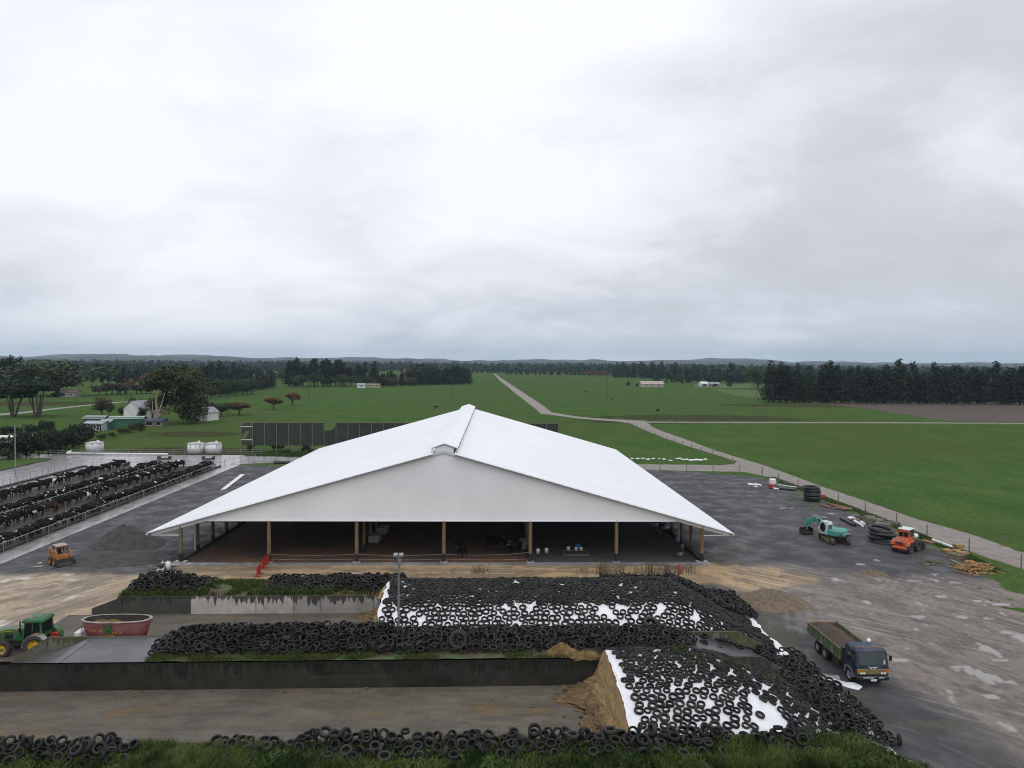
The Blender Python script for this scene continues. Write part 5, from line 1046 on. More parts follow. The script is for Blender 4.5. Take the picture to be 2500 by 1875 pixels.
for s in (-1, 1): q = MB(); q.lathe([(0, 2.55), (.08, 2.5), (.5, 1.4), (.75, .95)], 16); ob('auger', q, m_dmetal, T, (s * 1.15, 0, 0))
us = np.linspace(-2.3, 2.3, 36); vs_ = np.linspace(-.9, .9, 16); UU, VV = np.meshgrid(us, vs_); ZZ = 2.30 + (fbm(UU * 2, VV * 2, 3) - .5) * .5 + .22 * np.exp(-((UU + 1.2) / .8) ** 2); k_ = np.sqrt(np.maximum(.02, 1 - (UU / 2.45) ** 2))
tag(ob('mixed_feed', grid_mesh('mixfeed', UU, VV * k_, ZZ), m_sil2, loc=(-29.65, 53.0, 0), rot=(0, 0, R(2.3))), 'brown mixed feed inside the red mixer wagon', 'feed').scale = (.97, .80, .90)
q = MB(); q.box((0, 0, .62), (4.6, .9, .22)); q.tube([(-2.1, .4, .62), (-3.4, 0, .6)], .07); q.tube([(-2.1, -.4, .62), (-3.4, 0, .6)], .07); ob('chassis', q, p_jd, T)
q = MB(); q.box((-2.75, .1, 1.5), (.06, .06, 1.5)); q.box((-2.75, .7, 1.5), (.06, .06, 1.5)); q.box((-2.75, .4, 1.2), (.06, .6, .06)); q.box((-2.75, .4, 1.7), (.06, .6, .06)); q.box((-2.75, .4, 2.2), (.06, .6, .06)); ob('ladder', q, m_galv, T)
q = MB(); q.cbox((-2.9, .2, 1.35), (.5, 1.1, .9), .1); ob('gearbox_cover', q, m_white, T)
for s in (-1, 1): wheel(T, (.6, s * 1.0, .45), .45, .3, m_dmetal, axis='y'); wheel(T, (-.5, s * 1.0, .45), .45, .3, m_dmetal, axis='y')
lean = math.atan2(.27, 2.07)
def on_tub(x, z): return (x, -(.88 + .27 * (z - .75) / 2.07) * (1 - .0) - .03, z)
q = MB(); q.prism([(-.62, 2.58), (.05, 2.62), (.05, 1.9), (-.35, 1.85), (-.55, 2.1)], 'y', -.012, .012); dc = ob('green_decal', q, p_jd, tub, (0, -.955 - .06, -.2), (0, 0, 0)); dc.rotation_euler = (lean, 0, 0); dc.location = (0, -1.105 - .03 + math.sin(lean) * 2.4 * 1.0, 0.05)
m_dec = M('yellow_decal', (.62, .40, .05), None, 3, .5)
def marks(x0, z0, n, cw, ch, seed):
    """worn, no longer legible yellow lettering: separate strokes"""
    rr_ = random.Random(seed); q = MB()
    for k in range(n):
        if rr_.random() < .12: continue
        x = x0 + k * cw * 1.25
        for sx in (-.5, .5):
            if rr_.random() < .8: q.box((x + sx * cw * .7, 0, 0), (cw * .22, .008, ch))
        for sz in (-.45, 0, .45):
            if rr_.random() < .6: q.box((x, 0, sz * ch), (cw * .8, .008, ch * .2))
    o = ob('lettering', q, m_dec, tub); o.location = on_tub(0, z0); o.rotation_euler = (-lean * -1, 0, 0); return o
marks(-1.55, 2.14, 14, .075, .12, 3); marks(-.33, 1.93, 11, .085, .13, 4)
text_part('lettering', '7500', .3, m_dec, tub, on_tub(-.12, 1.66), (R(90) + lean, 0, 0))
# ---- skid steer (front faces -Y in its own frame)
T = thing('skid_steer', 'small orange skid steer loader with dark bucket on the left gravel yard', 'loader', (-48.55, 76.0, 0), math.atan2(-.6, .8) + R(90))
q = MB(); q.hull([(s * .52, -.75, .45) for s in (-1, 1)] + [(s * .52, 1.05, .5) for s in (-1, 1)] + [(s * .55, -.6, 1.0) for s in (-1, 1)] + [(s * .55, 1.15, 1.35) for s in (-1, 1)]); ob('body', q, p_skid, T)
q = MB()
for s in (-1, 1): q.tube([(s * .5, -.62, 1.0), (s * .5, -.5, 2.0)], .05, 6); q.tube([(s * .5, .5, 1.1), (s * .5, .5, 2.0)], .05, 6); q.box((s * .52, 0, 1.45), (.02, .9, .04)); q.box((s * .52, 0, 1.7), (.02, .9, .04)); q.box((s * .52, 0, 1.2), (.02, .9, .04))
ob('cage', q, m_dmetal, T); q = MB(); q.cbox((0, 0, 2.05), (1.15, 1.25, .12), .04); ob('cab_roof', q, M('faded_pink_roof', (.42, .30, .30), (.33, .24, .24), 3, .6), T)
q = MB(); q.cbox((0, .15, 1.05), (.5, .5, .3), .06); q.cbox((0, .4, 1.4), (.5, .12, .6), .05); ob('seat', q, m_black, T)
q = MB(); q.box((0, -.66, .85), (1.0, .06, .45)); ob('front_plate', q, p_skid, T)
for s in (-1, 1):
    q = MB(); q.hull([(s * .66 + dx, y, z) for dx in (-.06, .06) for y, z in ((1.15, 1.75), (1.2, 1.3), (.5, 1.75), (.8, 1.55))]); q.hull([(s * .66 + dx, y, z) for dx in (-.05, .05) for y, z in ((1.0, 1.8), (.8, 1.55), (-.75, 1.3), (-.8, 1.45))]); q.hull([(s * .66 + dx, y, z) for dx in (-.05, .05) for y, z in ((-.65, 1.4), (-.85, 1.45), (-1.05, .5), (-.9, .5))]); q.hull([(s * .66 + dx, y, z) for dx in (-.05, .05) for y, z in ((1.2, 1.75), (1.0, 1.75), (1.1, .8), (.9, .8))]); ob('lift_arm', q, p_skid, T)
    for y in (-.5, .55): wheel(T, (s * .78, y, .38), .38, .27, p_skid, lugs=True)
q = MB(); q.prism([(-1.0, .75), (-1.05, .08), (-1.55, .05), (-1.55, .10), (-1.15, .16), (-1.08, .35), (-1.06, .75)], 'x', -.85, .85); q.box((-.85, -1.25, .3), (.03, .55, .5)); q.box((.85, -1.25, .3), (.03, .55, .5)); ob('bucket', q, m_dmetal, T)
# ---- excavator: tracks run along Y, upper turned left
T = thing('excavator', 'teal excavator with white cab on tracks in the right yard', 'excavator', (40.3, 87.9, 0), 0); T.scale = (.93, .93, .93)
for s in (-1, 1):
    q = MB(); prof = [(-1.65, .42)]; 
    for k in range(9): a_ = R(180 + 90 - k * 0) ; 
    out = [(-1.6 + .4 * math.cos(R(90 + k * 22.5)), .4 + .4 * math.sin(R(90 + k * 22.5))) for k in range(9)] + [(1.6 + .4 * math.cos(R(-90 + k * 22.5)), .4 + .4 * math.sin(R(-90 + k * 22.5))) for k in range(9)]
    inn = [(y * .955 if False else y - math.copysign(.06, y), .4 + (z - .4) * .82) for y, z in out]
    vs = [(s * 1.05 + dx, y, z) for dx in (-.25, .25) for y, z in out] + [(s * 1.05 + dx, y, z) for dx in (-.25, .25) for y, z in inn]; n = 18
    fs = [(i, (i + 1) % n, n + (i + 1) % n, n + i) for i in range(n)] + [(2 * n + i, 2 * n + (i + 1) % n, 3 * n + (i + 1) % n, 3 * n + i) for i in range(n)] + [(i, (i + 1) % n, 2 * n + (i + 1) % n, 2 * n + i) for i in range(n)] + [(n + i, n + (i + 1) % n, 3 * n + (i + 1) % n, 3 * n + i) for i in range(n)]
    q.add(vs, fs, False)
    for k in range(13):
        q.box((s * 1.05, -1.6 + k * .267, .815), (.5, .1, .05)); q.box((s * 1.05, -1.6 + k * .267, -.0), (.5, .1, .03))
    tr = ob('track', q, m_tread, T)
    q = MB(); q.box((s * 1.05, 0, .42), (.36, 2.9, .34)); ob('track_frame', q, paint('track_yellow', (.30, .20, .04), amt=.7), tr)
    for y in (-1.6, 1.6): q = MB(); q.lathe([(0, -.18), (.3, -.18), (.3, .18), (0, .18)], 16, 'x'); ob('sprocket', q, m_dmetal, tr, (s * 1.05, y, .4))
q = MB(); q.box((0, 0, .55), (1.7, 1.6, .3)); q.cyl((0, 0, .6), (0, 0, .98), .55, .55, 16); ob('undercarriage', q, m_dmetal, T)
UP = R(23); mU = Matrix.Rotation(UP, 4, 'Z')
def upart(name, q, mat, par=T, **k): q.v = [tuple(mU @ Vector(p)) for p in q.v]; return ob(name, q, mat, par, **k)
q = MB(); pts = []
for a_ in range(-80, 81, 16): 
    for z, r in ((1.0, 1.32), (1.12, 1.42), (1.65, 1.45), (1.85, 1.34), (1.92, 1.15)): pts.append((math.sin(R(a_)) * r * .93, -.35 - math.cos(R(a_)) * r * .95, z))
pts += [(s * 1.25, .3, z) for s in (-1, 1) for z in (1.0, 1.75)]; q.hull(pts, sm=False); body_ = upart('counterweight', q, p_teal)
q = MB(); q.cbox((.55, .75, 1.38), (1.35, 1.7, .72), .08); upart('engine_house', q, p_teal)
q = MB(); q.box((0, .35, 1.0), (2.5, 2.6, .14)); upart('deck', q, m_dmetal)
q = MB(); q.hull([(-1.28, .05, 1.05), (-.35, .05, 1.05), (-1.28, 1.55, 1.05), (-.35, 1.55, 1.05), (-1.28, -.02, 2.4), (-.35, -.02, 2.4), (-1.26, .2, 2.72), (-.37, .2, 2.72), (-1.26, 1.1, 2.72), (-.37, 1.1, 2.72), (-1.28, 1.62, 1.7), (-.35, 1.62, 1.7)]); cabx = upart('cab', q, p_cab)
q = MB(); q.prism([(.78 + .48 * math.cos(R(k * 20)), 1.92 + .62 * math.sin(R(k * 20))) for k in range(18)], 'x', -1.30, -1.27); upart('side_window', q, GLASS_DARK, cabx)
q = MB(); q.prism([(-1.18, 1.75), (-.45, 1.75), (-.45, 2.38), (-1.18, 2.38)], 'y', -.045, -.005); upart('rear_window', q, M('grey_glass', (.12, .13, .14), None, 2, .15), cabx)
q = MB(); q.prism([(-1.2, 1.25), (-.43, 1.25), (-.43, 2.2), (-1.2, 2.2)], 'y', 1.60, 1.64); upart('windscreen', q, GLASS_DARK, cabx)
for s in (-1, 1): q = MB(); q.hull([(s * .75 + dx, -1.62 + dy, 1.12 + dz) for dx in (-.3, .3) for dy in (-.06, .06) for dz in (-.17, .17)]); upart('rear_lamp_guard', q, m_dmetal, body_)
boom = [(0, 1.2, 1.4), (0, 2.4, 2.35), (0, 3.3, 2.4), (0, 4.7, 1.75)]
q = MB()
for a, b, ra in zip(boom, boom[1:], (.26, .3, .25)): q.hull([(x, p[1] + dy, p[2] + dz) for p in (a, b) for x in (-.16, .16) for dy in (-.12, .12) for dz in (-ra, ra)])
upart('boom', q, p_teal)
q = MB(); q.hull([(x, p[1] + dy, p[2] + dz) for p in ((0, 4.7, 1.95), (0, 4.9, .8)) for x in (-.13, .13) for dy in (-.17, .17) for dz in (-.1, .1)]); upart('stick', q, p_teal)
q = MB(); q.cyl((0, 1.5, 1.2), (0, 2.9, 2.1), .08, .08, 8); q.cyl((0, 3.1, 2.75), (0, 4.6, 2.15), .07, .07, 8); upart('hydraulic_ram', q, m_galv)
q = MB(); q.prism([(y + .85, z) for y, z in ((3.9, 1.0), (4.3, .95), (4.55, .5), (4.35, .05), (3.7, .0), (3.3, .25), (3.35, .32), (3.8, .2), (4.2, .3), (4.3, .6), (4.1, .8))], 'x', -.85, .85); q.box((-.85, 4.85, .45), (.04, .8, .7)); q.box((.85, 4.85, .45), (.04, .8, .7)); upart('bucket', q, m_dmetal)
tx = text_part('lettering', 'KOBELCO', .27, m_lens, body_, (0, 0, 0), (0, 0, 0)); tx.rotation_euler = (R(84), 0, UP); tx.location = mU @ Vector((.25, -1.745, 1.40))
# ---- wheel loader, rear towards the camera
T = thing('wheel_loader', 'orange wheel loader with white roof beside the black pipe heap', 'loader', (46.95, 83.75, 0), math.atan2(.63, .78) - R(90))
q = MB(); q.hull([(s * .62, -1.75, .75) for s in (-1, 1)] + [(s * .66, -1.85, 1.35) for s in (-1, 1)] + [(s * .55, -1.6, 1.72) for s in (-1, 1)] + [(s * .62, -.2, .75) for s in (-1, 1)] + [(s * .6, -.2, 1.85) for s in (-1, 1)]); eng = ob('engine_cover', q, p_or, T)
q = MB(); q.box((0, -1.86, 1.2), (.75, .06, .36), rot=Matrix.Rotation(0, 3, 'X')); ob('rear_grille', q, M('dark_red_grille', (.12, .02, .02), None, 4, .6), eng)
q = MB(); q.cbox((0, -1.75, .68), (1.6, .5, .32), .08); ob('rear_counterweight', q, p_or, T)
q = MB(); q.box((0, 1.0, .75), (.7, 1.8, .5)); q.box((0, -.9, .7), (.7, 1.6, .4)); ob('frame', q, p_or, T)
q = MB(); q.hull([(s * .60, -.75, 1.5) for s in (-1, 1)] + [(s * .60, .5, 1.5) for s in (-1, 1)] + [(s * .56, -.7, 2.62) for s in (-1, 1)] + [(s * .56, .45, 2.62) for s in (-1, 1)]); cg = ob('cab_glass', q, GLASS_DARK, T)
q = MB()
for s in (-1, 1):
    for y in (-.74, .48): q.box((s * .58, y, 2.05), (.11, .11, 1.2))
    q.box((s * .59, -.12, 1.62), (.06, 1.2, .3))
q.box((0, -.77, 1.62), (1.2, .06, .32)); q.box((0, -.77, 2.5), (1.2, .06, .26)); q.box((0, -.78, 2.05), (.05, .04, .8)); ob('cab_frame', q, p_or, T)
q = MB(); q.cbox((0, -.12, 2.7), (1.3, 1.5, .16), .05); ob('cab_roof', q, m_white, T); q = MB(); q.lathe([(0, .14), (.05, .13), (.06, 0)], 10); ob('beacon', q, m_amber, T, (-.3, -.7, 2.78))
for s in (-1, 1):
    for y in (-1.02, 1.05): wheel(T, (s * .82, y, .62), .62, .42, m_dmetal, lugs=True)
    q = MB(); q.prism([(-1.75, .95), (-1.6, 1.25), (-1.2, 1.35), (-.8, 1.33), (-.4, 1.2), (-.4, 1.26), (-.8, 1.41), (-1.22, 1.42), (-1.66, 1.31), (-1.82, .97)], 'x', s * .62, s * 1.05); ob('mudguard', q, p_or, T)
    q = MB(); q.hull([(s * .42 + dx, y, z) for dx in (-.06, .06) for y, z in ((.7, 1.75), (.8, 1.5), (1.6, 1.2), (1.65, 1.0))]); q.hull([(s * .42 + dx, y, z) for dx in (-.06, .06) for y, z in ((1.5, 1.25), (1.6, 1.0), (2.3, .5), (2.3, .35))]); ob('lift_arm', q, p_or, T)
q = MB(); q.prism([(2.25, .9), (2.2, .15), (2.9, .05), (2.95, .1), (2.4, .25), (2.35, .9)], 'x', -1.05, 1.05); q.box((-1.05, 2.55, .4), (.04, .7, .6)); q.box((1.05, 2.55, .4), (.04, .7, .6)); ob('bucket', q, m_dmetal, T)
q = MB(); q.cbox((.3, 1.1, 1.75), (1.0, .9, .5), .15); tag(ob('bulk_bag', q, m_white, loc=(46.95, 83.75, 0), rot=(0, 0, math.atan2(.63, .78) - R(90))), 'white bag resting on the loader arms', 'bag')
# ================================================================== FEED PAD FENCES, TANKS, COWS
def rail_fence(name, label, a, b, zs, n, hgt, rr_=.03, pr=.035, mat=m_galv, cat='fence', group=None):
    a = Vector((a[0], a[1], 0)); b = Vector((b[0], b[1], 0)); d = b - a; t = thing(name, label, cat, a, math.atan2(d.y, d.x), group); l = d.length
    q = MB(); q.cyl((0, 0, 0), (0, 0, hgt), pr, pr, 7); pm_ = q.mesh('post'); pm_.materials.append(mat)
    for k in range(n + 1): ob('post', pm_, None, t, (l * k / n, 0, 0))
    for z in zs: q = MB(); q.cyl((0, 0, z), (l, 0, z), rr_, rr_, 6); ob('rail', q, mat, t)
    return t
rail_fence('feed_rail', 'bright steel neck rail over the cow row nearest the barn', feed(-58.5, 72), feed(-58.5, 146.5), (1.12,), 18, 1.12, .055, .045, cat='rail')
rail_fence('feed_rail', 'bright steel neck rail over the second cow lane', feed(-69.3, 80), feed(-69.3, 146.5), (1.12,), 16, 1.12, .055, .045, cat='rail')
rail_fence('pipe_fence', 'tall pipe fence of many posts beside the empty concrete yard', feed(-87.6, 104), feed(-87.6, 148), (1.2, .8, .45), 24, 1.25)
rail_fence('pipe_fence', 'pipe fence with wide posts between the two dark nib walls', feed(-83.6, 98), feed(-83.6, 146.5), (1.0, .6), 12, 1.05)
rail_fence('pipe_fence', 'cross fence closing the far ends of the cow lanes', feed(-87.6, 149), feed(-58.6, 149), (1.15, .85, .55, .25), 16, 1.2)
rail_fence('pipe_fence', 'galvanised fence behind the water tanks along the far yard edge', (-101.5, 163.3), (-58.3, 165.9), (1.25, .85, .45), 17, 1.3)
rail_fence('pipe_fence', 'galvanised fence stepping down at the left end of the far yard edge', (-112, 161), (-101.5, 163.3), (1.1, .7), 4, 1.15)
rail_fence('pipe_fence', 'short pipe gate near the grassy corner of the feed pad', (-61.3, 151.5), (-58.0, 160.5), (1.0, .6), 4, 1.1)
def nib(label, x, y0, y1, h, wd, mat=m_conc_d):
    a = feed(x, y0); b = feed(x, y1); d = b - a; q = MB(); q.box((d.length / 2, 0, h / 2), (d.length, wd, h)); return tag(ob('nib_wall', q, mat, loc=a, rot=(0, 0, math.atan2(d.y, d.x))), label, 'wall')
m_dark_nib = M('dark_nib', (.05, .047, .042), (.03, .028, .025), 1, .8, coord='pos')
nib('low concrete nib wall under the rail nearest the barn', -58.7, 72, 147, .35, .3); nib('low tan nib wall between the second and third cow rows', -68.7, 78, 147.5, .45, .35, m_conc); nib('dark nib wall in front of the farthest cow row', -81.3, 92, 147, .45, .5, m_dark_nib); nib('short dark nib wall beside the tall pipe fence', -86.2, 100, 146, .4, .6, m_dark_nib); nib('dark kerb between empty concrete and the roadside verge', -99.3, 110, 157, .25, .5, m_dark_nib)
for k, (x0, x1) in enumerate(((-78.4, -75.9), (-68.7, -66.3), (-82.0, -80.0), (-72.4, -69.9))):
    y = (157.3, 157.6, 147.8, 148.2)[k]; q = MB(); q.prism([(x0, .05), (x1, .05), (x1 + .1, .75), (x1 - .1, .75), (x1 - .25, .3), (x0 + .25, .3), (x0 + .1, .75), (x0 - .1, .75)], 'y', y - .6, y + .6)
    tag(ob('water_trough', q, m_conc_d), ('long concrete trough at the far yard between the tanks', 'long concrete trough in front of the tank pair', 'small trough at the end of the farthest nib wall', 'small trough at the end of the second rail')[k], 'trough')
def tank(x, y, r, h, label, lid=True):
    t = thing('water_tank', label, 'tank', (x, y, .05)); q = MB(); q.lathe([(0, 0), (r, 0), (r, h), (r * .98, h + .02)], 28)
    ob('tank_wall', q, bpy.data.materials.get('tank_white') or stained_concrete('tank_white', (.72, .73, .75), (.60, .61, .62), (.22, .2, .17), 1.2, .75, None, 2.25), t)
    q = MB(); q.lathe([(0, h + .28), (r * .5, h + .2), (r * 1.02, h + .02), (r * 1.02, h - .08)], 28); ob('tank_roof', q, M('tank_lid', (.45, .45, .46), None, 2, .7), t)
    q = MB(); q.lathe([(0, h + .55), (.25, h + .5), (.3, h + .2)], 12); ob('hatch', q, m_white, t, (r * .3, r * .2, 0)); q = MB(); q.tube([(r * .8, -r * .7, 0), (r * .8, -r * .7, h + .2), (r * .4, -r * .4, h + .25)], .06, 6); ob('overflow_pipe', q, m_white, t); return t
tank(-99.7, 169.3, 1.95, 2.25, 'single white water tank at the left of the far yard fence'); tank(-75.5, 169.3, 1.9, 2.25, 'streaky white water tank, left of the pair behind the feed pad'); tank(-71.4, 169.6, 1.85, 2.25, 'cleaner white water tank, right of the pair behind the feed pad')
q = MB(); q.cyl((-103, 163.9, .35), (-79.5, 163.7, .35), .22, .22, 10); q.cyl((-103, 163.9, .35), (-102.2, 164.5, .8), .3, .3, 10); tag(ob('pipe', q, m_white), 'long white pipe lying along the far edge of the feed pad', 'pipe')
# cows: one continuous skinned body per pose
def cow_mesh(name, pose):
    hx, hz, hy = {'feed': (1.42, .62, 0), 'up': (1.28, 1.48, .05), 'turn': (1.12, 1.30, .42)}[pose]
    J = [(-.82, 0, 1.18, .24, .27), (-.45, 0, 1.12, .30, .36), (.05, 0, 1.08, .31, .40), (.48, 0, 1.14, .27, .36), (.78, 0, 1.24, .18, .24), ((.78 + hx) / 2 + .02, hy * .5, (1.24 + hz) / 2 + .05, .125, .16), (hx - .05, hy, hz + .06, .115, .13), (hx + .22, hy * 1.15, hz - .14, .085, .085)]
    E = [(i, i + 1) for i in range(7)]
    for s in (-1, 1):
        for root, xs_ in ((0, (-.70, -.80, -.66, -.70)), (3, (.48, .50, .52, .50))):
            b = len(J); J += [(xs_[0], s * .20, .86, .15, .15), (xs_[1], s * .22, .50, .075, .075), (xs_[2], s * .21, .24, .05, .05), (xs_[3] + .04, s * .21, .03, .062, .062)]; E += [(root, b), (b, b + 1), (b + 1, b + 2), (b + 2, b + 3)]
        b = len(J); J += [(hx - .12, hy + s * .13, hz + .12, .04, .04), (hx - .16, hy + s * .27, hz + .09, .045, .02)]; E += [(6, b), (b, b + 1)]
    b = len(J); J += [(-1.0, 0, 1.22, .045, .045), (-1.06, 0, .8, .025, .025), (-1.05, 0, .5, .045, .045)]; E += [(0, b), (b, b + 1), (b + 1, b + 2)]
    b = len(J); J += [(-.42, 0, .74, .15, .12)]; E += [(1, b)]
    me = bpy.data.meshes.new(name); me.from_pydata([j[:3] for j in J], E, []); o = bpy.data.objects.new('tmpcow', me); COL.objects.link(o)
    md_ = o.modifiers.new('s', 'SKIN')
    for i, j in enumerate(J): me.skin_vertices[0].data[i].radius = (j[3], j[4])
    me.skin_vertices[0].data[2].use_root = True
    sb = o.modifiers.new('d', 'SUBSURF'); sb.levels = 1; sb.render_levels = 1
    dg = bpy.context.evaluated_depsgraph_get(); out = bpy.data.meshes.new_from_object(o.evaluated_get(dg)); bpy.data.objects.remove(o); out.name = name
    for p in out.polygons: p.use_smooth = True
    return out
def cow_mat(name, dark, light, thr):
    m, t, p = new_mat(name); tc_ = N(t, 'ShaderNodeTexCoord').outputs['Object']; oi = N(t, 'ShaderNodeObjectInfo').outputs['Random']
    va = N(t, 'ShaderNodeVectorMath', operation='ADD'); cb = N(t, 'ShaderNodeCombineXYZ'); k = math_node(t, 'MULTIPLY', oi, 57.0)
    for i in range(3): t.links.new(k, cb.inputs[i])
    t.links.new(tc_, va.inputs[0]); t.links.new(cb.outputs[0], va.inputs[1]); n = N(t, 'ShaderNodeTexNoise'); n.inputs['Scale'].default_value = 1.5; n.inputs['Detail'].default_value = 2; t.links.new(va.outputs[0], n.inputs['Vector'])
    t.links.new(mixc(t, rng_node(t, n.outputs['Fac'], thr, thr + .03), dark, light), p.inputs['Base Color']); p.inputs['Roughness'].default_value = .75; p.inputs['Specular IOR Level'].default_value = .12; return m
cm_black = cow_mat('black_hide', (.009, .0085, .0085), (.50, .48, .44), .66); cm_pied = cow_mat('pied_hide', (.010, .009, .009), (.58, .56, .51), .575); cm_white = cow_mat('pale_hide', (.015, .014, .014), (.62, .59, .53), .42); cm_brown = cow_mat('brown_hide', (.030, .017, .011), (.05, .028, .018), .55)
cmeshes = {}
for ps in ('feed', 'up', 'turn'):
    base = cow_mesh('cow_' + ps, ps)
    for k, m_ in enumerate((cm_black, cm_pied, cm_white, cm_brown)):
        c = base if k == 0 else base.copy(); c.materials.clear(); c.materials.append(m_); cmeshes[ps, k] = c
rc = random.Random(19)
def cow_row(x, y0, y1, face, step, label, group):
    y = y0
    while y < y1:
        k = rc.choices((0, 1, 3), (85, 12, 3))[0]; ps = rc.choices(('feed', 'up', 'turn'), (55, 25, 20))[0]
        p = feed(x + rc.gauss(0, .35), y); o = bpy.data.objects.new('cow', cmeshes[ps, k]); COL.objects.link(o); o.location = (p.x, p.y, .06); o.rotation_euler = (0, 0, face + FEED_A + rc.gauss(0, .28)); s = rc.uniform(.92, 1.06); o.scale = (s, s, s)
        tag(o, label if k != 3 else label.replace('black dairy cow', 'brown dairy cow').replace('Black', 'Brown'), 'cow', group if k != 3 else group + ' (brown)'); y += step * rc.uniform(.8, 1.35)
cow_row(-60.2, 76, 146, 0.0, 1.15, 'black dairy cow in the row with heads under the rail nearest the barn', 'cows at the rail nearest the barn')
cow_row(-66.4, 86, 146.5, math.pi, 1.4, 'black dairy cow in the row facing the low tan nib wall', 'cows facing the tan nib wall')
cow_row(-71.2, 94, 146.5, 0.0, 1.2, 'black dairy cow in the row with heads under the second rail', 'cows at the second rail')
cow_row(-78.8, 106, 147, math.pi, 1.45, 'black dairy cow in the farthest row facing the dark nib wall', 'cows in the farthest row')
def one_cow(p, rz, ps, k, label): o = ob('cow', cmeshes[ps, k], None, None, p, (0, 0, rz)); return tag(o, label, 'cow')
one_cow(feed(-78.2, 123.2) + Vector((0, 0, .06)), math.pi * .62, 'up', 2, 'mostly white cow standing out in the farthest cow row')
one_cow(barnw(1.9, 2.4, .08), R(118), 'turn', 0, 'black cow standing at the white tape in the middle barn bay')
one_cow(barnw(5.4, 7.8, -.45), R(20), 'feed', 0, 'black cow lying on the bark in the middle barn bay')
one_cow(barnw(7.9, 3.6, .08), R(200), 'feed', 0, 'black cow partly hidden behind the fifth barn pole')
for k, (px, py) in enumerate(((1064, 998), (1495, 978), (1432, 960), (1606, 1006))):
    one_cow(gp(px, py) + Vector((0, 0, -.05)), k * 1.3, 'feed', 0, ('dark cow lying in the pasture left of the barn ridge', 'dark cow in the pasture beside the middle power pole', 'dark cow far out in the pasture right of the track', 'dark cow in the pasture above the track bend', 'dark cow in the pasture towards the right pines', 'pale trough-side dark cow in the right pasture', 'tiny dark cow near the far dark hedge end')[k])
# ================================================================== GRASS, WEEDS
def blades(name, P, H, W, tone, seed, mat, label, bend=.5):
    n = len(P); rs_ = np.random.RandomState(seed); a = rs_.rand(n) * 2 * np.pi; d = np.stack([np.cos(a), np.sin(a), np.zeros(n)], 1); b = rs_.rand(n) * 2 * np.pi
    ln = np.stack([np.cos(b), np.sin(b), np.zeros(n)], 1) * (bend * H * (.3 + .9 * rs_.rand(n)))[:, None]; up = np.stack([np.zeros(n), np.zeros(n), H], 1); w_ = d * (W / 2)[:, None]
    V_ = np.stack([P - w_, P + w_, P + up * .6 + ln * .35 + w_ * .8, P + up * .6 + ln * .35 - w_ * .8, P + up + ln], 1).reshape(-1, 3)
    i = np.arange(n)[:, None] * 5; F_ = np.concatenate([i + np.array([[0, 1, 2]]), i + np.array([[0, 2, 3]]), i + np.array([[3, 2, 4]])], 0)
    me = mesh_np(name, V_, F_, {'tone': ('POINT', np.repeat(tone, 5))}); me.materials.append(mat); return stuff(ob(name, me), label, 'grass')
m_blade = leaf_mat('grass_blades', (0.016, 0.036, 0.007), (0.088, 0.122, 0.028), .6)
def scatter(n, u0, u1, v0, v1, hf, dens, seed):
    rs_ = np.random.RandomState(seed); u = rs_.uniform(u0, u1, n); v = rs_.uniform(v0, v1, n); k = rs_.rand(n) < dens(u, v); u, v = u[k], v[k]; z = hf(u, v); c, s = math.cos(BUN), math.sin(BUN)
    return np.stack([BO.x + c * u - s * v, BO.y + s * u + c * v, z], 1), u, v
def tufts(u, v, sd_): return fbm(u * 1.3, v * 1.3, sd_, 3)
P, u, v = scatter(190000, -34, 22.5, -13.6, -10.2, bankA, lambda u, v: np.where(v < -11.9, 1.0, .35 + .5 * (tufts(u, v, 7) > .5)) * (0.25 + .75 * sstep(.34, .52, tufts(u, v, 3))), 1)
tn = np.clip(.42 + (tufts(u * .5, v * .5, 9) - .5) * 3.0 + (tufts(u * 2, v * 2, 10) - .5) * 1.6 + np.random.RandomState(2).randn(len(u)) * .22, 0, 1)
hump = np.exp(-((u + 15.5) / 3.5) ** 2) + .5 * np.exp(-((u - 14) / 4) ** 2)
blades('grass', P, (.10 + .26 * np.random.RandomState(3).rand(len(u)) ** 1.5) * (.5 + 1.3 * tufts(u, v, 3)) * (1 + .8 * hump * (v < -11.2)), .02 + .03 * np.random.RandomState(5).rand(len(u)), tn, 3, m_blade, 'rank green grass growing over the bottom bank', .8)
P, u, v = scatter(46000, -24.5, 14, .2, 2.2, lambda u, v: np.full(u.shape, 1.84), lambda u, v: np.exp(-((v - .5) / .55) ** 2) * sstep(.36, .55, tufts(u * .35, v * .5, 13)), 11)
blades('grass', P, .08 + .28 * np.random.RandomState(3).rand(len(u)) * (.3 + tufts(u * .6, v, 4)), np.full(len(u), .03), np.clip(.6 + .4 * np.random.RandomState(7).randn(len(u)) * .6, 0, 1), 5, m_blade, 'bright green grass fringe along the dark wall top')
P, u, v = scatter(70000, -33.5, -10, 14.6, 19.5, bankD, lambda u, v: sstep(.34, .50, tufts(u * .4, v * .4, 17)) * (.5 + .5 * (v < 15.6)) * (1 - .7 * (u > -15)), 12)
blades('grass', P, .15 + .35 * np.random.RandomState(3).rand(len(u)), np.full(len(u), .05), np.clip(.55 + .3 * np.random.RandomState(8).randn(len(u)), 0, 1), 6, m_blade, 'green grass on the far tyre bank')
P, u, v = scatter(9000, 5, 21, 15.2, 19, lambda u, v: bankD(u, v), lambda u, v: sstep(.45, .6, tufts(u * .5, v * .5, 19)), 13)
blades('grass', P, .2 + .35 * np.random.RandomState(3).rand(len(u)), np.full(len(u), .05), np.clip(.25 + .2 * np.random.RandomState(8).randn(len(u)), 0, 1), 7, m_blade, 'dark weeds behind the far silage stack')
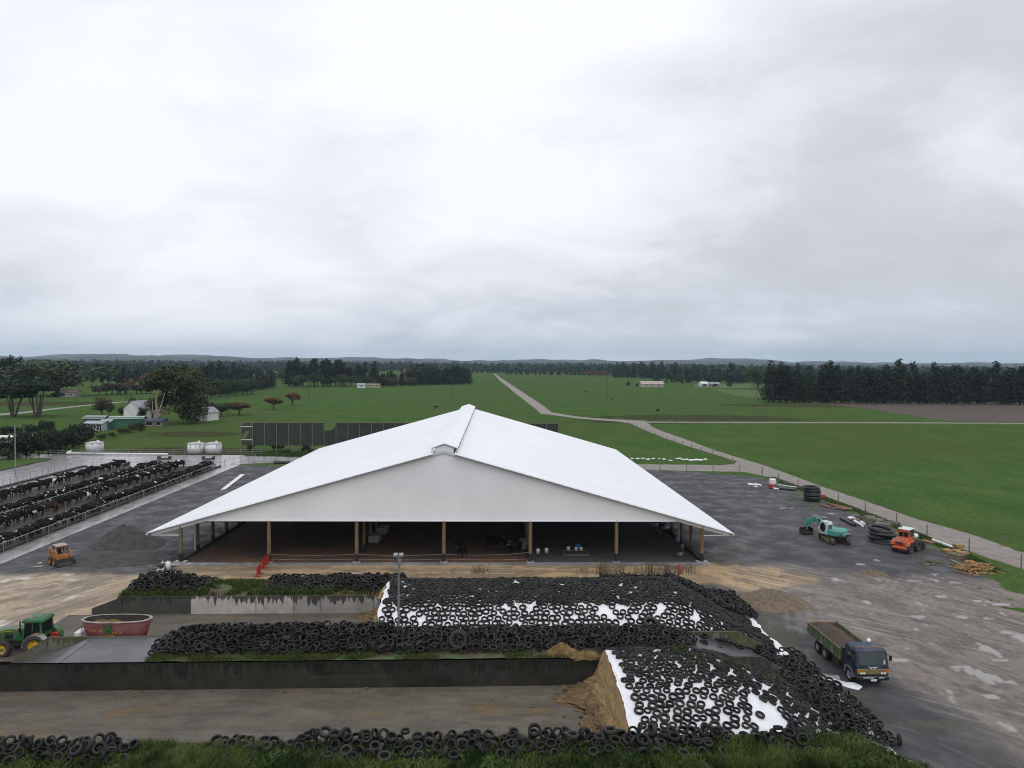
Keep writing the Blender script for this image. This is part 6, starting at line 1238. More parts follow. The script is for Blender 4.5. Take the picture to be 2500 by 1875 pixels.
P, u, v = scatter(14000, 6.8, 21.5, -9.8, .3, hp2, lambda u, v: sstep(.60, .68, tufts(u * .55, v * .55, 23)) * (v > -4.5) + sstep(17.5, 20, u) * .35, 14)
blades('grass', P, .2 + .25 * np.random.RandomState(3).rand(len(u)), np.full(len(u), .03), np.clip(.5 + .3 * np.random.RandomState(9).randn(len(u)), 0, 1), 8, m_blade, 'weeds sprouting among tyres on the nearest stack')
P, u, v = scatter(5000, -9.5, 15, 7, 14, hp1, lambda u, v: sstep(.64, .70, tufts(u * .6, v * .6, 29)), 15)
blades('grass', P, .18 + .2 * np.random.RandomState(3).rand(len(u)), np.full(len(u), .04), np.clip(.4 + .3 * np.random.RandomState(9).randn(len(u)), 0, 1), 9, m_blade, 'weeds sprouting among tyres on the far stack')
# verge grass along the yard edge
rn = np.random.RandomState(44); vp = [gp(*p) for p in verge[3:10]]; n = 16000; k_ = rn.randint(0, len(vp) - 1, n); f_ = rn.rand(n); xx = np.array([vp[a].x + (vp[a + 1].x - vp[a].x) * b for a, b in zip(k_, f_)]) + rn.rand(n) * 1.8 + .7; yy = np.array([vp[a].y + (vp[a + 1].y - vp[a].y) * b for a, b in zip(k_, f_)]) + rn.randn(n) * .6
blades('grass', np.stack([xx, yy, np.full(n, -.02)], 1), .10 + .28 * rn.rand(n) * fbm(xx * .5, yy * .5, 2), np.full(n, .06), np.clip(.55 + .3 * rn.randn(n), 0, 1), 31, m_blade, 'green grass strip between the yard and the track')
# leafy docks on the bottom bank
m_dock = leaf_mat('dock_leaves', (0.030, 0.062, 0.014), (0.075, 0.125, 0.03), .5)
P, u, v = scatter(26000, -34, 21, -13.6, -10.6, bankA, lambda u, v: sstep(.50, .60, fbm(u * .8, v * .8, 33)) * .9, 16)
blades('weeds', P + np.array([0, 0, .12]), .08 + .16 * np.random.RandomState(3).rand(len(u)), .07 + .06 * np.random.RandomState(4).rand(len(u)), np.clip(.4 + .35 * np.random.RandomState(9).randn(len(u)), 0, 1), 10, m_dock, 'broad-leaved weeds on the bottom bank', 1.6)
# dead brown stalks behind the far stack
m_stalk = leaf_mat('dead_stalks', (.075, .055, .038), (.15, .115, .08), .9)
rs = random.Random(3)
for k, (px, n_, hh) in enumerate(((1166, 46, 1.15), (1110, 10, .9), (1435, 14, 1.2), (1478, 60, 1.5), (1518, 40, 1.45), (1560, 26, 1.1), (1595, 64, 1.5), (1635, 56, 1.4), (1660, 40, 1.2), (1695, 40, 1.3))):
    c = gp(px, 1405, 1.6); n_ = int(n_ * 2.2); rn = np.random.RandomState(k); P = np.stack([c.x + rn.randn(n_) * .45, c.y + 1.2 + rn.randn(n_) * .35, np.full(n_, 1.35)], 1)
    o = blades('dead_reeds', P, hh * (.6 + .5 * rn.rand(n_)), np.full(n_, .022), rn.rand(n_), k, m_stalk, '', .45); del o['kind']; tag(o, ('bare brown weed clump behind the far stack centre', 'thin brown weed tuft left of the centre clump', 'sparse brown stalks left of the long reed row', 'dense brown reed clump at the left of the reed row', 'brown reed clump second in the reed row', 'small brown reed clump in the reed row middle', 'wide brown reed clump before the second last barn pole', 'brown reed clump beside the orange cones', 'short brown reed clump right of the cones', 'drooping brown reed clump at the stack corner')[k], 'reeds', 'dead reeds behind the far stack')
t = thing('marker_post', 'orange plastic marker among the brown reeds', 'marker', gp(1662, 1400, 1.4)); q = MB(); q.lathe([(.16, 0), (.12, .5), (.05, 1.0), (0, 1.02)], 12); ob('cone', q, p_or, t); q = MB(); q.box((0, 0, .01), (.4, .4, .05)); ob('base', q, p_or, t)
# ================================================================== TREES
def leaf_cloud(lobes, n, size, seed, tone0=.5, shell=.55, flat=0.0):
    rn = np.random.RandomState(seed); Lb = np.array([l[:6] for l in lobes], float); vol = (Lb[:, 3] * Lb[:, 4] * Lb[:, 5]) ** .66; pick = rn.choice(len(Lb), n, p=vol / vol.sum()); d = rn.randn(n, 3); d /= np.linalg.norm(d, axis=1)[:, None]
    r = shell + (1 - shell) * rn.rand(n) ** .6; C = Lb[pick, :3] + d * Lb[pick, 3:6] * r[:, None]
    nrm = d + rn.randn(n, 3) * .55; nrm[:, 2] += .25; nrm /= np.linalg.norm(nrm, axis=1)[:, None]; a = np.cross(nrm, rn.randn(n, 3)); a /= np.linalg.norm(a, axis=1)[:, None]; b = np.cross(nrm, a); s = size * (.6 + .8 * rn.rand(n))[:, None]
    if flat: b = b * (1 - flat)
    V_ = np.stack([C - a * s * .5, C - b * s * .35, C + a * s * .5, C + b * s * .35], 1).reshape(-1, 3); F_ = np.arange(n * 4).reshape(-1, 4)
    lt = rn.rand(len(Lb)); tn = np.clip(tone0 + (lt[pick] - .5) * .5 + rn.randn(n) * .18, 0, 1); return V_, F_, np.repeat(tn, 4)
TREE = {}
def make_proto(key, lobes, n, size, seed, lm, trunk, tm, shell=.55, flat=0):
    V_, F_, tn = leaf_cloud(lobes, n, size, seed, shell=shell, flat=flat); me = mesh_np('crown', V_, F_, {'tone': ('POINT', tn)}); me.materials.append(lm); q = MB()
    for pts, r in trunk: q.tube(pts, r, 7)
    tme = q.mesh('trunk'); tme.materials.append(tm); TREE[key] = (me, tme)
lm_pine = leaf_mat('pine_needles', (.008, .015, .010), (.022, .034, .017), .8, rnd=.25); lm_euc = leaf_mat('gum_leaves', (.020, .034, .012), (.062, .078, .026), .6, rnd=.15); lm_mac = leaf_mat('cypress_leaves', (.009, .018, .010), (.026, .040, .018), .8); lm_broad = leaf_mat('broad_leaves', (.016, .030, .010), (.045, .065, .022), .7, rnd=.25)
lm_aut = leaf_mat('autumn_leaves', (.075, .038, .022), (.15, .075, .035), .8, rnd=.15); lm_rust = leaf_mat('rust_leaves', (.11, .045, .022), (.20, .085, .035), .8, rnd=.2); lm_bare = leaf_mat('bare_twigs', (.05, .038, .028), (.09, .068, .05), .9, rnd=.2); lm_olive = leaf_mat('olive_hedge', (.022, .036, .011), (.055, .07, .022), .8, rnd=.15); lm_yel = leaf_mat('yellow_leaves', (.16, .12, .025), (.25, .18, .04), .8)
tm_dark = M('dark_bark', (.035, .028, .022), (.055, .045, .035), 2, .95); tm_pale = M('pale_gum_bark', (.34, .29, .23), (.20, .14, .10), 1.2, .8); tm_grey = M('grey_bark', (.10, .085, .07), (.055, .048, .04), 1.5, .9)
# unit trees: height 1
for k in range(6):   # shelter pines, feathered to the ground
    rn = random.Random(k); lobes = []
    for j in range(15): z = .10 + .84 * j / 14; r = (.20 * (1 - z) ** .55 + .045) * rn.uniform(.8, 1.25); lobes.append((rn.uniform(-.05, .05), rn.uniform(-.05, .05), z, r, r, .075 * rn.uniform(.8, 1.3)))
    lobes.append((rn.uniform(-.03, .03), 0, .97, .035, .035, .07)); make_proto(('pine', k), lobes, 900, .055, k, lm_pine, [([(0, 0, 0), (0, 0, .92)], [.022, .004])], tm_dark, .35)
for k in range(5):   # tall pines with bare boles
    rn = random.Random(30 + k); lobes = []
    for j in range(12): z = .34 + .62 * j / 11; r = (.15 * (1.05 - z) ** .4 + .02) * rn.uniform(.7, 1.3); lobes.append((rn.uniform(-.06, .06), rn.uniform(-.06, .06), z, r, r, .06))
    make_proto(('tallpine', k), lobes, 700, .055, 40 + k, lm_pine, [([(0, 0, 0), (.01, 0, .5), (0, 0, .95)], [.022, .014, .004])], tm_dark, .35)
for k in range(5):   # rounded broadleaf / evergreen
    rn = random.Random(60 + k); lobes = [(rn.uniform(-.25, .25), rn.uniform(-.25, .25), rn.uniform(.42, .80), rn.uniform(.16, .26), rn.uniform(.16, .26), rn.uniform(.12, .2)) for _ in range(13)]
    tr = [([(0, 0, 0), (.02, 0, .25), (-.1, .05, .55)], [.035, .028, .012]), ([(.02, 0, .25), (.14, -.05, .6)], [.025, .01])]
    for kk, lm in (('round', lm_broad), ('rust', lm_rust), ('bare', lm_bare), ('yellow', lm_yel)): make_proto((kk, k), lobes, 900, .075, 70 + k, lm, tr, tm_dark, .45)
for k in range(3):   # low spreading autumn tree
    rn = random.Random(90 + k); lobes = [(rn.uniform(-.38, .38), rn.uniform(-.38, .38), rn.uniform(.52, .84), .24, .24, .13) for _ in range(13)]
    tr = [([(0, 0, 0), (0, 0, .35)], [.05, .04])] + [([(0, 0, .33), (math.cos(a) * .4, math.sin(a) * .4, .7)], [.028, .008]) for a in (0, 1.2, 2.4, 3.6, 4.9)]
    make_proto(('autumn', k), lobes, 2200, .075, 95 + k, lm_aut, tr, tm_dark, .4)
for k in range(2):   # multi-stemmed macrocarpa, flat-topped
    rn = random.Random(110 + k); tr = []; lobes = []
    for j in range(6):
        a = j * 1.05 + rn.uniform(-.3, .3); r = rn.uniform(.10, .34); tp = (math.cos(a) * r, math.sin(a) * r, rn.uniform(.62, .75)); tr.append(([(math.cos(a) * .04, math.sin(a) * .04, 0), (math.cos(a) * .10, math.sin(a) * .10, .25), tp], [.024, .019, .009]))
        lobes += [(tp[0] + rn.uniform(-.15, .15), tp[1] + rn.uniform(-.15, .15), rn.uniform(.70, .94), rn.uniform(.17, .26), rn.uniform(.17, .26), rn.uniform(.045, .075)) for _ in range(4)]
    lobes += [(.42, -.05, .62, .16, .14, .05), (-.38, .1, .58, .15, .13, .05)]
    make_proto(('mac', k), lobes, 5200, .06, 120 + k, lm_mac, tr, tm_grey, .3)
rn = random.Random(131); lobes = [(rn.uniform(-.38, .36), rn.uniform(-.3, .3), 0, rn.uniform(.11, .17), rn.uniform(.12, .17), rn.uniform(.07, .12)) for _ in range(64)]
lobes = [(x, y, .48 + .42 * (1 - (abs(x) / .5) ** 2) * rn.uniform(.35, 1.0), a_, b_, c_) for x, y, z, a_, b_, c_ in lobes] + [(rn.uniform(.06, .34), rn.uniform(-.1, .25), rn.uniform(.14, .55), .12, .13, .13) for _ in range(22)] + [(rn.uniform(-.42, .1), rn.uniform(.02, .25), rn.uniform(.22, .5), .11, .1, .10) for _ in range(14)]
tr = [([(-.12, -.30, 0), (-.115, -.29, .10), (-.13, -.29, .20), (-.16, -.28, .40), (-.13, -.26, .58)], [.021, .02, .017, .010, .005]), ([(-.12, -.29, .17), (-.08, -.30, .30), (-.02, -.3, .52)], [.013, .010, .004]), ([(-.12, -.3, .12), (-.02, -.33, .22), (.04, -.34, .30), (.12, -.34, .31)], [.012, .009, .007, .003]), ([(-.12, -.3, .10), (-.20, -.3, .22), (-.21, -.28, .4)], [.011, .007, .003])]
make_proto(('gum', 0), lobes, 15000, .034, 133, lm_euc, tr, tm_pale, .5)
rn = random.Random(141); lobes = [(rn.uniform(-.5, .5), rn.uniform(-.25, .25), rn.uniform(.35, .80), rn.uniform(.16, .24), rn.uniform(.16, .24), rn.uniform(.12, .2)) for _ in range(28)]
make_proto(('spread', 0), lobes, 4200, .05, 143, lm_euc, [([(0, 0, 0), (0, 0, .2), (-.2, 0, .5)], [.035, .03, .015]), ([(0, 0, .18), (.25, 0, .5)], [.025, .012])], tm_dark, .45)
for k in range(3):
    rn = random.Random(150 + k); lobes = [(rn.uniform(-.35, .35), rn.uniform(-.25, .25), rn.uniform(.25, .75), .28, .26, .24) for _ in range(9)]
    for kk, lm in (('bush', lm_olive), ('darkbush', lm_mac)): make_proto((kk, k), lobes, 900, .09, 155 + k, lm, [([(0, 0, 0), (0, 0, .4)], [.03, .02])], tm_dark, .5)
def plant_tree(kind, p, h, wdt, label, cat='tree', group=None, rz=0, name=None, rscale=True):
    """h = height, wdt = horizontal scale"""
    me, tme = TREE[kind]; t = thing(name or {'pine': 'pine_tree', 'tallpine': 'pine_tree', 'mac': 'macrocarpa_tree', 'gum': 'gum_tree', 'bush': 'shrub', 'darkbush': 'shrub'}.get(kind[0], 'tree'), label, cat, p, rz, group)
    for nm, m_ in (('crown', me), ('trunk', tme)): o = ob(nm, m_, None, t); o.scale = (wdt, wdt, h)
    return t
rs = random.Random(55)
def belt(kinds, px0, px1, n, hpx, wfac, label, group, jit=2.0, rows=1, hvar=.22):
    a = gp(*px0); b = gp(*px1)
    for k in range(n):
        f = (k + rs.uniform(-.3, .3)) / max(1, n - 1); p = a.lerp(b, f) + Vector((rs.uniform(-jit, jit) * .4, rs.uniform(0, jit * 2), 0)); hp = hpx[0] + (hpx[1] - hpx[0]) * f; h = hp * p.y / FOC * rs.uniform(1 - hvar, 1 + hvar * .7); kd = rs.choice(kinds)
        plant_tree(kd, p, h, h * wfac * rs.uniform(.85, 1.2), label, 'tree', group, rs.uniform(0, 6))
PINE = [('pine', k) for k in range(6)]; TALL = [('tallpine', k) for k in range(5)]; RND = [('round', k) for k in range(5)]
belt(PINE, (1880, 983), (2560, 989), 46, (82, 84), 1.05, 'dense dark pine in the tall shelter belt along the ploughed paddock', 'pines of the right shelter belt', 2.5)
belt(PINE, (1890, 975), (2560, 981), 30, (86, 88), .95, 'dense dark pine in the tall shelter belt along the ploughed paddock', 'pines of the right shelter belt', 3)
belt(TALL + PINE[:2], (690, 944), (905, 944), 26, (66, 52), 1.0, 'tall dark pine in the central grove behind the pasture', 'pines of the central grove', 6)
belt(PINE, (925, 943), (1142, 938), 36, (34, 42), 1.25, 'clipped dark pine in the long hedge ending at the open track', 'pines of the central hedge', 2.5)
belt(RND, (720, 946), (930, 944), 12, (34, 26), 1.1, 'round evergreen garden tree in front of the central grove', 'garden trees of the central grove', 5)
belt(PINE, (1500, 922), (1830, 932), 34, (34, 38), 1.2, 'dark pine in the long wood right of the far track', 'pines right of the far track', 14, hvar=.3)
belt(PINE, (1240, 915), (1520, 918), 26, (12, 18), 1.4, 'small dark far tree right of the track end', 'far trees right of the track end', 10)
belt([('rust', k) for k in range(3)], (1430, 919), (1510, 922), 12, (16, 15), 1.2, 'reddish brown far tree in the copper hedge', 'copper hedge trees', 4)
belt(PINE, (505, 968), (660, 948), 20, (52, 40), 1.0, 'dark evergreen in the belt running up the left pasture edge', 'evergreens of the left pasture edge', 4)
belt(RND, (500, 975), (610, 962), 9, (44, 40), 1.1, 'rounded dark tree at the left pasture edge', 'rounded trees at the left pasture edge', 3)
belt(TALL, (480, 945), (570, 940), 10, (58, 52), 1.0, 'dark pine standing behind the big gum', 'pines behind the big gum', 8)
belt(PINE, (-20, 965), (50, 962), 9, (88, 84), .9, 'dark pine at the far left edge', 'pines at the far left', 6)
belt(TALL, (225, 945), (320, 948), 12, (52, 50), 1.0, 'dark pine behind the rust-coloured trees', 'pines behind the rust trees', 8)
belt([('bare', k) for k in range(5)], (240, 965), (350, 962), 14, (28, 26), 1.4, 'brown leafless garden tree left of the big gum', 'leafless trees left of the big gum', 6)
for k, (px, py, hp) in enumerate(((300, 946, 30), (318, 950, 26), (356, 950, 42), (375, 946, 36), (655, 940, 28))): plant_tree(('rust', k), gp(px, py), hp * gp(px, py).y / FOC, hp * gp(px, py).y / FOC * 1.1, ('rust-red tree left of the brown copse', 'small rust-red tree in the brown copse', 'tall copper tree behind the big gum left side', 'copper tree touching the big gum', 'copper tree left of the central grove')[k])
for k, (kd, px, py, hp, wd) in enumerate((('yellow', 818, 942, 24, .9), ('bare', 838, 944, 34, .9), ('rust', 985, 925, 22, 1.1), ('bare', 962, 944, 22, 1.6), ('bare', 1005, 943, 26, 1.3), ('rust', 930, 940, 22, 1.2))): D_ = gp(px, py).y / FOC; plant_tree((kd, k % 5), gp(px, py), hp * D_, hp * D_ * wd, ('yellow tree in front of the central grove', 'bare brown tree beside the yellow tree', 'orange tree rising between grove and hedge', 'spreading brown tree over the small white cottage', 'round brown tree right of the white cottage', 'rust tree above the white cottage')[k])
for k, (px, py, hp, wd) in enumerate(((585, 1013.6, 33, 1.55), (668, 999.5, 31, 1.6), (714, 990, 33, 1.3))): D_ = gp(px, py).y / FOC; plant_tree(('autumn', k), gp(px, py), hp * D_, hp * D_ * wd * .82, ('low red-brown tree, nearest of the three in the left pasture', 'wide red-brown tree, middle of the three in the left pasture', 'red-brown tree, farthest of the three in the left pasture')[k])
D_ = 239.7 / FOC; plant_tree(('gum', 0), Vector((-116.5, 246, 0)), 152 * D_, 168 * D_, 'big pale-trunked gum tree beside the white buildings')
for k, (px, py, hp, wd) in enumerate(((34, 1017, 82, 95), (92, 1019, 88, 105))): D_ = gp(px, py).y / FOC; plant_tree(('mac', k), gp(px, py), hp * D_, wd * D_, ('flat-topped macrocarpa at the left edge of the lane', 'many-stemmed flat-topped macrocarpa right of the first')[k], rz=k)
D_ = gp(140, 968).y / FOC; plant_tree(('spread', 0), gp(140, 968), 98 * D_, 185 * D_, 'great spreading grey-green tree behind the macrocarpas')
for k, (kd, px, py, hp, wd) in enumerate((('bare', 248, 1020, 56, .95), ('round', 268, 1020, 42, .7), ('round', 296, 1020, 30, .8), ('round', 330, 1018, 50, .75), ('round', 372, 1025, 62, .8), ('round', 348, 1030, 40, .8), ('round', 470, 1015, 60, .7), ('round', 540, 1018, 38, 1.2), ('bare', 522, 1016, 36, 1.0), ('round', 556, 1012, 34, .9), ('darkbush', 492, 1020, 46, .6))):
    D_ = gp(px, py).y / FOC; plant_tree((kd, k % 3 if kd == 'darkbush' else k % 5), gp(px, py), hp * D_, hp * D_ * wd, ('bare domed tree behind the green sheds', 'dark tree beside the bare domed tree', 'small dark tree right of the bare domed tree', 'leafy tree left of the white house', 'leafy tree over the blue shed', 'low leafy tree in front of the white house', 'dense tree right of the gum trunk', 'rounded olive tree right of the white garage', 'brown tree behind the white garage', 'dark rounded tree at the right of the farm garden', 'dark shrub left of the white garage')[k])
D_ = gp(1850, 948).y / FOC; plant_tree(('spread', 0), gp(1850, 950), 58 * D_, 62 * D_, 'tall grey-green gum behind the left end of the shelter belt')
for k, (px, py, hp, wd) in enumerate(((1588, 943, 15, 1), (1533, 944, 14, .8), (1556, 944, 9, 1.2), (1720, 944, 8, 1.6), (1745, 945, 9, 1.8), (1780, 944, 10, 1.5))): D_ = gp(px, py).y / FOC; plant_tree(('darkbush', k % 3), gp(px, py), hp * D_, hp * D_ * wd, ('small dark tree left of the far farmhouse', 'lone dark tree at the end of the far field', 'low bush left of the far farmhouse', 'low bush beside the far white shed', 'wide bush right of the far white shed', 'dark bush near the pale paddock')[k])
# hedges on the left: rows of shrubs
hp_ = [(20, 1120, 70), (45, 1118, 74), (70, 1115, 72), (95, 1112, 70), (118, 1108, 66), (140, 1104, 64), (160, 1098, 62), (178, 1092, 60), (195, 1085, 56), (208, 1078, 50)]
for k, (px, py, hp) in enumerate(hp_): D_ = gp(px, py).y / FOC; plant_tree(('darkbush', k % 3), gp(px, py), hp * D_ * .95, 62 * D_, 'dark clipped shrub in the thick hedge left of the single water tank', 'shrub', 'thick hedge shrubs', k)
for k, (px, py, hp) in enumerate(((75, 1062, 32), (100, 1060, 36), (125, 1058, 34), (185, 1062, 30), (205, 1060, 30), (10, 1064, 26), (35, 1062, 26))): D_ = gp(px, py).y / FOC; plant_tree(('darkbush', k % 3), gp(px, py), hp * D_, 32 * D_, 'dark shrub in the second hedge row beyond the thick hedge', 'shrub', 'second hedge row', k)
for k, (px, py, hp) in enumerate(((300, 1060, 20), (320, 1056, 22), (345, 1052, 24), (250, 1072, 16), (275, 1068, 15), (610, 1100, 18), (676, 1100, 22), (745, 1104, 20), (760, 1108, 14), (700, 1108, 14), (22, 1122, 30))): D_ = gp(px, py).y / FOC; plant_tree(('bush', k % 3), gp(px, py), hp * D_, hp * D_ * 1.5, 'green shrub ' + ('below the green sheds', 'below the green shed middle', 'at the right end of the green sheds', 'in rough grass before the blue-walled shed', 'in rough grass right of the blue-walled shed', 'at the left foot of the windbreak', 'under the third windbreak bay', 'under the seventh windbreak bay', 'low under the seventh windbreak bay', 'low under the fifth windbreak bay', 'bright at the hedge corner by the roof')[k], 'shrub', None, k)
# ================================================================== WINDBREAK FENCE
m_cloth, t_, p_ = new_mat('green_windbreak_cloth'); c_ = mixc(t_, rng_node(t_, noise_node(t_, .6, 'pos', 4), .35, .65), (.028, .040, .030), (.040, .050, .040)); t_.links.new(c_, p_.inputs['Base Color']); p_.inputs['Roughness'].default_value = .9; p_.inputs['Alpha'].default_value = .9
WF = thing('windbreak_fence', 'tall windbreak fence of green cloth on timber posts behind the barn', 'fence', (-64.9, 169.8, 0), math.atan2(3.2, 76.3)); WL = 76.3; nb = 27; st_ = WL / nb
q = MB(); q.cyl((0, -.1, 0), (0, -.1, 7.45), .12, .10, 8); wp = q.mesh('post'); wp.materials.append(M('grey_post', (.17, .155, .125), (.12, .11, .09), 4, .9)); q = MB(); q.prism([(.06, 1.75), (st_ - .06, 1.75), (st_ - .06, 7.25), (.06, 7.25)], 'y', .02, .05); cp_ = q.mesh('cloth_panel'); cp_.materials.append(m_cloth)
q = MB(); q.box((st_ / 2, -.05, 7.3), (st_, .08, .14)); rp = q.mesh('rail'); rp.materials.append(m_timber)
for k in range(nb + 1): ob('post', wp, None, WF, (k * st_, 0, 0))
for k in range(nb):
    ob('rail', rp, None, WF, (k * st_, 0, 0))
    if k == 0:
        q = MB(); hole = [(1.0 + .85 * math.cos(R(a)) * (1 + .2 * math.sin(R(2 * a))), 4.25 + .95 * math.sin(R(a + 35))) for a in range(0, 360, 24)]; outer = []
        for x, z in hole: d = Vector((x - 1.35, 0, z - 4.3)); tt = min((1.29 / abs(d.x)) if abs(d.x) > 1e-3 else 9, (2.75 / abs(d.z)) if abs(d.z) > 1e-3 else 9); outer.append((1.41 + d.x * tt * .98, 4.5 + d.z * tt))
        n = len(hole); q.add([(x, .03, z) for x, z in hole] + [(min(max(x, .06), st_ - .06), .03, min(max(z, 1.75), 7.25)) for x, z in outer], [(i, (i + 1) % n, n + (i + 1) % n, n + i) for i in range(n)]); ob('cloth_panel', q, m_cloth, WF)
        for z in (3.15, 6.3): q = MB(); q.box((st_ / 2, -.08, z), (st_, .1, .16)); ob('brace', q, m_white, WF)
    elif k == 7:
        q = MB(); q.prism([(.06, 1.75), (st_ - .06, 1.75), (st_ - .06, 6.9), (2.3, 5.9), (1.6, 5.35), (.06, 5.4)], 'y', .02, .05); ob('cloth_panel', q, m_cloth, WF, (k * st_, 0, 0)); q = MB(); q.hull([(.2, -.05, 5.4), (1.7, -.05, 5.3), (1.2, -.2, 4.8), (.8, .05, 5.2), (2.0, .05, 5.7)]); ob('torn_cloth', q, m_cloth, WF, (k * st_, 0, 0))
    else: ob('cloth_panel', cp_, None, WF, (k * st_, 0, 0))
q = MB(); q.cyl((-1.6, 0, .2), (1.6, 0, .2), .45, .3, 9); tag(ob('cover_roll', q, m_black, loc=gp(688, 1132), rot=(0, 0, .2)), 'black rolled cover at the grassy corner left of the barn', 'cover')
P, u, v = scatter(6000, 0, 1, 0, 1, lambda u, v: u * 0, lambda u, v: u * 0 + 1, 41); n = len(u); rn = np.random.RandomState(5); xx = rn.uniform(-62, -38, n); yy = 163.5 + rn.rand(n) * 8 
blades('grass', np.stack([xx, yy, np.full(n, -.05)], 1), .25 + .6 * rn.rand(n) * fbm(xx * .4, yy * .4, 2), np.full(n, .14), np.clip(rn.rand(n), 0, 1), 21, m_blade, 'rank grass under the windbreak fence')
# ================================================================== POWER POLES AND FENCES
m_ppole = M('tarred_pole', (.035, .032, .028), (.06, .055, .05), 3, .9)
for k, (px, py, tp) in enumerate(((754, 981, 924), (1104, 980, 926), (1482, 980, 928), (1394, 943, 914), (1848, 975, 930), (1690, 943, 914), (318, 984, 926), (184, 988, 971), (308, 979, 950), (212, 1028, 1008))):
    p = gp(px, py); h = (py - tp) * p.y / FOC; t = thing('power_pole', ('power pole left of the barn ridge beyond the red-brown trees', 'power pole between central hedge and barn ridge', 'power pole right of the track in mid pasture', 'distant power pole near the track end', 'power pole at the left end of the shelter belt', 'distant power pole left of the far white shed', 'power pole near the green sheds', 'short pole by the lane', 'small pole at the yellow bush', 'short pole above the hedge')[k], 'pole', p)
    q = MB(); q.cyl((0, 0, 0), (0, 0, h), .16, .11, 8); ob('shaft', q, m_ppole, t)
    if k not in (7, 8, 9): q = MB(); q.box((0, 0, h * .95), (1.9, .1, .12)); ob('cross_arm', q, m_timber, t)
def wire_fence(label, pts, n, h=1.15):
    P = [gp(*p) for p in pts]; t = thing('wire_fence', label, 'fence', P[0]); q = MB(); q.cyl((0, 0, 0), (0, 0, h), .075, .07, 6); pm_ = q.mesh('post'); pm_.materials.append(m_timber); Ls = [0]
    for a, b in zip(P, P[1:]): Ls.append(Ls[-1] + (b - a).length)
    def atl(s):
        for a, b, l0, l1 in zip(P, P[1:], Ls, Ls[1:]):
            if s <= l1 + 1e-6: return a.lerp(b, (s - l0) / (l1 - l0))
    pts_ = [atl(Ls[-1] * k / n) - P[0] for k in range(n + 1)]
    for p in pts_: ob('post', pm_, None, t, p)
    for z in (.95, .55):
        q = MB(); q.tube([p + Vector((0, 0, z)) for p in pts_], .006, 3); ob('wire', q, m_dmetal, t)
s3 = lambda *P: [(1200 + x / 3.16, 800 + y / 3.16) for x, y in P]; s4 = lambda *P: [(1800 + x / 3.16, 800 + y / 3.16) for x, y in P]
wire_fence('wire fence along the left side of the diagonal track', s3((1060, 745), (1180, 796), (1330, 858), (1500, 918), (1700, 980), (1858, 1040)), 15)
wire_fence('wire fence beside the torn white plastic in the paddock', s3((960, 1046), (1170, 1050), (1380, 1050), (1590, 1054), (1860, 1060)), 8, 1.4)
wire_fence('wire fence between the cross track and the gravel yard', s3((1100, 1100), (1313, 1102), (1523, 1110), (1733, 1112), (1945, 1116), (2088, 1140)), 5, 1.7)
wire_fence('wire fence between the diagonal track and the machine yard', s4((190, 1140), (295, 1180), (420, 1218), (780, 1360), (1215, 1512), (1538, 1645), (1920, 1770), (2190, 1860)), 9, 1.6)
wire_fence('wire fence on the pasture side of the diagonal track', s4((190, 1056), (385, 1118), (700, 1240), (1000, 1350), (1524, 1500), (1855, 1590), (2300, 1740)), 14, 1.2)
wire_fence('far wire fence crossing the pasture near the track bridge', s3((-600, 452), (0, 452), (400, 458), (900, 460), (1400, 462)), 40, 1.2)
wire_fence('wire fence along the straight cross track', s3((1200, 740), (2212, 744), (3300, 748), (4300, 752)), 40, 1.1)
wire_fence('wire fence along the thick hedge at the left', [(70, 1118), (150, 1112), (215, 1100), (240, 1094), (300, 1092)], 8, 1.3)
wire_fence('temporary fence line crossing the right pasture', s4((1200, 860), (1400, 888), (1700, 960), (2000, 1018), (2500, 1080)), 12, .8)
# ================================================================== BUILDINGS
m_wwall = M('white_weatherboard', (.68, .68, .67), (.58, .58, .57), .8, .7, coord='pos'); m_groof = M('grey_roof', (.30, .30, .32), (.22, .22, .23), .5, .6, coord='pos'); m_grn = M('green_cladding', (.03, .13, .085), (.02, .09, .06), .8, .6, coord='pos'); m_brn = M('brown_roof', (.16, .12, .10), (.11, .085, .07), .7, .8, coord='pos')
def house(name, label, p, L_, W_, hw, hr, rz, wm, rm, wins=(), door=None, posts=0):
    t = thing(name, label, 'building', p, rz); q = MB(); q.prism([(-W_ / 2, 0), (W_ / 2, 0), (W_ / 2, hw), (0, hw + hr), (-W_ / 2, hw)], 'x', -L_ / 2, L_ / 2); ob('wall', q, wm, t)
    for s in (-1, 1): q = MB(); q.prism([(0, hw + hr + .08), (s * (W_ / 2 + .35), hw - .18), (s * (W_ / 2 + .35), hw - .28), (0, hw + hr - .02)], 'x', -L_ / 2 - .3, L_ / 2 + .3); ob('roof', q, rm, t)
    for x, z, ww, wh in wins: q = MB(); q.box((x, -W_ / 2 - .02, z), (ww, .06, wh)); f = ob('window', q, m_white, t); q = MB(); q.box((x, -W_ / 2 - .055, z), (ww - .2, .03, wh - .2)); ob('pane', q, GLASS_DARK, f)
    if door is not None: q = MB(); q.box((door, -W_ / 2 - .03, 1.0), (1.0, .06, 2.0)); ob('door', q, m_brn, t)
    return t
house('garage', 'small white gabled garage at the right of the farm garden', gp(507, 1026), 5.5, 5.0, 3.2, 1.7, R(70), m_wwall, m_groof)
house('house', 'white gabled house half hidden left of the big gum', gp(338, 1026), 7, 6.5, 4.6, 2.6, R(78), m_wwall, m_groof, ((-1, 2, 1.2, 1.2),)); house('house', 'white wing of the house beneath the leafy tree', gp(362, 1022), 7, 5, 2.8, 1.6, R(10), m_wwall, m_groof, ((-1.5, 1.6, 1.2, 1.0), (1.5, 1.6, 1.2, 1.0)))
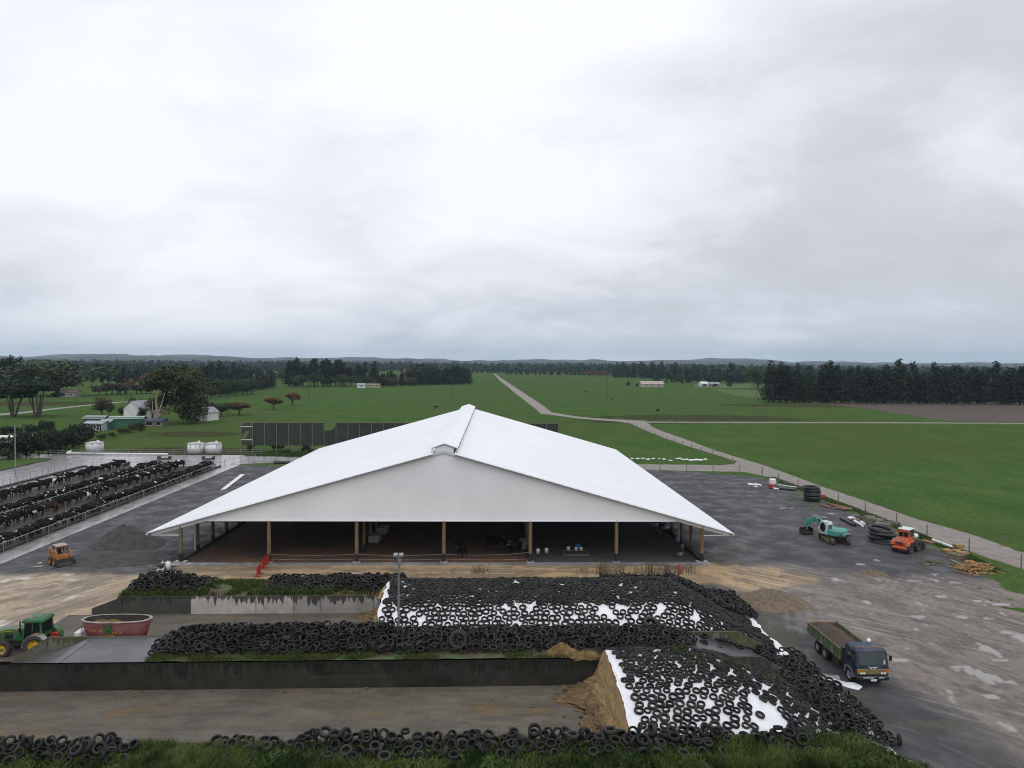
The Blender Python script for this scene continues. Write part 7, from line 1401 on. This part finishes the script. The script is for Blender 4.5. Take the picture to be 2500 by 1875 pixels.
house('shed', 'grey-roofed shed with blue and white striped wall', gp(237, 1050), 5.6, 5, 2.4, .5, R(4), M('pale_blue_wall', (.36, .42, .50), (.28, .33, .40), 1, .7, coord='pos'), m_groof, tuple((-2.2 + k * .9, 1.2, .5, 1.8) for k in range(6)))
house('shed', 'low grey-roofed shed behind the striped shed', gp(236, 1041), 6.5, 4.5, 3.0, .6, R(4), m_grn, m_groof)
house('shed', 'long green-walled shed with pale curved roof', gp(305, 1040), 12.5, 4, 2.8, .5, R(8), m_grn, M('pale_green_roof', (.36, .44, .40), (.28, .36, .33), .5, .6, coord='pos')); house('shed', 'short green shed at the striped shed corner', gp(263, 1048), 3.0, 4, 2.6, .5, R(4), m_grn, M('mint_roof', (.34, .42, .37), None, .5, .6, coord='pos'))
house('shed', 'open lean-to with dark blue roof beside the gum trunk', gp(378, 1040), 7, 3.5, 2.1, .4, R(2), m_brn, M('navy_roof', (.035, .06, .13), None, 1, .5), ((-1, 1.0, 2.5, 1.4), (2, 1.0, 1.8, 1.4)))
house('cottage', 'tiny white cottage below the central grove', gp(882, 947), 7, 5, 2.4, 1.6, .15, m_wwall, m_groof, ((0, 1.6, 1.6, 1.2),)); house('cottage', 'low cream cottage right of the tiny white cottage', gp(912, 946), 11, 6, 2.2, 1.3, .05, M('cream_wall', (.42, .36, .27), None, 1, .8), m_brn, ((-3, 1.5, 1.5, 1.2), (3, 1.5, 1.5, 1.2)))
house('farmhouse', 'long pale far farmhouse left of the far wood', gp(1590, 944.5), 22, 8, 3, 2.4, 0.1, M('stone_wall', (.40, .36, .31), None, 1, .8), M('pale_tile', (.42, .36, .32), (.34, .29, .26), 1, .8), ((-6, 1.7, 2, 1.3), (0, 1.7, 2, 1.3), (6, 1.7, 2, 1.3))); house('shed', 'far white shed beyond the pasture', gp(1717, 943), 8, 6, 3, 1.5, .2, m_wwall, m_white); house('shed', 'far grey shed right of the white shed', gp(1742, 943), 10, 7, 2.6, 1.5, .1, m_groof, m_groof)
house('house', 'grey cottage under the great spreading tree', gp(172, 969), 9, 6, 3, 1.5, .1, M('grey_wall', (.2, .2, .19), None, 1, .8), m_brn, ((-2, 1.5, 1.4, 1.2), (2, 1.5, 1.4, 1.2)))
house('shed', 'brown-roofed shed cut off by the left picture edge', gp(-30, 1112), 12, 7, 2.9, 1.0, R(20), M('tan_wall', (.24, .2, .16), None, 1, .8), m_brn); house('shed', 'white flat-roofed lean-to behind the hedge end', gp(40, 1098), 8, 4, 3.2, .3, R(12), m_wwall, m_white)
# ================================================================== FAR WOODS AND HILLS
rn = np.random.RandomState(9); lobes_V = []; lobes_F = []; tones = []; off = 0
def far_tree(x, y, h, wd, z0=0, n=26):
    global off
    n = 90 if y < 1000 else (50 if y < 1500 else 26)
    V_, F_, tn = leaf_cloud([(x, y, z0 + h * .5, wd * .5, wd * .5, h * .5)], n, max(1.6, h * (.20 if y < 1000 else .26 if y < 1500 else .34)), rn.randint(1 << 30), shell=.2); lobes_V.append(V_); lobes_F.append(F_ + off); tones.append(tn); off += len(V_)
def rowt(x0, y0, x1, y1, step, h, wd=.9):
    L_ = math.hypot(x1 - x0, y1 - y0); n = int(L_ / step)
    for k in range(n): f = (k + rn.rand() * .8) / n; hh = h * (.7 + .55 * rn.rand()); far_tree(x0 + (x1 - x0) * f, y0 + (y1 - y0) * f + rn.randn() * 4, hh, hh * wd)
far_rows = []
for k in range(150):
    y = 820 * (4.6 ** rn.rand()); x = rn.uniform(-.85, .85) * y; l = rn.uniform(60, 420) * (y / 1500) ** .5; a = rn.choice([0.05, -0.1, 1.5, 0.3]) + rn.randn() * .08
    if y < 1600 and min(x - abs(math.cos(a)) * l / 2, 0) < 0.05 * y and (x - abs(math.cos(a)) * l / 2) / y < .10 and (x + abs(math.cos(a)) * l / 2) / y > -.12: continue
    rowt(x - math.cos(a) * l / 2, y - math.sin(a) * l / 2, x + math.cos(a) * l / 2, y + math.sin(a) * l / 2, 8 + y / 250, 10 + 7 * rn.rand())
for y in (1500, 1650, 1800, 2000, 2200, 2450, 2700, 3000, 3300): rowt(-.85 * y, y * (1 + .04 * rn.randn()), .85 * y, y * (1 + .04 * rn.randn()), 11 + y / 300, 15 + y / 400)
rowt(-700, 1000, -330, 900, 9, 16); rowt(-480, 760, -300, 820, 8, 15); rowt(360, 620, 900, 800, 9, 15); rowt(330, 520, 560, 560, 8, 14); rowt(-160, 1480, 140, 1460, 7, 11)
me = mesh_np('woods', np.concatenate(lobes_V), np.concatenate(lobes_F), {'tone': ('POINT', np.concatenate(tones))}); me.materials.append(lm_pine); stuff(ob('woods', me), 'distant dark woods and shelter belts across the plain', 'woods')
m_hill = M('far_hill_bush', (.010, .017, .016), (.028, .040, .028), .006, .95, coord='pos')
def hills(y, pts, seed, depth=900):
    xs_ = np.linspace(-.95 * y, .95 * y, 220); az = xs_ / y; top = np.interp(az, [p[0] for p in pts], [p[1] for p in pts]) * y / FOC * 1.0 + CAM_H
    top = top + (fbm(xs_ / y * 22, np.zeros(220), seed, 4) - .5) * 14 * y / FOC; ts = np.linspace(0, 1, 10); XX, TT = np.meshgrid(xs_, ts); ZZ = np.maximum(-1, top[None, :] * np.sin(TT * np.pi / 2) ** 1.2 + (fbm(XX / 260, TT * 5, seed + 3) - .5) * 16 * TT)
    struct(ob('hills', grid_mesh('hills', XX, y + TT * depth, ZZ - 1), m_hill))
# ridge heights as picture rows above the horizon
hills(3900, [(-.75, 9), (-.62, 14), (-.5, 10), (-.36, 8), (-.2, 9), (-.05, 6), (.1, 8), (.25, 10), (.36, 12), (.45, 8), (.6, 6), (.75, 7)], 3)
hills(6500, [(-.75, 10), (-.62, 18), (-.5, 13), (-.36, 9), (-.2, 12), (-.05, 7), (.1, 8), (.25, 10), (.38, 16), (.45, 8), (.6, 6), (.75, 8)], 4)
# ================================================================== HAZE
q = MB(); q.box((0, 8000, 159), (34000, 18600, 324)); hz = ob('haze', q, None); hz['kind'] = 'stuff'; hz['label'] = 'thin grey haze lying over the whole plain'; hz['category'] = 'haze'
mh = bpy.data.materials.new('haze_air'); mh.use_nodes = True; th = mh.node_tree; th.nodes.clear(); vo = N(th, 'ShaderNodeVolumePrincipled'); vo.inputs['Color'].default_value = (.60, .78, 1, 1); vo.inputs['Density'].default_value = 0.000065; vo.inputs['Anisotropy'].default_value = 0.0
oo = N(th, 'ShaderNodeOutputMaterial'); th.links.new(vo.outputs[0], oo.inputs['Volume']); hz.data.materials.append(mh)
